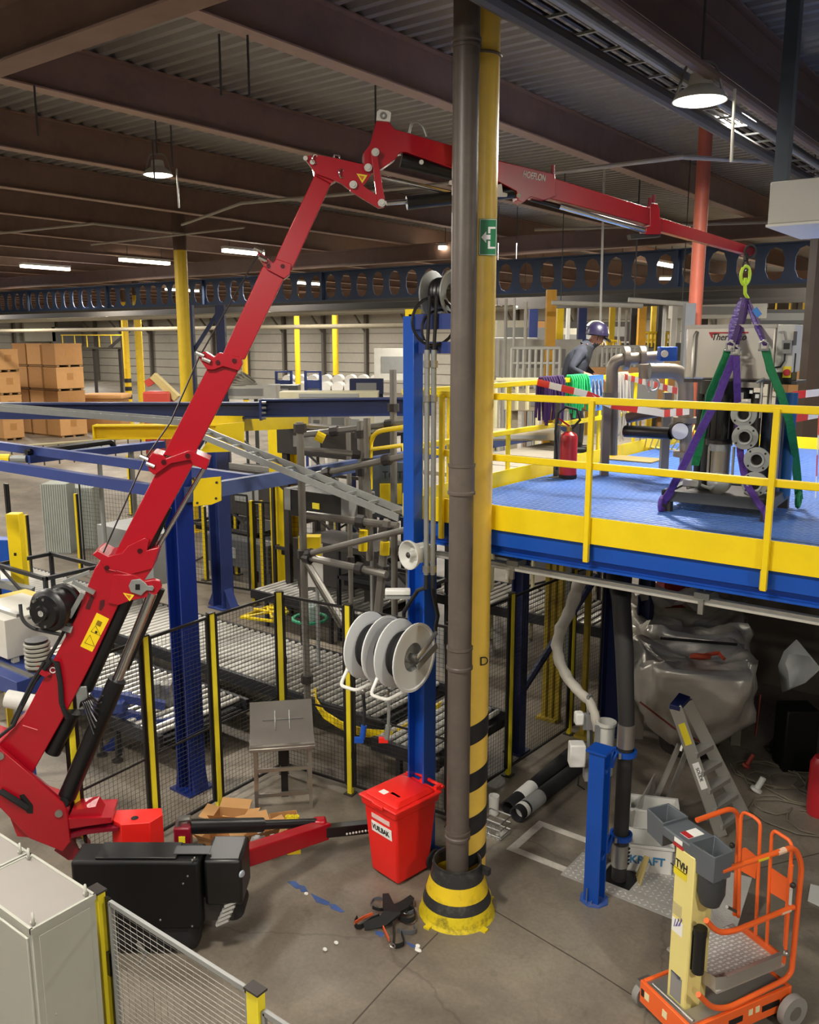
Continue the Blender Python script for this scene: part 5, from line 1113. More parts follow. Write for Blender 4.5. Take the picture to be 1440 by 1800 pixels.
MB(BMt).bx(-.1, -.2, .8855, -.02, -.13, .887).build('lid_label', PAPER, bn)
MB(BMt).box((.06, -.12, .87), .12, .03, .03).build('lid_letter_rib', BRED, bn)
# ================================================================ safety harness on the floor
hc = at_z(690, 1615, 0); hn = thing('safety_harness', 'black and orange safety harness lying on the floor beside the striped guard', 'harness', hc)
def hz(px, py, z=.03): return at_z(px, py, z)
HB = mat('harness black', '#19191a', .8, bump=.4, bscale=50); HO = mat('harness orange', '#E86434', .7); HG = mat('harness grey', '#55565a', .7)
MB().ribbon([hz(678, 1573, .05), hz(682, 1590, .08), hz(690, 1605, .1), hz(672, 1620, .06), hz(640, 1628, .03)], [.06, .1, .16, .1, .07], .03, RT).build('back_pad', HB, hn)
MB().ribbon([hz(690, 1602, .08), hz(710, 1592, .09), hz(724, 1578, .05)], [.14, .1, .05], .03, FW).build('shoulder_pad', HB, hn)
for pts, m_, wd in (([(628, 1612), (622, 1625), (632, 1631), (652, 1616), (668, 1610)], HB, .045), ([(624, 1622), (640, 1612), (655, 1606)], HO, .03), ([(668, 1618), (676, 1635), (684, 1652)], HO, .035), ([(690, 1618), (692, 1645), (690, 1665), (712, 1660), (706, 1640)], HB, .045), ([(700, 1612), (720, 1620), (732, 1612), (726, 1595), (708, 1598)], HB, .05), ([(652, 1590), (656, 1580), (672, 1578), (680, 1590)], HG, .03), ([(655, 1595), (668, 1600), (682, 1596)], HB, .03), ([(700, 1600), (718, 1606), (730, 1600)], HG, .03), ([(700, 1635), (715, 1640), (733, 1638), (728, 1628)], HG, .04), ([(672, 1586), (678, 1596), (674, 1606)], mat('harness pale', '#cf9a84', .7), .03), ([(712, 1585), (722, 1580), (728, 1590)], HG, .03)):
    MB().ribbon(rounded([hz(x, y, .02+.045*random.random()) for x, y in pts], .05), wd, .008, Z3).build('webbing', m_, hn)
for x, y in ((664, 1596), (690, 1662), (712, 1603), (676, 1612)): MB().torus(hz(x, y, .05), (Z3+RT*.4), .025, .006, 14, 6).build('buckle', STEEL, hn)
# ================================================================ markings and bits on the floor
TW = mat('tape white floor', '#d8d1c6', .6, dirt='#8d857b', dirt_amt=.45, dscale=8); TB = mat('tape blue worn', '#3f5f9e', .6, dirt='#6a645e', dirt_amt=.8, dscale=10)
sqx0, sqx1, sqy0, sqy1 = -4.25, -3.4, 7.27, 7.97
fm = thing('floor_marking', 'white painted square outline on the floor in front of the blue stub post', 'marking', (-3.9, 7.6, 0))
for a, b, c, d in ((sqx0, sqy0, sqx1-.18, sqy0+.09), (sqx0, sqy1-.09, sqx1, sqy1), (sqx0, sqy0+.09, sqx0+.09, sqy1-.09)): MB().bx(a, b, 0, c, d, .003).build('painted_line', TW, fm, smooth=False)
bt = thing('floor_marking', 'worn blue tape line on the floor in front of the red bin', 'marking', at_z(560, 1580, 0))
for pts in ([(505, 1550), (520, 1549), (533, 1563), (520, 1562)], [(522, 1555), (536, 1558), (541, 1567), (530, 1568)], [(546, 1570), (560, 1577), (580, 1586), (576, 1592), (556, 1586)], [(576, 1588), (590, 1590), (606, 1603), (598, 1604), (582, 1597)], [(660, 1636), (676, 1640), (672, 1648), (660, 1642)], [(712, 1655), (730, 1662), (738, 1668), (724, 1666)]):
    MB().prism([at_z(x, y, 0) for x, y in pts], Z3*.003).build('tape_scrap', TB, bt, smooth=False)
for (x, y), lb in (((738, 1670), 'crumpled white paper scrap on the floor near the striped guard'), ((583, 1660), 'small white paper flake on the open floor'), ((572, 1671), 'smaller white paper flake on the open floor, nearest the bottom'), ((546, 1573), 'tiny yellow and white scrap on the worn blue tape line')):
    c = at_z(x, y, 0); m = MB()
    for k in range(4 if x > 700 else 1): m.ball(c+V((random.uniform(-.04, .04), random.uniform(-.03, .03), .012)), .025, 6, 4, (1, .8, .5))
    tag(m.build('paper_scrap', PAPER, loc=c), lb, 'scrap')
JT = mat('floor joint', '#4c443c', .8)
for pts in ([(620, 1800), (700, 1712), (770, 1640)], [(868, 1600), (935, 1640), (1035, 1700), (1120, 1755), (1180, 1800)], [(1320, 1530), (1440, 1500)]):
    m = MB()
    for i in range(len(pts)-1): a = at_z(*pts[i], 0); b = at_z(*pts[i+1], 0); m.bar(a+Z3*.0005, b+Z3*.0005, .012, .003)
    struct(m.build('trim_%d' % (10+len(pts)+pts[0][0] % 7), JT, loc=(0, 0, 0), smooth=False))
# ================================================================ stainless desk
d0 = at_z(452, 1428, 0); d1 = at_z(547, 1420, 0); dx_ = (d1-d0); DWd = dx_.length; dx_.normalize(); dy_ = V((-dx_.y, dx_.x, 0)); DMt = Matrix(((dx_.x, dy_.x, 0, d0.x), (dx_.y, dy_.y, 0, d0.y), (0, 0, 1, 0), (0, 0, 0, 1)))
dk = thing('standing_desk', 'stainless steel standing desk with a sloping top in front of the mesh fence', 'desk', d0+dx_*DWd/2+dy_*.25)
dz = at_d(500, 1318, d0.dot(FW)).z
def MD(): return MB(DMt)
for a in (0, DWd):
    for b in (0, .45): MD().bx(a-.02, b-.02, 0, a+.02, b+.02, dz).build('leg', STAIN, dk)
for z in (.18, .48):
    MD().bx(0, -.015, z, DWd, .015, z+.04).build('crossbar', STAIN, dk)
for a in (0, DWd): MD().bx(a-.015, 0, .3, a+.015, .45, .34).build('side_bar', STAIN, dk)
MD().bx(-.06, -.06, dz-.01, DWd+.06, .5, dz+.03).build('worktop', STAIN, dk, bevel=.006)
zt = at_p(500, 1231, d0+dy_*.42, dy_).z
MD().add([(-.05, .0, dz+.05), (DWd+.05, .0, dz+.05), (DWd+.05, .42, zt), (-.05, .42, zt), (-.05, .02, dz+.03), (DWd+.05, .02, dz+.03), (DWd+.05, .44, zt-.02), (-.05, .44, zt-.02)], [(0, 1, 2, 3), (7, 6, 5, 4), (0, 4, 5, 1), (1, 5, 6, 2), (2, 6, 7, 3), (3, 7, 4, 0)]).build('sloping_panel', STAIN, dk)
for a in (-.05, DWd+.05): MD().add([(a, .02, dz+.03), (a, .44, dz+.03), (a, .44, zt-.02)], [(0, 1, 2)]).build('side_panel', STAIN, dk)
sl = (V((0, .42, zt-dz-.05)))
def dsl(u, v): return (-.05+(DWd+.1)*u, .42*v-.012, dz+.05+(zt-dz-.05)*v+.012)
for u0, v0, u1, v1 in ((.2, .55, .85, .55), (.4, .3, .4, .75), (.63, .3, .63, .75)): MD().cyl(dsl(u0, v0), dsl(u1, v1), .006, n=6).build('grid_rod', GALV, dk)
MD().bx(-.05, -.05, dz+.03, DWd+.05, .02, dz+.05).build('ledge', STAIN, dk); MD().bx(.28, .3, 0, .36, .38, dz).build('centre_pipe', BLACK, dk)
# ================================================================ cartons and odds by the outrigger
def carton(c, sx, sy, sz, rz, label, flaps=True):
    Mx = Matrix.Translation(V(c)) @ Matrix.Rotation(rz, 4, 'Z'); t = thing('carton', label, 'box', c)
    m = MB(Mx)
    for a, b, c_, d in ((-sx/2, -sy/2, sx/2, -sy/2+.006), (-sx/2, sy/2-.006, sx/2, sy/2), (-sx/2, -sy/2, -sx/2+.006, sy/2), (sx/2-.006, -sy/2, sx/2, sy/2)): m.bx(a, b, 0, c_, d, sz)
    m.bx(-sx/2, -sy/2, 0, sx/2, sy/2, .006); m.build('carton_body', CARD, t, smooth=False)
    if flaps:
        for s, ang in ((-1, .9), (1, .4)):
            MB(Mx).add([(-sx/2, s*sy/2, sz), (sx/2, s*sy/2, sz), (sx/2, s*(sy/2+sy*.45*math.cos(ang)), sz+sy*.45*math.sin(ang)), (-sx/2, s*(sy/2+sy*.45*math.cos(ang)), sz+sy*.45*math.sin(ang))], [(0, 1, 2, 3)]).build('flap', CARD, t)
            MB(Mx).add([(s*sx/2, -sy/2, sz), (s*sx/2, sy/2, sz), (s*(sx/2+sx*.4*math.cos(.2)), sy/2, sz+sx*.4*math.sin(.2)), (s*(sx/2+sx*.4*math.cos(.2)), -sy/2, sz+sx*.4*math.sin(.2))], [(0, 1, 2, 3)]).build('flap', CARD, t)
    return t
carton(at_z(405, 1455, 0), .34, .28, .16, .5, 'open carton with raised flaps next to the outrigger hinge')
carton(at_z(455, 1490, 0), .34, .3, .2, 1.1, 'open carton with crumpled film just behind the red outrigger arm')
carton(at_z(385, 1490, 0), .3, .3, .14, .2, 'flattened open carton below the black outrigger cylinder')
carton(at_z(500, 1455, 0), .3, .26, .12, .9, 'small open carton holding yellow cups in front of the stainless desk', False)
for k in range(6):
    c = at_z(507+7*(k % 3), 1442+7*(k//3), .12); tag(MB().lathe(c, Z3, [(0, 0), (.03, 0), (.035, .05), (.025, .05), (.02, .01)], 12).build('yellow_cup', FYEL, loc=c), 'yellow plastic cup in the small carton by the desk, %s row, %s' % (('front', 'back')[k//3], ('left', 'middle', 'right')[k % 3]), 'cup', 'yellow cups in the carton')
c = at_z(492, 1475, .0); t = thing('red_coil', 'coil of red hose among the cartons behind the outrigger arm', 'hose', c)
for k in range(3): MB().torus(c+Z3*(.03+.03*k), Z3, .1-.01*k, .014, 18, 6).build('turn', BRED, t)
c = at_z(540, 1463, 0); tag(MB().bx(c.x-.1, c.y-.08, 0, c.x+.12, c.y+.08, .06).build('yellow_case', mat('case amber', '#d9a52a'), loc=c, bevel=.01), 'amber plastic case beside the red coil behind the outrigger arm', 'case')
c = at_z(462, 1480, .2); m = MB()
for k in range(8): m.ball(c+V((random.uniform(-.12, .12), random.uniform(-.1, .1), random.uniform(-.03, .05))), random.uniform(.03, .06), 6, 4)
tag(m.build('plastic_film', mat('film', '#b9b9b8', .2, bump=.8, bscale=30), loc=c, ang=.2), 'crumpled clear plastic film bulging out of the carton behind the outrigger', 'film', kind='stuff')
for x, y, lb in ((1195, 1425, 0),) if 0 else (): pass
# ================================================================ mid hall: mesh fence, blue frame, conveyors, scaffold
HFN = 2.3; tops = {'F1': (253, 1118), 'F2': (370, 1078), 'F3': (490, 1040), 'F4': (612, 1063)}
FP = {k: at_z(x, y, HFN)*V((1, 1, 0)) for k, (x, y) in tops.items()}
FP['F0'] = FP['F1']-(FP['F2']-FP['F1']); FP['F5'] = FP['F4']+(FP['F4']-FP['F3']).normalized()*1.35
lbs = {'F0': 'dark fence post behind the black lift cylinder of the crane', 'F1': 'yellow and black fence post just above the red counterweight', 'F2': 'yellow and black fence post left of the stainless desk', 'F3': 'yellow and black fence post rising behind the stainless desk', 'F4': 'yellow and black fence post between the stainless desk and the red bin', 'F5': 'fence post hidden behind the blue corner post'}
ks = ['F0', 'F1', 'F2', 'F3', 'F4', 'F5']
for i, k in enumerate(ks):
    d = (FP[ks[min(i+1, 5)]]-FP[ks[max(i-1, 0)]]).normalized(); fence_post(FP[k], HFN, lbs[k], 'posts of the mid hall mesh fence', d)
mf = thing('mesh_fence', 'black wire mesh fence running behind the crane, the desk and the red bin', 'fence', FP['F2'])
for i in range(5):
    a, b = FP[ks[i]], FP[ks[i+1]]; d = (b-a).normalized()
    mesh_panel(mf, a+d*.07, b-d*.07, .12, HFN-.04, MESHB, .05, .05, .0022, MESHB, .022)
    MB().bar(a+d*.07+Z3*1.0, b-d*.07+Z3*1.0, .015, .02).build('mid_rail', MESHB, mf)
# fence under the platform
G = [at_z(893, 1362, 0), at_z(1000, 1290, 0), at_z(1056, 1258, 0)]; G0 = G[0]-(G[1]-G[0])*.9
gl = ['yellow and black fence post under the platform just right of the striped column', 'fence post under the platform left of the hanging white hose', 'fence post under the platform behind the white switch boxes']
for p, lb in zip(G, gl): fence_post(p, HFN, lb, 'posts of the fence under the platform', (G[1]-G[0]).normalized())
mf2 = thing('mesh_fence', 'black wire mesh fence under the platform right of the striped column', 'fence', G[0])
for a, b in ((G0, G[0]), (G[0], G[1]), (G[1], G[2])): d = (b-a).normalized(); mesh_panel(mf2, a+d*.07, b-d*.07, .1, HFN-.05, MESHB, .05, .05, .0022, MESHB, .022)
# ---------------------------------------------------------------- blue steel frame
def hpost(nm, px, py, d, ytop, b, m, lb, base=True, cat='post', ztop=None, flare=0):
    p = at_d(px, py, d); zt_ = ztop if ztop else at_d(px, ytop, d).z; t = thing(nm, lb, cat, (p.x, p.y, 0))
    MB().ibeam((p.x, p.y, 0), (p.x, p.y, zt_), b, b, .014, .02, up=(0, 1, 0) if m is YEL else (1, 0, 0)).build('shaft', m, t, smooth=False)
    MB().box((p.x, p.y, .012), b+.14, b+.14, .024).build('base_plate', m, t)
    if flare:
        for s in (-1, 1): MB().prism([V((p.x+s*b/2, p.y-.1, .02)), V((p.x+s*(b/2+flare), p.y-.1, .02)), V((p.x+s*b/2, p.y-.1, .4))], V((0, .2, 0))).build('base_gusset', m, t)
    return t, V((p.x, p.y, zt_))
t1, P1 = hpost('frame_post', 338, 1380, 9.65, 820, .23, mat('navy post', '#0b2570', .4), 'dark blue H section post behind the crane boom and the mesh fence', flare=.06)
t2, P2 = hpost('frame_post', 393, 1062, 16.9, 790, .3, NAVY, 'blue post with a flared foot standing left of the yellow H column', flare=.2)
t3, P3 = hpost('frame_post', 509, 1062, 17.0, 735, .46, YEL, 'yellow H section column in the conveyor area', flare=0)
def beam(nm, a, b, h, wd, m, lb, cat='beam'): return tag(MB().ibeam(a, b, h, wd, .012, .018).build(nm, m, loc=(V(a)+V(b))/2, smooth=False), lb, cat)
zf_ = at_d(330, 868, 9.65).z
tag(MB().bar((P1.x+.1, P1.y, zf_), (P1.x-6, P1.y, zf_), .1, .13).build('frame_beam', NAVY, loc=(P1.x-2, P1.y, zf_)), 'lower of two parallel blue beams leading left from the dark blue post', 'beam')
zg = at_d(335, 856, 10.6).z
tag(MB().bar((P1.x-.1, P1.y+1.2, zf_), (P1.x-7, P1.y+1.2, zf_), .1, .13).build('frame_beam', NAVY, loc=(P1.x-3, P1.y+1.2, zf_)), 'upper of two parallel blue beams leading left from the dark blue post', 'beam')
e_ = at_x(716, 790, P1.x)
tag(MB().bar((P1.x+.1, P1.y, zf_), (P1.x+.1, P1.y+9, zf_), .1, .17).build('frame_beam', mat('frame grey blue', '#44527c', .5), loc=(P1.x, P1.y+3, zf_)), 'grey blue beam running back from the dark blue post across the yellow column', 'beam')
by0 = at_d(364, 863, 9.55); t = thing('yellow_bracket', 'yellow bolted plate at the head of the dark blue post beside the crane', 'bracket', by0)
MB().prism([at_d(x, y, 9.52) for x, y in ((340, 860), (350, 842), (388, 838), (389, 880), (372, 887), (340, 890))], FW*.03).build('plate', YEL, t)
for x, y in ((347, 884), (381, 848), (380, 876)): c = at_d(x, y, 9.52); MB().cyl(c-FW*.012, c, .014, n=8).build('bolt', BROWNST, t)
tag(MB().ibeam(at_d(-70, 722, 13), at_d(459, 721, 13), .235, .22, .012, .025).build('frame_beam', mat('frame navy', '#1b2a58', .45), loc=at_d(200, 720, 13), smooth=False), 'long dark blue beam crossing behind the crane boom, left of the bolted joint', 'beam')
tag(MB().ibeam(at_d(461, 717, 13), at_d(760, 714, 13), .26, .22, .012, .025).build('frame_beam', mat('frame navy', '#1b2a58'), loc=at_d(600, 715, 13), smooth=False), 'long dark blue beam from the bolted joint right to the platform corner', 'beam')
m = MB()
jt = thing('beam_joint', 'bolted joint between the two long dark blue beams', 'joint', at_d(460, 720, 12.9))
MB().box(at_d(460, 720, 12.98), .03, .24, .3, (RT, FW, Z3)).build('end_plate', NAVY, jt)
for k in range(4): c = at_d(464, 708+9*k, 12.85); MB().cyl(c-RT*.03, c+RT*.03, .02, n=8).build('bolt', STEEL, jt)
ya = at_d(168, 759, 12.2); yb = at_d(420, 757, 12.4)
t = thing('yellow_beam', 'short boxed yellow beam with an open end, left of the crane boom', 'beam', (ya+yb)/2)
MB().ibeam(ya, yb, .19, .26, .012, .016).build('beam', YEL, t, smooth=False); MB().box(ya, .02, .26, .2, axes(yb-ya)[:1]+axes(yb-ya)[1:]).build('end_plate', YEL, t)
t = thing('yellow_beam', 'yellow plate and beam reaching right to the top of the yellow H column', 'beam', at_d(430, 760, 12.1))
MB().prism([at_d(x, y, 12.1) for x, y in ((368, 772), (382, 746), (429, 742), (429, 793), (350, 796))], FW*.03).build('plate', YEL, t)
MB().bar(at_d(385, 745, 12.3), at_d(530, 742, 16.6), .26, .22).build('arm', YEL, t)
# ---------------------------------------------------------------- cable ladder
def ladder_tray(pts, wd, lb):
    pts = [V(p) for p in pts]; t = thing('cable_ladder', lb, 'cable ladder', pts[0]); d0 = (pts[-1]-pts[0]); sd = d0.cross(Z3).normalized()
    for s in (-1, 1):
        for i in range(len(pts)-1): MB().bar(pts[i]+sd*s*wd/2, pts[i+1]+sd*s*wd/2, .014, .07).build('side_rail', GALV, t)
    for i in range(len(pts)-1):
        n = max(2, int((pts[i+1]-pts[i]).length/.3))
        for k in range(n): c = pts[i].lerp(pts[i+1], (k+.5)/n); MB().bar(c-sd*wd/2, c+sd*wd/2, .03, .02).build('rung', GALV, t)
    return t
ladder_tray([at_d(340, 752, 10.6), at_d(368, 766, 10.3), at_d(714, 908, 8.2)], .2, 'galvanised cable ladder sloping down from the crane boom to the blue corner post')
ladder_tray([at_d(-40, 713, 11), at_d(335, 742, 11)], .3, 'galvanised cable ladder running flat along the dark blue beam at the left')
# ---------------------------------------------------------------- roller conveyors
RLR = mat('roller', '#e2dfd8', .3, .35); CFR = mat('conveyor frame black', '#25262a', .5)
def conveyor(x0, x1, y0, y1, z, pitch, lb, legs=True, r=.032, guard=None, m=CFR):
    t = thing('roller_conveyor', lb, 'conveyor', ((x0+x1)/2, (y0+y1)/2, 0))
    for y in (y0, y1): MB().bx(x0, y-.03, z-.14, x1, y+.03, z+.02).build('side_frame', m, t)
    MB().bx(x0+.02, y0+.03, z-.13, x1-.02, y1-.03, z-.1).build('shade_panel', BLK2, t, smooth=False)  # black panel added in place of the shade seen between the rollers
    me = None; n = int((x1-x0)/pitch)
    for k in range(n):
        x = x0+(k+.5)*pitch
        if me is None:
            o = MB().cyl((x, y0+.03, z), (x, y1-.03, z), r, n=10).build('roller', RLR, t); me = o.data; fx = x
        else: o = bpy.data.objects.new('roller', me); C.objects.link(o); o.parent = t; o.location = (x-fx, 0, 0); LOC[o.name] = LOC[t.name]
    k = 0
    while legs and x0+.4+k*1.6 < x1:
        for y in (y0, y1): MB().bx(x0+.4+k*1.6-.03, y-.03, 0, x0+.4+k*1.6+.03, y+.03, z-.14).build('leg', m, t)
        k += 1
    return t
zc_ = .62; yf = at_z(480, 1118, zc_).y; yn = at_z(430, 1190, zc_).y
conveyor(-19.5, -6.4, yn, yf, zc_, .13, 'long roller conveyor behind the mesh fence, seen above the stainless desk')
conveyor(-6.2, -5.25, yn-.4, yf-.3, zc_, .12, 'roller conveyor behind the hose reels and the blue corner post')
yy2 = at_z(300, 1190, .5).y
conveyor(-14.5, -8.4, yn-1.75, yn-.35, .5, .14, 'darker roller conveyor between the crane boom and the long conveyor')
conveyor(-12, -9.2, yf+1.6, yf+3.0, .62, .13, 'far roller conveyor behind the scaffold tubes')
conveyor(-9.0, -5.4, 12.0, 13.3, .9, .13, 'roller conveyor seen through the fence under the platform')
# yellow curved guard and yellow frame on the conveyor
gz = at_z(600, 1250, .55); t = thing('conveyor_guard', 'curved yellow guard rail on the conveyor below the hose reels', 'guard', gz)
MB().ribbon([at_z(x, y, .62) for x, y in ((555, 1215), (556, 1235), (570, 1256), (600, 1275), (640, 1288), (690, 1292))], .1, .02, Z3).build('guard_band', YEL, t)
MB().ribbon([at_z(x, y, .62) for x, y in ((775, 1238), (740, 1262), (700, 1286))], .08, .02, Z3).build('guard_band', YEL, t)
yfz = at_z(470, 1080, .75); t = thing('tubular_cradle', 'yellow tubular frame lying on the long roller conveyor', 'frame', yfz)
q = [at_z(x, y, .75) for x, y in ((424, 1085), (470, 1068), (505, 1076), (480, 1092))]
MB().tube(q, .03, 6, closed=True).build('frame_tube', YEL, t)
for a, b in ((0, 2), (1, 3)): MB().tube([q[a], q[b]+Z3*.05], .022, 6).build('cross_tube', YEL, t)
MB().tube([q[0].lerp(q[1], .5)+Z3*.06, q[3].lerp(q[2], .5)+Z3*.06], .022, 6).build('cross_tube', YEL, t)
gr = at_z(545, 1087, .72); t = thing('green_tray', 'green and clear plastic tray on the conveyor behind the fence post', 'tray', gr)
MB().torus(gr, Z3, .28, .03, 20, 6).build('rim', mat('plastic green', '#2c9a6e', .4), t); MB().cyl(gr+Z3*.0, gr+Z3*.22, .16, .12, n=16).build('clear_bowl', mat('clear plastic', '#b9cdc6', .2), t)
# ---------------------------------------------------------------- scaffold tubes
def tube_thing(a, b, da, db, r, lb, m=SCAF, collars=(), nm='scaffold_tube', grp='scaffold tubes beside the conveyors'):
    A = at_d(*a, da); B = at_d(*b, db)
    if a[0] in (612, 691): B = V((B.x, B.y, 0))
    t = thing(nm, lb, 'tube', (A+B)/2, grp); MB().cyl(A, B, r, n=10).build('tube', m, t)
    for k in collars: c = A.lerp(B, k); d = (B-A).normalized(); MB().cyl(c-d*.05, c+d*.05, r*1.7, n=8).build('coupler', BROWNST, t)
    return t
sc_list = [((527, 742), (541, 1240), 10.4, 10.4, .045, 'upright scaffold tube just right of the yellow H column', (.02, .45, .9)),
 ((633, 740), (640, 960), 11.2, 11.2, .045, 'upright scaffold tube left of the platform, left one of a close pair', (.1, .4, .7)),
 ((645, 735), (650, 985), 11, 11, .045, 'upright scaffold tube left of the platform, right one of a close pair', (.3, .55)),
 ((691, 650), (694, 870), 11.5, 11.5, .045, 'tall upright scaffold tube left of the blue gantry upright', (.1, .4)),
 ((680, 915), (664, 1085), 9.8, 9.8, .05, 'upright scaffold tube left of the horn loudspeaker', (.1, .5)),
 ((535, 975), (738, 925), 10.4, 9, .035, 'upper sloping scaffold tube from the upright to the loudspeaker', (.05,)),
 ((535, 978), (680, 1010), 10.4, 9.6, .045, 'lower level scaffold tube from the upright toward the loudspeaker', (.05, .7)),
 ((536, 982), (620, 1120), 10.4, 10.0, .04, 'steep scaffold brace falling right from the upright', ()),
 ((536, 985), (600, 1100), 10.5, 11.0, .04, 'second steep scaffold brace falling right behind the first', ()),
 ((525, 765), (740, 740), 11.5, 11.0, .04, 'upper nearly level scaffold rail with yellow ends left of the platform', (.3, .75)),
 ((530, 840), (720, 800), 11.2, 10.5, .04, 'middle nearly level scaffold rail left of the platform', (.25, .8)),
 ((535, 790), (650, 800), 11.2, 11.2, .04, 'short level scaffold tube between the uprights', (.8,)),
 ((540, 905), (700, 925), 11, 10.5, .05, 'thick level scaffold tube below the black box', (.6,)),
 ((612, 735), (616, 900), 12.5, 12.5, .035, 'thin upright scaffold tube left of the close pair', (.5,))]
for s_ in sc_list: tube_thing(s_[0], s_[1], s_[2], s_[3], s_[4], s_[5], SCAF, s_[6])
YT = mat('tube yellow grey', '#cdbf4a', .5)
t = thing('yellow_handrail', 'bent yellow handrail left of the blue gantry upright', 'handrail', at_d(655, 800, 11))
MB().tube(rounded([at_d(651, 860, 11), at_d(651, 760, 11), at_d(730, 748, 10.6)], .2), .03, 8).build('tube', YEL, t); MB().tube([at_d(651, 790, 11), at_d(730, 780, 10.6)], .025, 8).build('mid_tube', YEL, t)
for k, (x, y0, y1) in enumerate(((639, 932, 968), (677, 952, 975), (556, 765, 772))):
    a = at_d(x, y0, 10.9 if k == 0 else 9.75); tag(MB().cyl(a, at_d(x-1 if k < 2 else x+14, y1, 10.9 if k == 0 else 9.75), .056, n=10).build('yellow_sleeve', YEL, loc=a), ('yellow sleeve around a scaffold upright above the fence', 'yellow sleeve around the scaffold upright by the loudspeaker', 'yellow sleeve on the upper scaffold rail')[k], 'sleeve')
# ---------------------------------------------------------------- machines between: black box, sign board, far fence
def mach(nm, px, py, d, sx, sy, sz, m, lb, cat, parts=(), grp=None):
    """box machine whose base middle stands at the pixel; parts = (name, material, x0,y0,z0,x1,y1,z1 in fractions)"""
    p = at_d(px, py, d); t = thing(nm, lb, cat, p, grp)
    MB().bx(p.x-sx/2, p.y-sy/2, p.z, p.x+sx/2, p.y+sy/2, p.z+sz).build('housing', m, t, bevel=.006)
    for nm2, m2, a, b, c, e, f, g_ in parts: MB().bx(p.x+sx*(a-.5), p.y+sy*(b-.5), p.z+sz*c, p.x+sx*(e-.5), p.y+sy*(f-.5), p.z+sz*g_).build(nm2, m2, t)
    return t
mach('machine_box', 578, 908, 11.6, .95, .5, .36, BLACK, 'black machine box with pale end caps behind the cable ladder', 'machine', (('end_cap', GREY, -.1, -.02, .2, .02, 1.02, 1.02), ('end_cap', GREY, .98, -.02, .2, 1.12, 1.02, 1.02), ('yellow_label', FYEL, .45, -.03, .4, .58, 0, .62)))
mach('machine_table', 620, 960, 13.5, 1.6, .8, .1, BROWNST, 'dark machine table under the black box', 'machine', tuple(('leg', BROWNST, k, 0, -at_d(620, 960, 13.5).z/.1, k+.04, .1, 0) for k in (0, .96)))
sb = at_d(685, 905, 11.9); t = thing('notice_board', 'grey notice board with a yellow sign left of the blue gantry upright', 'board', sb)
MB().box(sb+Z3*.35, .6, .03, .75, (RT, FW, Z3)).build('board', mat('board grey', '#59626a', .5), t); MB().box(at_d(687, 868, 11.86), .3, .02, .28, (RT, FW, Z3)).build('yellow_sign', YEL, t); MB().box(sb+Z3*.35-FW*.005, .62, .02, .77, (RT, FW, Z3)).build('edge', LGREY, t) if 0 else None
text('board_print', 'TOTE', .14, at_d(672, 841, 11.87), RT, Z3, INK, t)
for s_ in (-1, 1): MB().bar(V((sb.x, sb.y, 0))+RT*.25*s_+FW*.03, sb+RT*.25*s_+Z3*.1+FW*.03, .04, .04).build('stand_leg', GREY, t)
far_posts = [((130, 868), (143, 1012)), ((42, 905), (58, 1060)), ((222, 800), (231, 905)), ((408, 868), (418, 1010)), ((440, 880), (448, 1064)), ((461, 880), (464, 1045)), ((588, 915), (595, 1075)), ((650, 925), (656, 1080)), ((560, 940), (566, 1040)), ((355, 890), (363, 1020)), ((8, 850), (30, 1075))]
ffl = ['standing before the grey panels at the left', 'beside the broad yellow machine column at the left', 'left of the crane boom at mid height', 'just right of the blue flared post', 'thick, midway between the blue flared post and the yellow H column', 'tan, left of the yellow H column', 'bright, right of the yellow H column', 'brownish, under the scaffold tubes', 'short, right of the yellow H column', 'between the dark blue post and the blue flared post', 'black leaning, at the left edge']
for (a, b), lb in zip(far_posts, ffl):
    p = at_z(*b, 0); d = p.dot(FW); zt_ = at_d(a[0]+(b[0]-a[0])*.3, a[1], d).z
    t = thing('far_fence_post', 'slim yellow fence post '+lb, 'fence post', p, 'posts of the far fence'); MB().bx(p.x-.035, p.y-.03, 0, p.x+.035, p.y+.03, zt_).build('post', YEL if 'black' not in lb else BLACK, t); MB().bx(p.x+.04, p.y-.02, .05, p.x+.075, p.y+.02, zt_).build('black_edge', BLACK, t); MB().bx(p.x-.09, p.y-.09, 0, p.x+.09, p.y+.09, .02).build('foot_plate', BROWNST, t)
mf3 = thing('mesh_fence', 'far black mesh fence behind the blue flared post and the yellow H column', 'fence', at_z(440, 1064, 0))
A_ = at_z(143, 1012, 0); B_ = at_z(448, 1064, 0); C_ = at_z(656, 1085, 0)
mesh_panel(mf3, at_z(150, 1000, 0), at_z(440, 1045, 0), .1, 2.1, MESHB, .09, .09, .003, MESHB, .03)
mesh_panel(mf3, at_z(448, 1062, 0), at_z(656, 1082, 0), .1, 2.1, MESHB, .09, .09, .003, MESHB, .03)
# ---------------------------------------------------------------- left middle: grey panels, yellow machine column, blue arms, rollers
gp_m = mat('ribbed panel', '#9a9f98', .5)
for k, (x0, x1, y0, y1, lb) in enumerate(((90, 132, 848, 968, 'tall ribbed grey panel stack behind the fence post, left one'), (135, 175, 855, 960, 'tall ribbed grey panel stack behind the fence post, right one'))):
    p = at_z((x0+x1)/2, y1, 0); d = p.dot(FW); h = at_d((x0+x1)/2, y0, d).z; wd = (x1-x0)*d/1500; t = thing('panel_stack', lb, 'panels', p, 'ribbed grey panel stacks')
    MB().box((p.x, p.y, h/2), wd, .6, h, (RT, FW, Z3)).build('panel_block', gp_m, t)
    for j in range(12): c = p+RT*(wd*(j/11-.5))-FW*.31; MB().bar(V((c.x, c.y, .02)), V((c.x, c.y, h-.01)), .02, .02, up=RT).build('rib', mat('rib pale', '#b6bab2', .5), t)
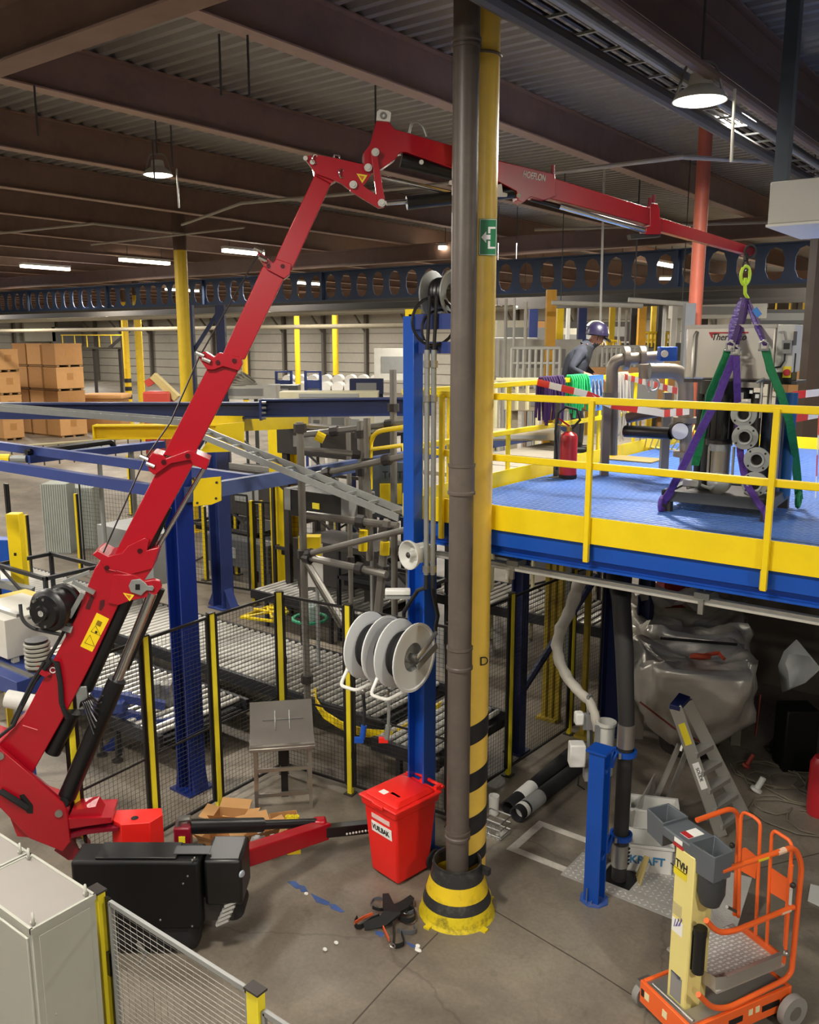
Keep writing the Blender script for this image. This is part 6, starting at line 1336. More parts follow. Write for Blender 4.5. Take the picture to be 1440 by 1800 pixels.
p = at_z(45, 1130, 0); d = p.dot(FW); h = at_d(33, 902, d).z
t = thing('machine_column', 'broad bright yellow machine column at the left edge', 'column', p); MB().box((p.x, p.y, h/2), .22, .2, h, (RT, FW, Z3)).build('column', YEL, t, bevel=.01); MB().box((p.x, p.y, h*.7), .04, .22, .05, (RT, FW, Z3)).build('slot', BLACK, t)
bl = at_d(8, 985, d-.5); tag(MB().bar(at_d(-30, 1020, d-.4), at_d(58, 1038, d-.4), .16, .1).build('cross_member', GALV, loc=at_d(10, 1030, d-.4)), 'galvanised channel crossing the yellow machine column at the left edge', 'channel')
for x0, y0, w_, h_, lb in ((5, 970, .5, .5, 'upper'), (10, 1040, .45, .4, 'lower')):
    q = at_d(x0, y0, d+.6); tag(MB().box(q, w_, .3, h_, (RT, FW, Z3)).build('machine_cover', BLUE, loc=q, bevel=.01), 'bright blue machine panel at the left edge, the %s one' % lb, 'cover')
a = at_d(47, 807, 13.5); b = at_d(284, 781, 15.5)
t = thing('swing_arm', 'blue machine arm with a black cable chain on top, left of the crane boom', 'arm', (a+b)/2); MB().bar(a, b, .2, .12).build('arm', NAVY, t); MB().tube(rounded([a+Z3*.1, a.lerp(b, .6)+Z3*.14, a.lerp(b, .62)+Z3*.02], .1), .05, 6).build('cable_chain', BLACK, t); MB().cyl(a-RT*.25, a, .06, n=10).build('motor', GALV, t); MB().cyl(a-RT*.5, a-RT*.25, .08, n=10).build('motor_cap', YEL, t)
for x in (.5, .75): c = a.lerp(b, x); MB().cyl(V((c.x, c.y, 0)), c-Z3*.05, .04, n=8).build('stand_pole', GREY, t)
fr = thing('far_handrail', 'long pale handrail with thin posts on the far floor left of the crane boom', 'handrail', at_d(120, 790, 20))
A = at_d(-10, 788, 20); B = at_d(290, 765, 24); MB().tube([A, B], .03, 6).build('rail', mat('rail pale', '#b9b08f', .5), fr)
for k in range(13): c = A.lerp(B, k/12); MB().cyl(c-Z3*.5, c, .02, n=5).build('post', DGREY, fr)
for k, (x, y, L_, lb) in enumerate(((25, 1222, .62, 'white roller end left of the crane boom base'),)):
    c = at_d(12, 1228, 9.2); tag(MB().cyl(c, c+RT*.3-Z3*.06, .1, n=18).build('white_roll', WHITE, loc=c), lb, 'roll')
c = at_d(210, 1250, 10.4)
t = thing('blue_lift_table', 'blue machine frame on wheels behind the black lift cylinder', 'machine', V((c.x, c.y, 0)))
for a_, b_ in (((160, 1215), (290, 1240)), ((165, 1240), (300, 1275)), ((270, 1270), (330, 1268))): MB().bar(at_d(*a_, 10.4), at_d(*b_, 10.6), .1, .1).build('frame_bar', NAVY, t)
MB().box(at_d(190, 1235, 10.5), .5, .4, .14, (RT, FW, Z3)).build('bed', NAVY, t, bevel=.01); MB().cyl(at_d(270, 1200, 10.8), at_d(270, 1240, 10.8), .09, n=14).build('motor', GALV, t); MB().box(at_d(295, 1225, 10.9), .14, .2, .4, (RT, FW, Z3)).build('gearbox', STEEL, t)
q = at_d(190, 1310, 10.6); MB().prism([at_d(x, y, 10.6) for x, y in ((168, 1328), (205, 1290), (208, 1312), (172, 1335))], FW*.04).build('side_plate', mat('navy plate', '#1c2f6b'), t)
for x, y in ((180, 1320), (207, 1330)): w_ = at_z(x, y+8, 0); MB().cyl(V((w_.x, w_.y, 0)), V((w_.x, w_.y, .35)), .02, n=8).build('foot', BROWNST, t); MB().cyl(V((w_.x, w_.y, 0)), V((w_.x, w_.y, .02)), .07, n=12).build('foot_pad', BROWNST, t)
mach('machine_cabinet', 255, 1010, 15.5, 1.6, .8, .9, GREY, 'grey machine cabinet far behind the crane boom, right of the ribbed panels', 'machine')
for k, (x, y, d_, sx, sz, mm, lb) in enumerate(((30, 1130, 11, 1.0, .5, mat('machine white', '#c6c3b8', .5), 'white machine bed at the left edge behind the winch'), (40, 1190, 10.5, 1.2, .2, NAVY, 'blue machine bed at the left edge below the winch'), (20, 1090, 11.5, .6, .3, mat('machine yellow', '#c6a82e', .5), 'yellow gearbox at the left edge beside the winch'), (480, 905, 19, 2.5, 1.0, BROWNST, 'dark machine between the blue flared post and the yellow H column'), (440, 990, 19, 2.0, .6, DGREY, 'low dark grey machine behind the far mesh fence'), (590, 1020, 16, 1.4, .8, BROWNST, 'dark machine behind the scaffold braces'), (470, 850, 20, 3.0, .3, GREY, 'grey machine bed above the sloping cable ladder'), (650, 760, 22, 2, .5, mat('machine white', '#c6c3b8'), 'white machine top behind the upper scaffold rail'), (590, 800, 16, 2.2, .5, BROWNST, 'dark conveyor head behind the level scaffold tube'))):
    p_ = at_d(x, y, d_); mach('machine', x, y, d_, sx, .8, sz, mm, lb, 'machine', (('leg', mm, .02, .1, -p_.z/sz, .08, .2, 0), ('leg', mm, .92, .1, -p_.z/sz, .98, .2, 0), ('panel', GREY, .2, -.02, .3, .5, 0, .7), ('top_rail', STEEL, 0, .2, 1, 1, .3, 1.08)))
q = at_d(553, 1012, 12); t = thing('white_board', 'white board leaning behind the scaffold brace', 'board', q); MB().box(q+Z3*.15, .24, .03, .62, (RT, FW, Z3)).build('board', WHITE, t); MB().box(at_d(545, 960, 12), .3, .2, .3, (RT, FW, Z3)).build('yellow_box', YEL, t); MB().bar(V((q.x, q.y+.05, 0)), q+YA*.05, .04, .04).build('stand_leg', GREY, t)
for x, lb in ((640, 'hose end with a blue grip hanging below the back hose reel'), (683, 'hose end with a red tag hanging below the front hose reel')):
    a = at_d(x-2, 1215, 7.95); b = at_d(x, 1275, 7.95); t = thing('hanging_hose', lb, 'hose', a)
    MB().tube([a, a.lerp(b, .5)+RT*.01, b], .016, 8).build('hose', RUB if x == 640 else GREY, t); MB().ball(a, .03, 8, 6).build('stop_ball', STEEL, t)
    MB().cyl(b, b-Z3*.14-RT*.02, .028, n=10).build('grip', BLUE if x == 640 else GALV, t); MB().box(b-Z3*.15-RT*.05, .09, .04, .05, (RT, FW, Z3)).build('nozzle', BLUE if x == 640 else BRED, t)
# open machine frames of dark bars standing among the conveyors
def bar_frame(px, py, d, sx, sy, sz, m, lb, shelves=(.5,), diag=True):
    p = at_d(px, py, d); t = thing('open_machine', lb, 'machine', (p.x, p.y, 0)); w_ = .06
    for a in (-.5, .5):
        for b in (-.5, .5): MB().bx(p.x+a*sx-w_/2, p.y+b*sy-w_/2, 0, p.x+a*sx+w_/2, p.y+b*sy+w_/2, sz).build('upright', m, t, smooth=False)
    for f in (1,)+tuple(shelves):
        z = sz*f
        for b in (-.5, .5): MB().bx(p.x-sx/2, p.y+b*sy-w_/2, z-w_, p.x+sx/2, p.y+b*sy+w_/2, z).build('long_bar', m, t, smooth=False)
        for a in (-.5, .5): MB().bx(p.x+a*sx-w_/2, p.y-sy/2, z-w_, p.x+a*sx+w_/2, p.y+sy/2, z).build('cross_bar', m, t, smooth=False)
    if diag: MB().bar((p.x-sx/2, p.y-sy/2, .1), (p.x+sx/2, p.y-sy/2, sz*shelves[0]), .04, .04).build('brace', m, t); MB().bar((p.x+sx/2, p.y-sy/2, sz*shelves[0]), (p.x-sx/2, p.y-sy/2, sz), .04, .04).build('brace', m, t)
    MB().box((p.x, p.y, sz*shelves[0]-.12), sx*.9, sy*.9, .12).build('pan', BLK2, t); MB().cyl((p.x-sx*.3, p.y-sy*.3, sz*shelves[0]+.1), (p.x+sx*.1, p.y-sy*.3, sz*shelves[0]+.1), .1, n=12).build('motor', DGREY, t)
    return t
for px, py, d, sx, sy, sz, m, lb in ((432, 960, 20, 2.2, 1.4, 2.2, BROWNST, 'dark open machine frame between the blue flared post and the yellow H column'), (600, 960, 16.5, 2.4, 1.2, 2.6, BROWNST, 'dark open machine frame right of the yellow H column'), (690, 980, 14.8, 1.6, 1.0, 2.4, CFR, 'black open machine frame left of the blue corner post'), (90, 1060, 14.5, 1.5, 1.0, 1.5, CFR, 'black open machine frame at the left behind the winch'), (930, 1120, 16.5, 2.4, 1.0, 2.2, CFR, 'black open machine frame seen under the platform through the fence'), (470, 800, 24, 3.2, 1.5, 3.4, DGREY, 'grey open machine frame beyond the sloping cable ladder'), (600, 780, 20, 2.6, 1.2, 3.2, CFR, 'black open machine frame behind the upper scaffold rails')):
    bar_frame(px, py, d, sx, sy, sz, m, lb)
# ================================================================ under the platform
yr = 6.75; zr = at_y(1040, 1021, yr).z
t = thing('cable_duct', 'long pale aluminium duct hung below the blue platform edge', 'duct', (-1, yr, zr))
MB().bx(EX+.2, yr-.03, zr-.03, RX, yr+.03, zr+.03).build('duct_body', mat('duct pale', '#c3c0b6', .4, .3), t, bevel=.006); MB().bx(EX+.2, yr-.034, zr-.004, RX, yr-.03, zr+.004).build('duct_seam', GREY, t)
for px in (905, 1240):
    x = at_y(px, 1000, yr).x; MB().bx(x-.06, yr-.05, zr+.02, x+.06, yr+.1, zr+.07).build('hanger_clamp', GALV, t); MB().bx(x-.02, yr-.06, zr-.1, x+.02, yr-.03, zr+.02).build('hanger_clip', STEEL, t); MB().cyl((x, yr+.02, zr+.05), (x, yr+.02, 3.36), .01, n=6).build('hanger_rod', STEEL, t)
struct(MB().bx(EX+.2, 13.6, 0, RX, 13.75, 3.2).build('wall_partition', mat('partition grey brown', '#6d6459', .7), smooth=False))
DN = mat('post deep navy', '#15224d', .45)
def upost(px, y, d, b, m, lb):
    p = at_d(px, y, d); t = thing('platform_post', lb, 'post', (p.x, p.y, 0)); MB().ibeam((p.x, p.y, 0), (p.x, p.y, 3.34), b, b, .012, .02, up=(1, 0, 0)).build('shaft', m, t, smooth=False); MB().box((p.x, p.y, .01), b+.1, b+.1, .02).build('base_plate', m, t); return p
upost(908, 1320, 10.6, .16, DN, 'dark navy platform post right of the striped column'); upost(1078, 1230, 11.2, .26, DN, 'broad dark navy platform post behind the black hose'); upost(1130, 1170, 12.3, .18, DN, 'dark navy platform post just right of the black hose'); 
for px, y, d, lb in ((965, 1240, 11.6, 'dirty yellow post bundle under the platform'), (1035, 1230, 11, 'dirty yellow guide post left of the broad navy post')):
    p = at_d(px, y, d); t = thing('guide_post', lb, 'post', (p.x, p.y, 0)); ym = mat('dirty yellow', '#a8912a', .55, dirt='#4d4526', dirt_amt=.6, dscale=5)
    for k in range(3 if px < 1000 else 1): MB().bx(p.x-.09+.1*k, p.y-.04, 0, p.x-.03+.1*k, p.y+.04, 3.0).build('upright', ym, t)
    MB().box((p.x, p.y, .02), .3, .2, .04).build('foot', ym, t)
a = at_d(1050, 1010, 11); b = at_d(905, 1290, 10.8); tag(MB().cyl(a, V((b.x, b.y, .6)), .05, n=8).build('diagonal_brace', DN, loc=a), 'dark diagonal brace between the navy posts under the platform', 'brace')
# blue stub post with clamps and hose
sp0 = at_z(1041, 1585, 0); zt = at_d(1045, 1322, sp0.dot(FW)).z
t = thing('stub_post', 'short bright blue H post bolted to the floor with two pipe clamps', 'post', sp0)
MB().ibeam(sp0+V((0, .04, 0)), sp0+V((0, .04, zt)), .15, .15, .01, .014, up=(0, 1, 0)).build('shaft', BLUE, t, smooth=False)
MB().lathe(sp0+V((0, .04, 0)), Z3, [(0, 0), (.14, 0), (.14, .015), (0, .015)], 8).build('base_plate', mat('blue base dirty', '#3a5fae', .5, dirt='#8d887d', dirt_amt=.6, dscale=9), t)
MB().box(sp0+V((0, .04, zt+.01)), .2, .2, .02).build('top_plate', BLUE, t)
for k in range(2): MB().cyl(sp0+V((-.03+.05*k, -.06, .015)), sp0+V((-.03+.05*k, -.06, .16 if k == 0 else .05)), .006, n=6).build('anchor_rod', STEEL, t)
hp = at_z(1088, 1545, 0); hpd = hp.dot(FW)
def clampz(y): return at_d(1095, y, hpd).z
for y in (1322, 1468):
    z = clampz(y); c = V((hp.x, hp.y, z)); MB().lathe(c-Z3*.025, Z3, [(.085, 0), (.11, 0), (.11, .05), (.085, .05), (.085, 0)], 20).build('clamp_ring', BLUE, t); s0 = V((sp0.x+.07, sp0.y+.06, z))
    for o in (-.05, .09): MB().bar(s0+V((0, o, 0)), c+V((-.09, o*.3, 0)), .03, .04).build('clamp_arm', BLUE, t)
    for o in (-1, 1): MB().cyl(c+V((0, o*.12, -.02)), c+V((0, o*.12, .03)), .016, n=8).build('clamp_bolt', STEEL, t)
h = thing('black_hose', 'thick black riser hose with silver collars clamped to the blue stub post', 'hose', hp)
dtop = hpd+.15; MB().tube([hp+Z3*.0, hp+Z3*.9, V((hp.x, hp.y, clampz(1275))), at_d(1098, 1150, hpd+.05), at_d(1092, 1050, hpd+.2), at_d(1080, 1010, hpd+.4)], [.072, .072, .075, .085, .085, .08], 18).build('hose_run', mat('hose charcoal', '#2b2a2a', .6), h)
for ya, yb in ((1272, 1312), (1482, 1520)): MB().cyl(V((hp.x, hp.y, clampz(yb))), V((hp.x, hp.y, clampz(ya))), .083, n=20).build('collar', STEEL, h)
m = MB(); zc = clampz(1500)
for k in range(5): c = V((hp.x, hp.y, zc-.08+.04*k))+(RT*.8-FW*.6)*.083; m.box(c, .03, .012, .02, (RT, FW, (Z3+RT*.4).normalized()))
m.build('collar_print', BLACK, h)['kind'] = 'stuff'
# switch boxes, grey stub pipe, white hose
sw = at_d(1038, 1330, 8.3); t = thing('switch_assembly', 'grey bracket with white switch boxes behind the blue stub post', 'switch box', V((sw.x, sw.y, 0)))
MB().bar(at_d(1040, 1500, 8.3), at_d(1036, 1222, 8.3), .07, .03).build('bracket', GALV, t); MB().bar(V((sw.x, sw.y, 0)), at_d(1040, 1490, 8.3), .06, .04).build('stand', GREY, t)
MB().box(at_d(1014, 1325, 8.25), .16, .14, .24, (RT, FW, Z3)).build('white_box', WHITE, t, bevel=.015); MB().box(at_d(1018, 1262, 8.25), .09, .1, .13, (RT, FW, Z3)).build('white_box', WHITE, t, bevel=.02); MB().box(at_d(1036, 1340, 8.3), .1, .12, .36, (RT, FW, Z3)).build('grey_box', GREY, t); MB().box(at_d(1033, 1268, 8.28), .1, .06, .16, (RT, FW, Z3)).build('grey_box', GREY, t); MB().tube([at_d(1018, 1365, 8.3), at_d(1016, 1380, 8.3), at_d(1028, 1388, 8.3)], .008, 6).build('cable', BLACK, t)
a = at_d(1064, 1318, 8.1); b = at_d(1064, 1268, 8.1); t = thing('stub_pipe', 'short open grey pipe beside the black riser hose', 'pipe', a); MB().lathe(a, Z3, [(.08, -.25), (.08, (b-a).length), (.1, (b-a).length), (.1, (b-a).length-.03), (.086, (b-a).length-.05), (.086, -.25)], 20).build('tube', LGREY, t); MB().box(at_d(1050, 1292, 8.05), .05, .02, .2, (RT, FW, Z3)).build('slotted_strip', GALV, t); MB().cyl(V((a.x, a.y, 0)), a-Z3*.2, .07, n=14).build('lower_pipe', mat('pipe rust', '#6f5548', .6), t)
wh = thing('white_hose', 'wrapped off white hose curving down under the platform to the switch boxes', 'hose', at_d(990, 1160, 8.8))
pts = [(1020, 1018, 9.0), (1010, 1050, 9), (1000, 1078, 8.9), (986, 1105, 8.8), (979, 1135, 8.8), (984, 1165, 8.7), (1000, 1195, 8.6), (1020, 1218, 8.4), (1036, 1232, 8.3), (1046, 1255, 8.2), (1050, 1285, 8.15)]
P_ = [at_d(*p) for p in pts]; q = []
for i in range(len(P_)-1):
    for k in range(3): q.append(P_[i].lerp(P_[i+1], k/3))
q.append(P_[-1]); MB().tube(q, [.07*(1-.4*i/len(q))*(1+.1*math.sin(i*2.3)) for i in range(len(q))], 12).build('wrapped_tube', mat('wrap off white', '#b5b0a4', .6, bump=.4, bscale=14), wh)
# loose pipes on the floor
for (p0, p1, lb, cap) in (((893, 1420), (1010, 1320), 'black pipe with a pale end band on the floor, the left one of two', .26), ((908, 1432), (1040, 1330), 'black pipe with a grey and white band on the floor, the right one of two', .1)):
    A = at_z(*p0, .09); B = at_z(*p1, .09); d = (B-A).normalized(); t = thing('floor_pipe', lb, 'pipe', A, 'black pipes on the floor')
    MB().lathe(A, d, [(.07, 0), (.085, 0), (.085, (B-A).length), (.07, (B-A).length), (.07, 0)], 18).build('pipe_run', RUB, t); c = A+d*cap; MB().cyl(c, c+d*(.3 if cap > .2 else .06), .089, n=18).build('pale_band', PAPER, t)
    if cap < .2: MB().cyl(A+d*.2, A+d*.5, .089, n=18).build('grey_band', GREY, t)
b_ = at_z(868, 1430, 0); tag(MB().lathe(b_, Z3, [(0, 0), (.055, 0), (.06, .22), (.05, .22), (.05, .02), (0, .02)], 16).build('grey_bucket', LGREY, loc=b_), 'small grey cylindrical pot just right of the striped column', 'pot')
t = thing('wire_basket', 'small steel wire basket on the floor right of the striped column', 'basket', at_z(868, 1465, 0)); c = LOC[t.name]
for z in (.04, .12, .2): MB().tube([c+V((-.12, -.1, z)), c+V((.14, -.1, z)), c+V((.14, .12, z)), c+V((-.12, .12, z))], .008, 5, closed=True).build('wire_ring', STEEL, t)
for k in range(6): MB().cyl(c+V((-.12+.05*k, -.1, 0)), c+V((-.12+.05*k, -.1, .2)), .006, n=5).build('wire', STEEL, t)
MB().bx(c.x-.12, c.y-.1, 0, c.x+.14, c.y+.12, .02).build('tray', ALU, t)
# aluminium floor plates with a dark pit
pl = thing('checker_plates', 'aluminium checker plate floor covers around the black riser hose', 'floor plate', at_z(1100, 1570, 0))
P0 = at_z(985, 1538, 0); X1 = at_z(1235, 1660, 0).x; hx, hy = hp.x, hp.y
TRD = mat('tread bright', '#dedcd6')
def plate_at(x0, y0, x1, y1):
    MB().bx(x0+.004, y0+.004, 0, x1-.004, y1-.004, .012).build('checker_plate', DPL, pl, smooth=False); m = MB(); i = 0; x = x0+.04
    while x < x1-.03:
        y = y0+.04; j = 0
        while y < y1-.03:
            a = .8 if (i+j) % 2 else -.8; ca_, sa_ = math.cos(a), math.sin(a); u = V((ca_, sa_, 0)); v = V((-sa_, ca_, 0)); c = V((x, y, .012))
            m.add([c-u*.022, c-v*.008, c+u*.022, c+v*.008, c+Z3*.004], [(0, 1, 4), (1, 2, 4), (2, 3, 4), (3, 0, 4)]); y += .055; j += 1
        x += .055; i += 1
    m.build('tread_bumps', TRD, pl, smooth=False)['kind'] = 'stuff'
Yf = P0.y
plate_at(P0.x, Yf, hx-.16, hy+.2); plate_at(hx-.16, Yf, X1, hy-.13); plate_at(hx+.16, hy-.13, X1, hy+.75); plate_at(hx-.16, hy+.2, hx+.16, hy+.75)
MB().bx(hx-.16, hy-.13, -.001, hx+.16, hy+.2, .004).build('dark_pit', BLACK, pl)
tilt = at_z(1240, 1560, 0); p5 = [at_z(1190, 1640, .012), at_z(1275, 1700, .012), at_z(1322, 1545, .3), at_z(1230, 1520, .3)]
tag(MB().prism(p5, V((0, 0, .012))).build('checker_plate', DPL, loc=p5[0]), 'aluminium checker plate tilted up behind the cream mast of the lift', 'floor plate')
q5 = [at_z(1106, 1440, .3), at_z(1150, 1360, .45), at_z(1150, 1390, .05), at_z(1108, 1470, .02)]
tag(MB().prism(q5, V((.01, .01, 0))).build('checker_plate', DPL, loc=q5[0]), 'aluminium checker plate standing on edge right of the black riser hose', 'floor plate')
g5 = at_z(1430, 1560, 0); tag(MB().prism([at_z(x, y, 0) for x, y in ((1425, 1556), (1440, 1560), (1470, 1580), (1450, 1598), (1420, 1584))], Z3*.015).build('drain_grate', LGREY, loc=g5), 'pale perforated grate on the floor at the right edge', 'grate')
# white crates
def crate(px, py, d_, w_, h_, dp_, lb, txt=None, rz=None):
    p = at_d(px, py, d_); p.z = max(0, p.z); t = thing('crate', lb, 'crate', p); u = (RT*.97-FW*.22).normalized(); v = V((-u.y, u.x, 0)); M = Matrix(((u.x, v.x, 0, p.x), (u.y, v.y, 0, p.y), (0, 0, 1, p.z), (0, 0, 0, 1)))
    m = MB(M)
    for a, b, c, d in ((-w_/2, 0, w_/2, .012), (-w_/2, dp_-.012, w_/2, dp_), (-w_/2, 0, -w_/2+.012, dp_), (w_/2-.012, 0, w_/2, dp_)): m.bx(a, b, 0, c, d, h_)
    m.bx(-w_/2, 0, 0, w_/2, dp_, .012); m.build('crate_body', WHITE, t, smooth=False)
    for a, b, c, d in ((-w_/2-.015, -.015, w_/2+.015, .006), (-w_/2-.015, dp_-.006, w_/2+.015, dp_+.015), (-w_/2-.015, 0, -w_/2, dp_), (w_/2, 0, w_/2+.015, dp_)): MB(M).bx(a, b, h_-.025, c, d, h_).build('crate_rim', WHITE, t)
    if txt: text('word_print', txt, .12, M @ V((-w_/2+.03, -.004, h_*.32)), u, Z3, BINK, t, squash=.95, bold=.003)
    return t
c1 = at_z(1140, 1535, 0); crate(1140, 1535, c1.dot(FW), .44, .3, .3, 'white crate lettered KRAFT beside the black riser hose', 'KRAFT'); c2 = at_z(1150, 1500, 0); crate(1146, 1496, c2.dot(FW)+.25, .5, .34, .3, 'plain white crate behind the lettered one')
m = MB(); c = at_z(1118, 1540, 0)
for k in range(6): m.tube([c+V((.02*k, -.03*k, 0)), c+V((.02*k+.06, -.03*k+.05, .22+.02*k))], .008, 5)
tag(m.build('loose_straw', mat('straw', '#b8a469', .7), loc=c), 'bunch of pale rods leaning between the hose and the white crate', 'rods', kind='stuff')
# ---------------------------------------------------------------- step ladder
lt = at_d(1190, 1228, 8.75); st = thing('step_ladder', 'aluminium step ladder with a dark blue cap under the platform', 'ladder', at_z(1230, 1450, 0))
MB().prism([at_d(x, y, d) for x, y, d in ((1177, 1238, 8.6), (1196, 1243, 8.6), (1214, 1224, 8.8), (1194, 1217, 8.8))], Z3*-.05).build('top_cap', mat('cap navy', '#1a2352', .5), st, bevel=.006)
fl = [(at_d(1187, 1243, 8.62), at_z(1268, 1470, 0)), (at_d(1207, 1233, 8.8), at_z(1312, 1440, 0))]
for k, (a, b) in enumerate(fl): MB().bar(a, b, .035, .13, up=RT).build('stile', ALU, st, bevel=.004)
bl = [(at_d(1195, 1308, 8.75), at_z(1137, 1440, 0)), (at_d(1208, 1318, 9.0), at_z(1168, 1420, 0))]
for a, b in bl: MB().bar(a, b, .03, .05, up=RT).build('rear_leg', ALU, st)
for f in (.36, .5, .64, .78, .92): a = fl[0][0].lerp(fl[0][1], f); b = fl[1][0].lerp(fl[1][1], f); MB().bar(a, b, .12, .05).build('tread', mat('tread grey', '#8d8a84', .5, .3), st)
MB().bar(at_d(1199, 1312, 8.72), at_d(1222, 1320, 8.85), .03, .1).build('hinge_plate', ALU, st)
dirn = (fl[0][1]-fl[0][0]).normalized(); q = fl[0][0].lerp(fl[0][1], .12)-FW*.02-RT*.018; qn = q-FW*.05
def lblp(f0, f1, mm, nm):
    a = fl[0][0].lerp(fl[0][1], f0); b = fl[0][0].lerp(fl[0][1], f1); d_, s_, u_ = axes(dirn, RT); 
    c = (a+b)/2; nrm = s_ if s_.dot(FW) < 0 else -s_
    MB().box(c+nrm*.019, (b-a).length, .004, .07, (d_, nrm, u_)).build(nm, mm, st); return c+nrm*.023, d_, u_, nrm
lblp(.12, .28, FYEL, 'yellow_label'); c, d_, u_, nrm = lblp(.42, .62, PAPER, 'white_label'); text('label_print', 'SOLIDE', .05, c-d_*.1-(d_.cross(nrm))*.02 if 0 else c-d_*.1+u_*(-.018 if u_.dot(RT) > 0 else .018), d_, nrm.cross(d_), INK, st)
# ---------------------------------------------------------------- silver bulk bags
FOIL = mat('silver foil liner', '#cfcac0', .3, .45, bump=.7, bscale=4, var=.15)
def bag(c, rings, lb, seed, rot=0, m=FOIL, amp=.05):
    rnd = random.Random(seed); t = thing('bulk_bag', lb, 'bulk bag', c); n = 40; vs = []; u = (RT*math.cos(rot)+FW*math.sin(rot)); v = (-RT*math.sin(rot)+FW*math.cos(rot)); ph = [rnd.uniform(0, 6) for _ in range(8)]
    R2 = []
    for i in range(len(rings)-1):
        for k in range(3): R2.append([rings[i][j]+(rings[i+1][j]-rings[i][j])*k/3 for j in range(3)])
    R2.append(list(rings[-1])); vs = []
    for zi, (hw, hd_, z) in enumerate(R2):
        for j in range(n):
            a = 2*math.pi*j/n; cx = math.copysign(abs(math.cos(a))**.45, math.cos(a)); sy = math.copysign(abs(math.sin(a))**.45, math.sin(a))
            w_ = amp*(math.sin(3*a+ph[0]+z*4)+.7*math.sin(7*a+ph[1]-z*6)+.5*math.sin(11*a+ph[2]+z*9)); wz = amp*.8*(math.sin(4*a+ph[3])+.6*math.sin(9*a+ph[4]+zi))*(1 if zi > len(R2)*.5 else .1)
            vs.append(c+u*(cx*(hw+w_*min(1, hw*2)))+v*(sy*(hd_+w_*min(1, hd_*2)))+Z3*max(.01, z+wz))
    fs = [(i*n+j, i*n+(j+1) % n, (i+1)*n+(j+1) % n, (i+1)*n+j) for i in range(len(R2)-1) for j in range(n)]+[tuple((len(R2)-1)*n+j for j in range(n))]
    MB().add(vs, fs).build('liner', m, t, ang=1.2); return t, u, v
bc = at_z(1225, 1335, 0)+FW*.35; bc.z = 0
b1, u, v = bag(bc, [(.28, .25, .12), (.42, .36, .3), (.66, .55, .62), (.72, .62, 1.0), (.73, .62, 1.25), (.66, .55, 1.3), (.4, .3, 1.2), (.1, .08, 1.17)], 'crumpled silver bulk bag on a pallet behind the step ladder, the front one', 3, -.15)
MB().lathe(bc, Z3, [(0, 0), (.36, 0), (.38, .1), (.3, .12), (.26, .2), (0, .2)], 24).build('base_drum', BROWNST, b1)
for s_ in (-1, 1): MB().box(bc+u*.62*s_+v*.2+Z3*.3, .12, .12, .6, (u, v, Z3)).build('pallet_leg', mat('pallet grey', '#8a8378', .7), b1)
MB().tube([bc-u*.72-v*.64+Z3*.85, bc-u*.3-v*.68+Z3*.55, bc+u*.05-v*.6+Z3*.35], .012, 6).build('red_strap', mat('strap dull red', '#8f3a33', .6), b1); MB().ribbon([bc+u*.74-v*.4+Z3*.95, bc+u*.72-v*.4+Z3*.4], .06, .01, v).build('red_strap', mat('strap dull red', '#8f3a33'), b1)
MB().torus(bc+u*.05-v*.15+Z3*1.3, Z3*.7+v*.3, .1, .035, 16, 6).build('red_ring', mat('ring orange red', '#b5442a', .5), b1); MB().tube([bc+u*.1-v*.15+Z3*1.32, bc+u*.28-v*.1+Z3*1.34, bc+u*.33-v*.2+Z3*1.3], .025, 6).build('red_rope', mat('ring orange red', '#b5442a'), b1)
MB().bar(bc-u*.4+v*.2+Z3*1.4, bc+u*.55+v*.15+Z3*1.38, .03, .03).build('black_bar', BLACK, b1)
bc2 = bc+FW*1.32+RT*.35; bag(bc2, [(.5, .5, .05), (.72, .6, .4), (.8, .62, .95), (.82, .6, 1.25), (.74, .54, 1.35), (.4, .3, 1.22), (.1, .1, 1.18)], 'crumpled silver bulk bag under the platform, the back one', 8, -.15, amp=.06)
fs_ = thing('foil_sheet', 'folded silver foil sheet lying over the back bulk bag', 'sheet', bc2+Z3*1.4); m = MB(); nn = 12
vs = [bc2+RT*(-.75+1.6*i/nn)+FW*(.1+.7*j/6)+Z3*(1.52-.12*i/nn+.1*math.sin(i*1.1+j)+.1*math.cos(j*1.3)) for i in range(nn+1) for j in range(7)]
m.add(vs, [(i*7+j, i*7+j+1, (i+1)*7+j+1, (i+1)*7+j) for i in range(nn) for j in range(6)]); o = m.build('sheet', FOIL, fs_, ang=.4); sm = o.modifiers.new('thick', 'SOLIDIFY'); sm.thickness = .01
q = at_d(1395, 1170, 10.2); ws = thing('white_sheet', 'stiff pale plastic sheet standing at the right under the platform', 'sheet', q); m = MB()
m.add([at_d(x, y, d) for x, y, d in ((1400, 1124, 10.4), (1422, 1150, 10.0), (1442, 1175, 9.8), (1415, 1200, 9.9), (1375, 1217, 10.3), (1368, 1170, 10.6), (1378, 1145, 10.6))], [tuple(range(7))]); o = m.build('sheet', mat('sheet pale', '#b9bdbb', .4), ws); sm = o.modifiers.new('thick', 'SOLIDIFY'); sm.thickness = .012
tag(MB().box(V((q.x, q.y, .4))+RT*.1, .4, .35, .8, (RT, FW, Z3)).build('dark_bin', BLK2, loc=V((q.x, q.y, 0)), bevel=.02), 'dark machine housing below the pale plastic sheet at the right', 'machine')
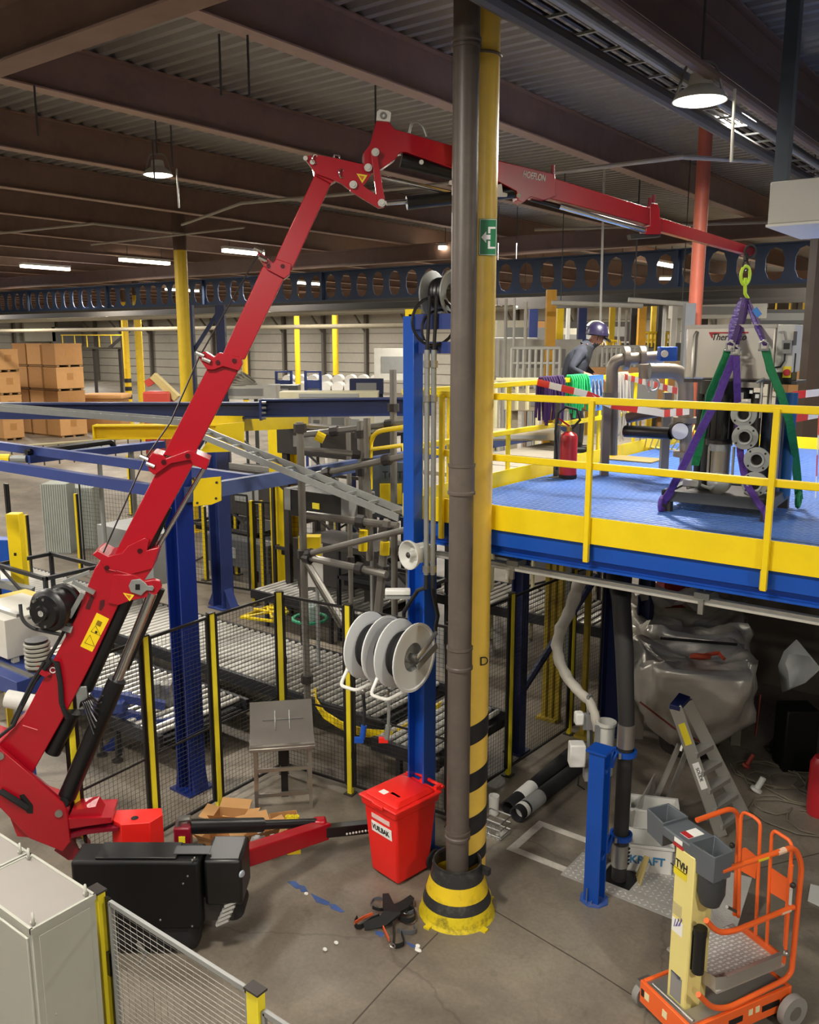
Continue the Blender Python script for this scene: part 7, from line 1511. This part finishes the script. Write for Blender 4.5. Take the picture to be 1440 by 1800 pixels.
rc_ = at_d(1195, 1120, 13.2); t = thing('red_cabinet', 'dark red cabinet far under the platform behind the bulk bags', 'cabinet', V((rc_.x, rc_.y, 0))); MB().box(V((rc_.x, rc_.y, 1.3)), .7, .4, 2.4, (RT, FW, Z3)).build('body', mat('cabinet dark red', '#8c1f1f', .5), t, bevel=.01); MB().box(V((rc_.x, rc_.y, 1.3))-FW*.21, .6, .02, 2.2, (RT, FW, Z3)).build('door', mat('cabinet dark red', '#8c1f1f'), t); MB().box(V((rc_.x, rc_.y, .05)), .6, .35, .1, (RT, FW, Z3)).build('foot', BLACK, t)
e = at_z(1440, 1430, 0); t = thing('red_extinguisher', 'red cylinder standing in the dark at the right edge under the platform', 'cylinder', e); MB().lathe(e, Z3, [(0, 0), (.13, 0), (.14, .05), (.14, .6), (.1, .68), (.03, .7), (0, .7)], 20).build('body', mat('extinguisher red', '#B5202A'), t); MB().box(e-FW*.14+Z3*.4, .1, .01, .12, (RT, FW, Z3)).build('label', PAPER, t)
m = MB()
for k in range(9):
    c = at_z(1330+random.random()*110, 1340+random.random()*110, .01); pts = [c+V((math.cos(i*.7+k)*(.15+.05*k), math.sin(i*.7+k)*(.2+.02*k), .01+.01*(i % 2))) for i in range(9)]; m.tube(pts, .008, 5)
tag(m.build('loose_cables', mat('cable dirty', '#77705f', .6), loc=at_z(1380, 1400, 0)), 'tangle of thin cables on the dark floor under the platform', 'cables', kind='stuff')
for x, y, r, mm, lb in ((1327, 1392, .07, LGREY, 'pale pipe flange on the dark floor right of the ladder'), (1310, 1350, .05, mat('bit red', '#b4493f'), 'small red hose piece on the dark floor right of the bulk bag'), (1350, 1320, .06, BROWNST, 'dark valve on the floor right of the bulk bag')):
    c = at_z(x, y, 0); t = thing('floor_fitting', lb, 'fitting', c); MB().lathe(c+Z3*.0, (Z3+RT*.5).normalized(), [(r*.4, 0), (r, 0.02), (r, .05), (r*.5, .06), (r*.5, .2), (r*.4, .2), (r*.4, 0)], 14).build('body', mm, t)
# pipes and cables under the deck
for k, (yy, zz, r, mm, lb) in enumerate(((7.2, 3.2, .04, BROWNST, 'dark pipe under the platform deck, the front one'), (7.6, 3.15, .05, GALV, 'galvanised pipe under the platform deck'), (9.2, 3.2, .06, BLACK, 'black pipe under the platform deck, the back one'))):
    tag(MB().cyl((EX+.3, yy, zz), (RX, yy, zz), r, n=8).build('under_deck_pipe', mm, loc=(0, yy, zz)), lb, 'pipe')
# ================================================================ background of the hall
# carton stacks, far left
def big_box(x, y, z, sx, sy, sz, lb, grp, m):
    t = thing('pallet_box', lb, 'box', (x, y, z), grp)
    MB().bx(x-sx/2, y-sy/2, z+.13, x+sx/2, y+sy/2, z+sz).build('carton', m, t, smooth=False)
    MB().bx(x-sx/2-.01, y-sy/2-.01, z+sz-.1, x+sx/2+.01, y+sy/2+.01, z+sz).build('lid', m, t, smooth=False)
    MB().bx(x-sx/2-.02, y-sy/2, z+.1, x+sx/2+.02, y+sy/2, z+.13).build('pallet_deck', WOOD, t, smooth=False)
    for f in (-.42, 0, .42): MB().bx(x-sx/2, y+sy*f-.07, z, x+sx/2, y+sy*f+.07, z+.1).build('pallet_block', WOOD, t, smooth=False)
    MB().bx(x+sx/2, y-.18, z+sz*.45, x+sx/2+.006, y+.18, z+sz*.75).build('label', mat('carton label', '#a5763f', .7), t, smooth=False)
Cn = at_z(108, 770, 0); Cn2 = at_z(149, 765, 0); wy = abs(Cn2.y-Cn.y); hz1 = at_d(110, 603, Cn.dot(FW)).z/4
tn = ('bottom', 'second', 'third', 'top')
for r in range(3):
    for k in range(4):
        big_box(Cn.x-.65-r*1.5, Cn.y+wy/2, k*hz1, 1.25 if r == 0 else 1.35, wy, hz1-.02, 'cardboard pallet box in the right carton stack, %s tier, %s column' % (tn[k], ('front', 'middle', 'back')[r]), 'cardboard pallet boxes stacked four high', CARD if (r+k) % 2 == 0 else CARD2)
Cm = at_z(8, 775, 0); Cm2 = at_z(46, 772, 0); wy = abs(Cm2.y-Cm.y); hz2 = at_d(20, 613, Cm.dot(FW)).z/4
for k in range(4): big_box(Cm.x-.65, Cm.y+wy/2, k*hz2, 1.3, wy, hz2-.02, 'cardboard pallet box in the left carton stack at the edge, %s tier' % tn[k], 'cardboard pallet boxes stacked four high', CARD)
for r in range(2):
    for k in range(4): big_box(Cn.x-5.5-1.6*r, Cn.y-3.2, k*hz1, 1.35, wy*1.1, hz1-.02, 'cardboard pallet box behind the left carton stack, %s tier, %s' % (tn[k], ('nearer', 'farther')[r]), 'cardboard pallet boxes stacked four high', CARD2)
q = at_d(190, 755, 52); t = thing('wrapped_pallet', 'low brown wrapped pallet load right of the carton stacks', 'pallet', V((q.x, q.y, 0))); MB().box(V((q.x, q.y, 1.0)), 2.2, 1.6, 2.0, (RT, FW, Z3)).build('load', CARD2, t, bevel=.1); MB().box(V((q.x, q.y, 2.05)), 2.5, 1.8, .3, (RT, FW, Z3)).build('cover', CARD, t, bevel=.1); MB().box(V((q.x, q.y, .07)), 2.3, 1.6, .12, (RT, FW, Z3)).build('pallet', WOOD, t)
# columns
def bcol(px, d, r, m, lb, ztop=8.64, foot=None):
    p = at_d(px[0], px[1], d); t = thing('building_column', lb, 'column', (p.x, p.y, 0), None); MB().cyl((p.x, p.y, 0), (p.x, p.y, ztop), r, n=18).build('shaft', m, t); MB().cyl((p.x, p.y, 0), (p.x, p.y, .03), r+.08, n=12).build('base_plate', m, t); MB().cyl((p.x, p.y, ztop-1.1), (p.x, p.y, ztop), r*.98 if 0 else r+.01, n=18).build('top_section', mat('column top brown', '#5f4a40', .5), t) if foot != 'plain' else None
    if foot == 'hazard':
        for k in range(4): MB().cyl((p.x, p.y, 1.2+.5*k), (p.x, p.y, 1.45+.5*k), r+.01, n=14).build('hazard_stripe', mat('hazard black', '#1d1d20'), t)
    return p
YC2 = mat('far column yellow', '#E2BE1E', .45)
bcol((318, 470), 24, .17, YC2, 'round yellow column behind the crane boom, under the left high bay lamp')
bcol((245, 620), 47, .19, YC2, 'slim yellow column right of the carton stacks'); bcol((222, 620), 55, .2, YC2, 'pale yellow striped column just right of the carton stacks', foot='hazard'); bcol((523, 620), 46, .14, YC2, 'slim yellow column behind the blue roll carts'); bcol((590, 620), 60, .2, YC2, 'yellow column with a striped foot before the far wall', foot='hazard'); bcol((430, 620), 62, .2, YC2, 'yellow striped column right of the crane boom before the far wall', foot='hazard')
bcol((1231, 400), 14.9, .11, SALM, 'salmon painted round column behind the pump unit tank', foot='plain')
p = at_d(1213, 530, 14.6); tag(MB().box((p.x, p.y, 2.9), .16, .16, 5.8, (RT, FW, Z3)).build('grey_post', mat('post mid grey', '#6c6e70', .5), loc=(p.x, p.y, 0)), 'grey post standing beside the salmon column', 'post')
# girder leg with lattice left of the crane boom
lp_ = at_d(362, 600, 25.6); t = thing('girder_leg', 'dark blue lattice leg under the castellated girder behind the crane boom', 'leg', V((lp_.x, lp_.y, 0)))
for s_ in (-1, 1): MB().box(V((lp_.x, lp_.y, 3.1))+RT*.45*s_, .25, .25, 6.2, (RT, FW, Z3)).build('leg_post', DN, t)
for k in range(4): a = V((lp_.x, lp_.y, .6+1.4*k)); MB().bar(a-RT*.45, a+RT*.45+Z3*1.3, .1, .1).build('lattice_bar', DN, t)
# far wall doors and walkway
for k, (px, y0, y1, w_, lb) in enumerate(((70, 560, 600, 4, 'pale roll up door high on the far wall above the cartons'), (118, 575, 608, 4, 'grey door beside the roll up door on the far wall'))):
    q = at_x(px, y1, -111.15); h_ = at_x(px, y0, -111.15).z-q.z; t = thing('far_door', lb, 'door panel', q); MB().box(q+Z3*h_/2, .4, w_*1.1, h_).build('leaf', mat('door pale', '#c5beb0', .5) if k == 0 else GREY, t)
q = at_d(165, 612, 70); t = thing('wall_walkway', 'dark raised walkway with yellow rails near the far wall', 'walkway', q)
MB().box(q, 5, 1, .15, (RT, FW, Z3)).build('deck', mat('walkway dark', '#4b483c', .6), t); MB().box(q+Z3*1.0, 5, .08, .08, (RT, FW, Z3)).build('rail', YC2, t); MB().bar(q+RT*1.2, q+RT*4.4+Z3*2.6, .2, .2).build('stair', BROWNST, t)
for k in range(6): MB().box(q+RT*(-2.4+.95*k)+Z3*.5, .07, .07, 1, (RT, FW, Z3)).build('rail_post', YC2, t)
for k in (-2, 0, 2): MB().box(V((q.x, q.y, q.z/2))+RT*k, .2, .2, q.z, (RT, FW, Z3)).build('support', BROWNST, t)
# red machine, rolls, blue carts, white machine
q = at_z(280, 720, 0); q = at_d(280, 705, 40); t = thing('red_machine', 'orange red machine with a pale chute right of the carton stacks', 'machine', V((q.x, q.y, 0))); MB().box(V((q.x, q.y, 1.5)), 1.2, 1.0, 3.0, (RT, FW, Z3)).build('body', mat('machine red', '#b33a2a', .5), t, bevel=.08); MB().bar(at_d(270, 660, 40), at_d(312, 700, 40), .5, .3).build('chute', mat('chute pale', '#b9a56a', .6), t); MB().bar(at_d(258, 675, 40), at_d(275, 665, 40), .3, .3).build('head', mat('machine red', '#b33a2a'), t)
ROLLW = mat('white paper roll', '#dcdad4', .5)
k = 0
for row, (y, d0) in enumerate(((682, 48.5), (668, 55))):
    for px in range(505, 672, 22):
        c = at_d(px, y, d0); t = tag(MB().cyl(c, c+RT*.1+FW*1.1, .32, n=16).build('paper_roll', ROLLW, loc=c), 'white paper roll beyond the blue beam, %s row, %s from the left' % (('front', 'back')[row], ('first', 'second', 'third', 'fourth', 'fifth', 'sixth', 'seventh', 'eighth', 'ninth', 'tenth')[(px-505)//22]), 'roll', 'white paper rolls beyond the blue beam'); k += 1
q = at_d(590, 695, 50); tag(MB().box(q-Z3*.3, 6.5, 1.4, .5, (RT, FW, Z3)).build('roll_table', mat('table grey', '#77746c', .5), loc=q), 'long grey table carrying the white paper rolls', 'table'); tag(MB().box(V((q.x, q.y, (q.z-.55)/2)), 6.0, 1.0, q.z-.55, (RT, FW, Z3)).build('roll_plinth', mat('table grey', '#77746c'), loc=V((q.x, q.y, 0))), 'grey plinth below the table of paper rolls', 'plinth')
for px, lb in ((500, 'blue framed roll cart, the left one of two'), (551, 'blue framed roll cart, the right one of two')):
    a = at_d(px-13, 695, 36); b = at_d(px+13, 652, 36); t = thing('roll_cart', lb, 'cart', V((a.x, a.y, 0)), 'blue roll carts')
    for y0, y1, x0, x1 in ((652, 655, -13, 13), (668, 682, -13, 13), (690, 695, -13, 13)): p0 = at_d(px+x0, y1, 36); p1 = at_d(px+x1, y0, 36); MB().box((p0+p1)/2, (p1-p0).dot(RT), .2, p1.z-p0.z, (RT, FW, Z3)).build('cross_panel', NAVY, t)
    for x in (-13, 13): p0 = at_d(px+x, 695, 36); p1 = at_d(px+x, 652, 36); MB().box(V((p0.x, p0.y, p1.z/2)), .1, .2, p1.z, (RT, FW, Z3)).build('side_post', NAVY, t)
    p0 = at_d(px, 685, 36.2); MB().box(p0, .5, .1, .15, (RT, FW, Z3)).build('white_load', WHITE, t)
def block(nm, px, py, d, w_, dp_, h_, m, lb, cat, grp=None, legs=True):
    q = at_d(px, py, d); t = thing(nm, lb, cat, q, grp); MB().box(q+Z3*h_/2, w_, dp_, h_, (RT, FW, Z3)).build('body', m, t, bevel=.01)
    MB().box(q+Z3*h_*.5-FW*(dp_/2+.01), w_*.6, .02, h_*.5, (RT, FW, Z3)).build('front_panel', GREY, t)
    if legs and q.z > .1:
        for s_ in (-1, 1): MB().box(V((q.x, q.y, q.z/2))+RT*s_*w_*.42, .12, .12, q.z, (RT, FW, Z3)).build('leg', m, t)
    return t
WM = mat('machine off white', '#cdcbc2', .45)
block('packing_machine', 580, 700, 20, 2.2, .6, .16, mat('bed pale', '#b9b396', .5), 'long pale machine bed just above the dark blue beam', 'machine'); block('packing_machine', 645, 692, 24, .9, .5, .4, DN, 'small navy machine frame right of the long pale bed', 'machine'); block('packing_machine', 430, 700, 26, 2.0, .8, .4, WM, 'white machine right of the crane boom above the blue beam', 'machine'); block('packing_machine', 485, 700, 30, 1.6, .8, .45, DGREY, 'dark machine below the left blue roll cart', 'machine'); block('packing_machine', 690, 668, 40, 1.6, 1.0, 1.4, WM, 'bright white machine tower beside the blue gantry upright', 'machine')
block('sign_cabinet', 595, 758, 21, .5, .3, .45, mat('sign pale', '#d2cdc2', .5), 'pale cabinet with red lettering under the dark blue beam', 'cabinet'); block('sign_cabinet', 558, 762, 21, .24, .3, .45, mat('sign pale', '#d2cdc2'), 'small pale cabinet with a picture under the dark blue beam', 'cabinet')
m = MB(); q = at_d(425, 700, 26)+Z3*.42
for k in range(5): m.torus(q+V((.05*k, .03*k, .04*k)), (Z3+RT*.2*k).normalized(), (.4-.04*k)*1.1, .03, 20, 6)
tag(m.build('hose_coil', mat('coil grey', '#a5a094', .5), loc=q), 'loose coil of grey hose on top of the machine right of the boom', 'hose'); 
# right hand background behind the platform
BGY = mat('far post yellow', '#E0A41e', .45)
for k, (px, y0, y1, d, w_, m, lb) in enumerate(((969, 530, 668, 20, .3, BGY, 'orange yellow post left of the person'), (985, 540, 620, 28, .3, YC2, 'slim yellow post just left of the person'), (1130, 530, 620, 24, .28, BGY, 'orange yellow post behind the blue actuator'), (1077, 540, 600, 30, .25, YC2, 'slim yellow post right of the person'), (1150, 545, 600, 32, .25, YC2, 'far slim yellow post above the blue actuator'), (938, 535, 610, 26, .35, DN, 'dark navy post left of the person'), (1024, 540, 610, 27, .35, DN, 'dark navy post behind the helmet'), (1164, 530, 640, 26, .3, BROWNST, 'dark post right of the actuator'), (1115, 540, 640, 27, .25, BROWNST, 'dark post left of the actuator'), (1000, 530, 640, 25, .14, LGREY, 'pale grey post just left of the helmet'), (1186, 540, 650, 25, .2, WM, 'white post left of the tank'))):
    p = at_d(px, y0, d); t = thing('far_post', lb, 'post', (p.x, p.y, 0), 'posts beyond the platform'); zt_ = p.z+.25; MB().box((p.x, p.y, zt_/2), w_*.7, w_*.7, zt_, (RT, FW, Z3)).build('shaft', m, t); MB().box((p.x, p.y, .02), w_+.2, w_+.2, .04, (RT, FW, Z3)).build('base_plate', m, t)
for k, (pa, pb_, d, r, lb) in enumerate((((905, 525), (905, 690), 20, .03, 'thin white vertical pipe left of the navy post'), ((890, 525), (890, 690), 21, .04, 'thin white vertical pipe beside the yellow column'), ((925, 530), (925, 690), 20.5, .04, 'thin grey vertical pipe right of the first white pipe'), ((1055, 480), (1055, 590), 18, .025, 'thin white pipe hanging above the helmet'), ((1090, 540), (1086, 610), 22, .03, 'thin white pipe right of the helmet'), ((1102, 545), (1100, 640), 23, .03, 'second thin white pipe right of the helmet'), ((1170, 525), (1172, 640), 22, .05, 'white vertical pipe right of the actuator'))):
    A = at_d(*pa, d); A = V((A.x, A.y, A.z if k not in (3,) else 8.66)); B = V((A.x, A.y, 0)) if k not in (3,) else at_d(*pb_, d)
    tag(MB().cyl(A, B, r, n=8).build('vertical_pipe', WM, loc=A), lb, 'pipe', 'thin pipes beyond the platform')
for (pa, pb_, d, lb) in (((970, 532), (1130, 538), 19, 'long thin lit pipe above the person'), ((1105, 527), (1210, 535), 18, 'long thin lit pipe above the actuator'), ((870, 540), (910, 541), 24, 'short lit pipe right of the yellow column')):
    A = at_d(*pa, d); B = at_d(*pb_, d); t = thing('horizontal_pipe', lb, 'pipe', A); MB().cyl(A, B, .05, n=8).build('tube', WM, t)
    for f in (.1, .9): c = A.lerp(B, f); MB().cyl(c, V((c.x, c.y, 8.66)), .01, n=5).build('hanger', DGREY, t)
def wrail(x0, x1, y0, y1, d, lb, m=WM, nb=9):
    t = thing('far_railing', lb, 'railing', at_d((x0+x1)/2, y1, d)); MB().tube([at_d(x0, y0, d), at_d(x1, y0, d)], .04, 6).build('top_rail', m, t); MB().tube([at_d(x0, (y0+y1)/2, d), at_d(x1, (y0+y1)/2, d)], .03, 6).build('mid_rail', m, t)
    for k in range(nb): x = x0+(x1-x0)*k/(nb-1); a = at_d(x, y0, d); MB().cyl(a, V((a.x, a.y, at_d(x, y1, d).z if k % 4 else 0)), .035, n=6).build('baluster', m, t)
wrail(900, 985, 612, 665, 19, 'white railing beyond the platform left of the person'); wrail(1060, 1125, 610, 670, 20, 'white railing beyond the platform right of the person'); wrail(1128, 1185, 585, 610, 26, 'yellow railing far behind the actuator', YC2, 10); wrail(1035, 1090, 600, 640, 25, 'yellow railing behind the person', YC2, 6); wrail(872, 965, 668, 720, 15, 'pale low railing behind the violet slings', mat('rail cream', '#d9d2a8', .5), 6)
for (px, py, d, w_, h_, m, lb) in ((905, 612, 30, 1.3, .9, mat('panel cream', '#cfcab8', .5), 'cream panel beyond the platform, left of the navy post'), (950, 608, 34, 1.2, .9, CARD, 'cardboard load beyond the platform left of the orange post'), (930, 622, 32, 2.6, .5, NAVY, 'blue machine beyond the platform'), (1010, 620, 34, 2.2, .9, mat('panel cream', '#cfcab8'), 'cream panel beyond the person'), (945, 662, 22, 2.0, .9, WM, 'white machine with a dark slot left of the person'), (900, 680, 24, 1.2, 1.3, WM, 'white machine beside the yellow column beyond the platform'), (1085, 660, 21, 1.2, .7, WM, 'white machine right of the person'), (1140, 640, 30, 2.0, .7, DGREY, 'dark machine far behind the actuator'), (1160, 668, 24, 1.6, .5, mat('panel tan', '#a98d63', .5), 'tan machine behind the elbow pipe'), (1060, 600, 38, 3, .8, BROWNST, 'dark machine far right of the person'), (985, 720, 18, 2.2, .4, mat('board pale', '#b7aa8e', .6), 'pale boards stacked beyond the side railing'), (905, 770, 14, 1.5, .12, mat('board pale', '#b7aa8e'), 'pale board bundle left of the fire extinguisher'), (1100, 720, 17, 1.6, .8, CARD2, 'brown carton load behind the grey ropes'), (925, 812, 13, 1.6, .12, GALV, 'galvanised machine bed low beyond the side railing')):
    block('far_machine', px, py, d, w_, .8, h_, m, lb, 'machine')
# mezzanine at far right
q = at_d(1400, 552, 34); t = thing('mezzanine', 'far mezzanine with an orange yellow railing right of the hook', 'mezzanine', q)
MB().box(q, 8, 1.2, .3, (RT, FW, Z3)).build('deck', BGY, t); MB().box(q+Z3*.9, 8, .06, .08, (RT, FW, Z3)).build('rail', YC2, t); MB().box(q+Z3*.5, 8, .06, .06, (RT, FW, Z3)).build('rail', YC2, t)
for k in range(16): MB().box(q+RT*(-3.9+.52*k)+Z3*.45, .05, .05, .9, (RT, FW, Z3)).build('rail_post', YC2, t)
for k in (-3.5, 0, 3.5): MB().box(V((q.x, q.y, q.z/2))+RT*k, .3, .3, q.z, (RT, FW, Z3)).build('support', BROWNST, t)
p = at_d(1432, 600, 15.5); tag(MB().box((p.x, p.y, 3.7), .3, .3, 7.4, (RT, FW, Z3)).build('dark_column', mat('column brown', '#4a3d34', .5), loc=(p.x, p.y, 0)), 'dark brown column at the right edge behind the control cabinet', 'column')
for (px, py, d, w_, h_, m, lb) in ((1260, 560, 30, 3, .5, WM, 'white machine top behind the tank, left of the slings'), (1380, 570, 32, 3.5, .5, DGREY, 'dark machine behind the control cabinet'), (1290, 545, 36, 4, .3, BROWNST, 'dark beam machine behind the hook'), (1430, 690, 20, 1.5, .8, CARD2, 'brown load behind the far platform railing')):
    block('far_machine', px, py, d, w_, .8, h_, m, lb, 'machine')
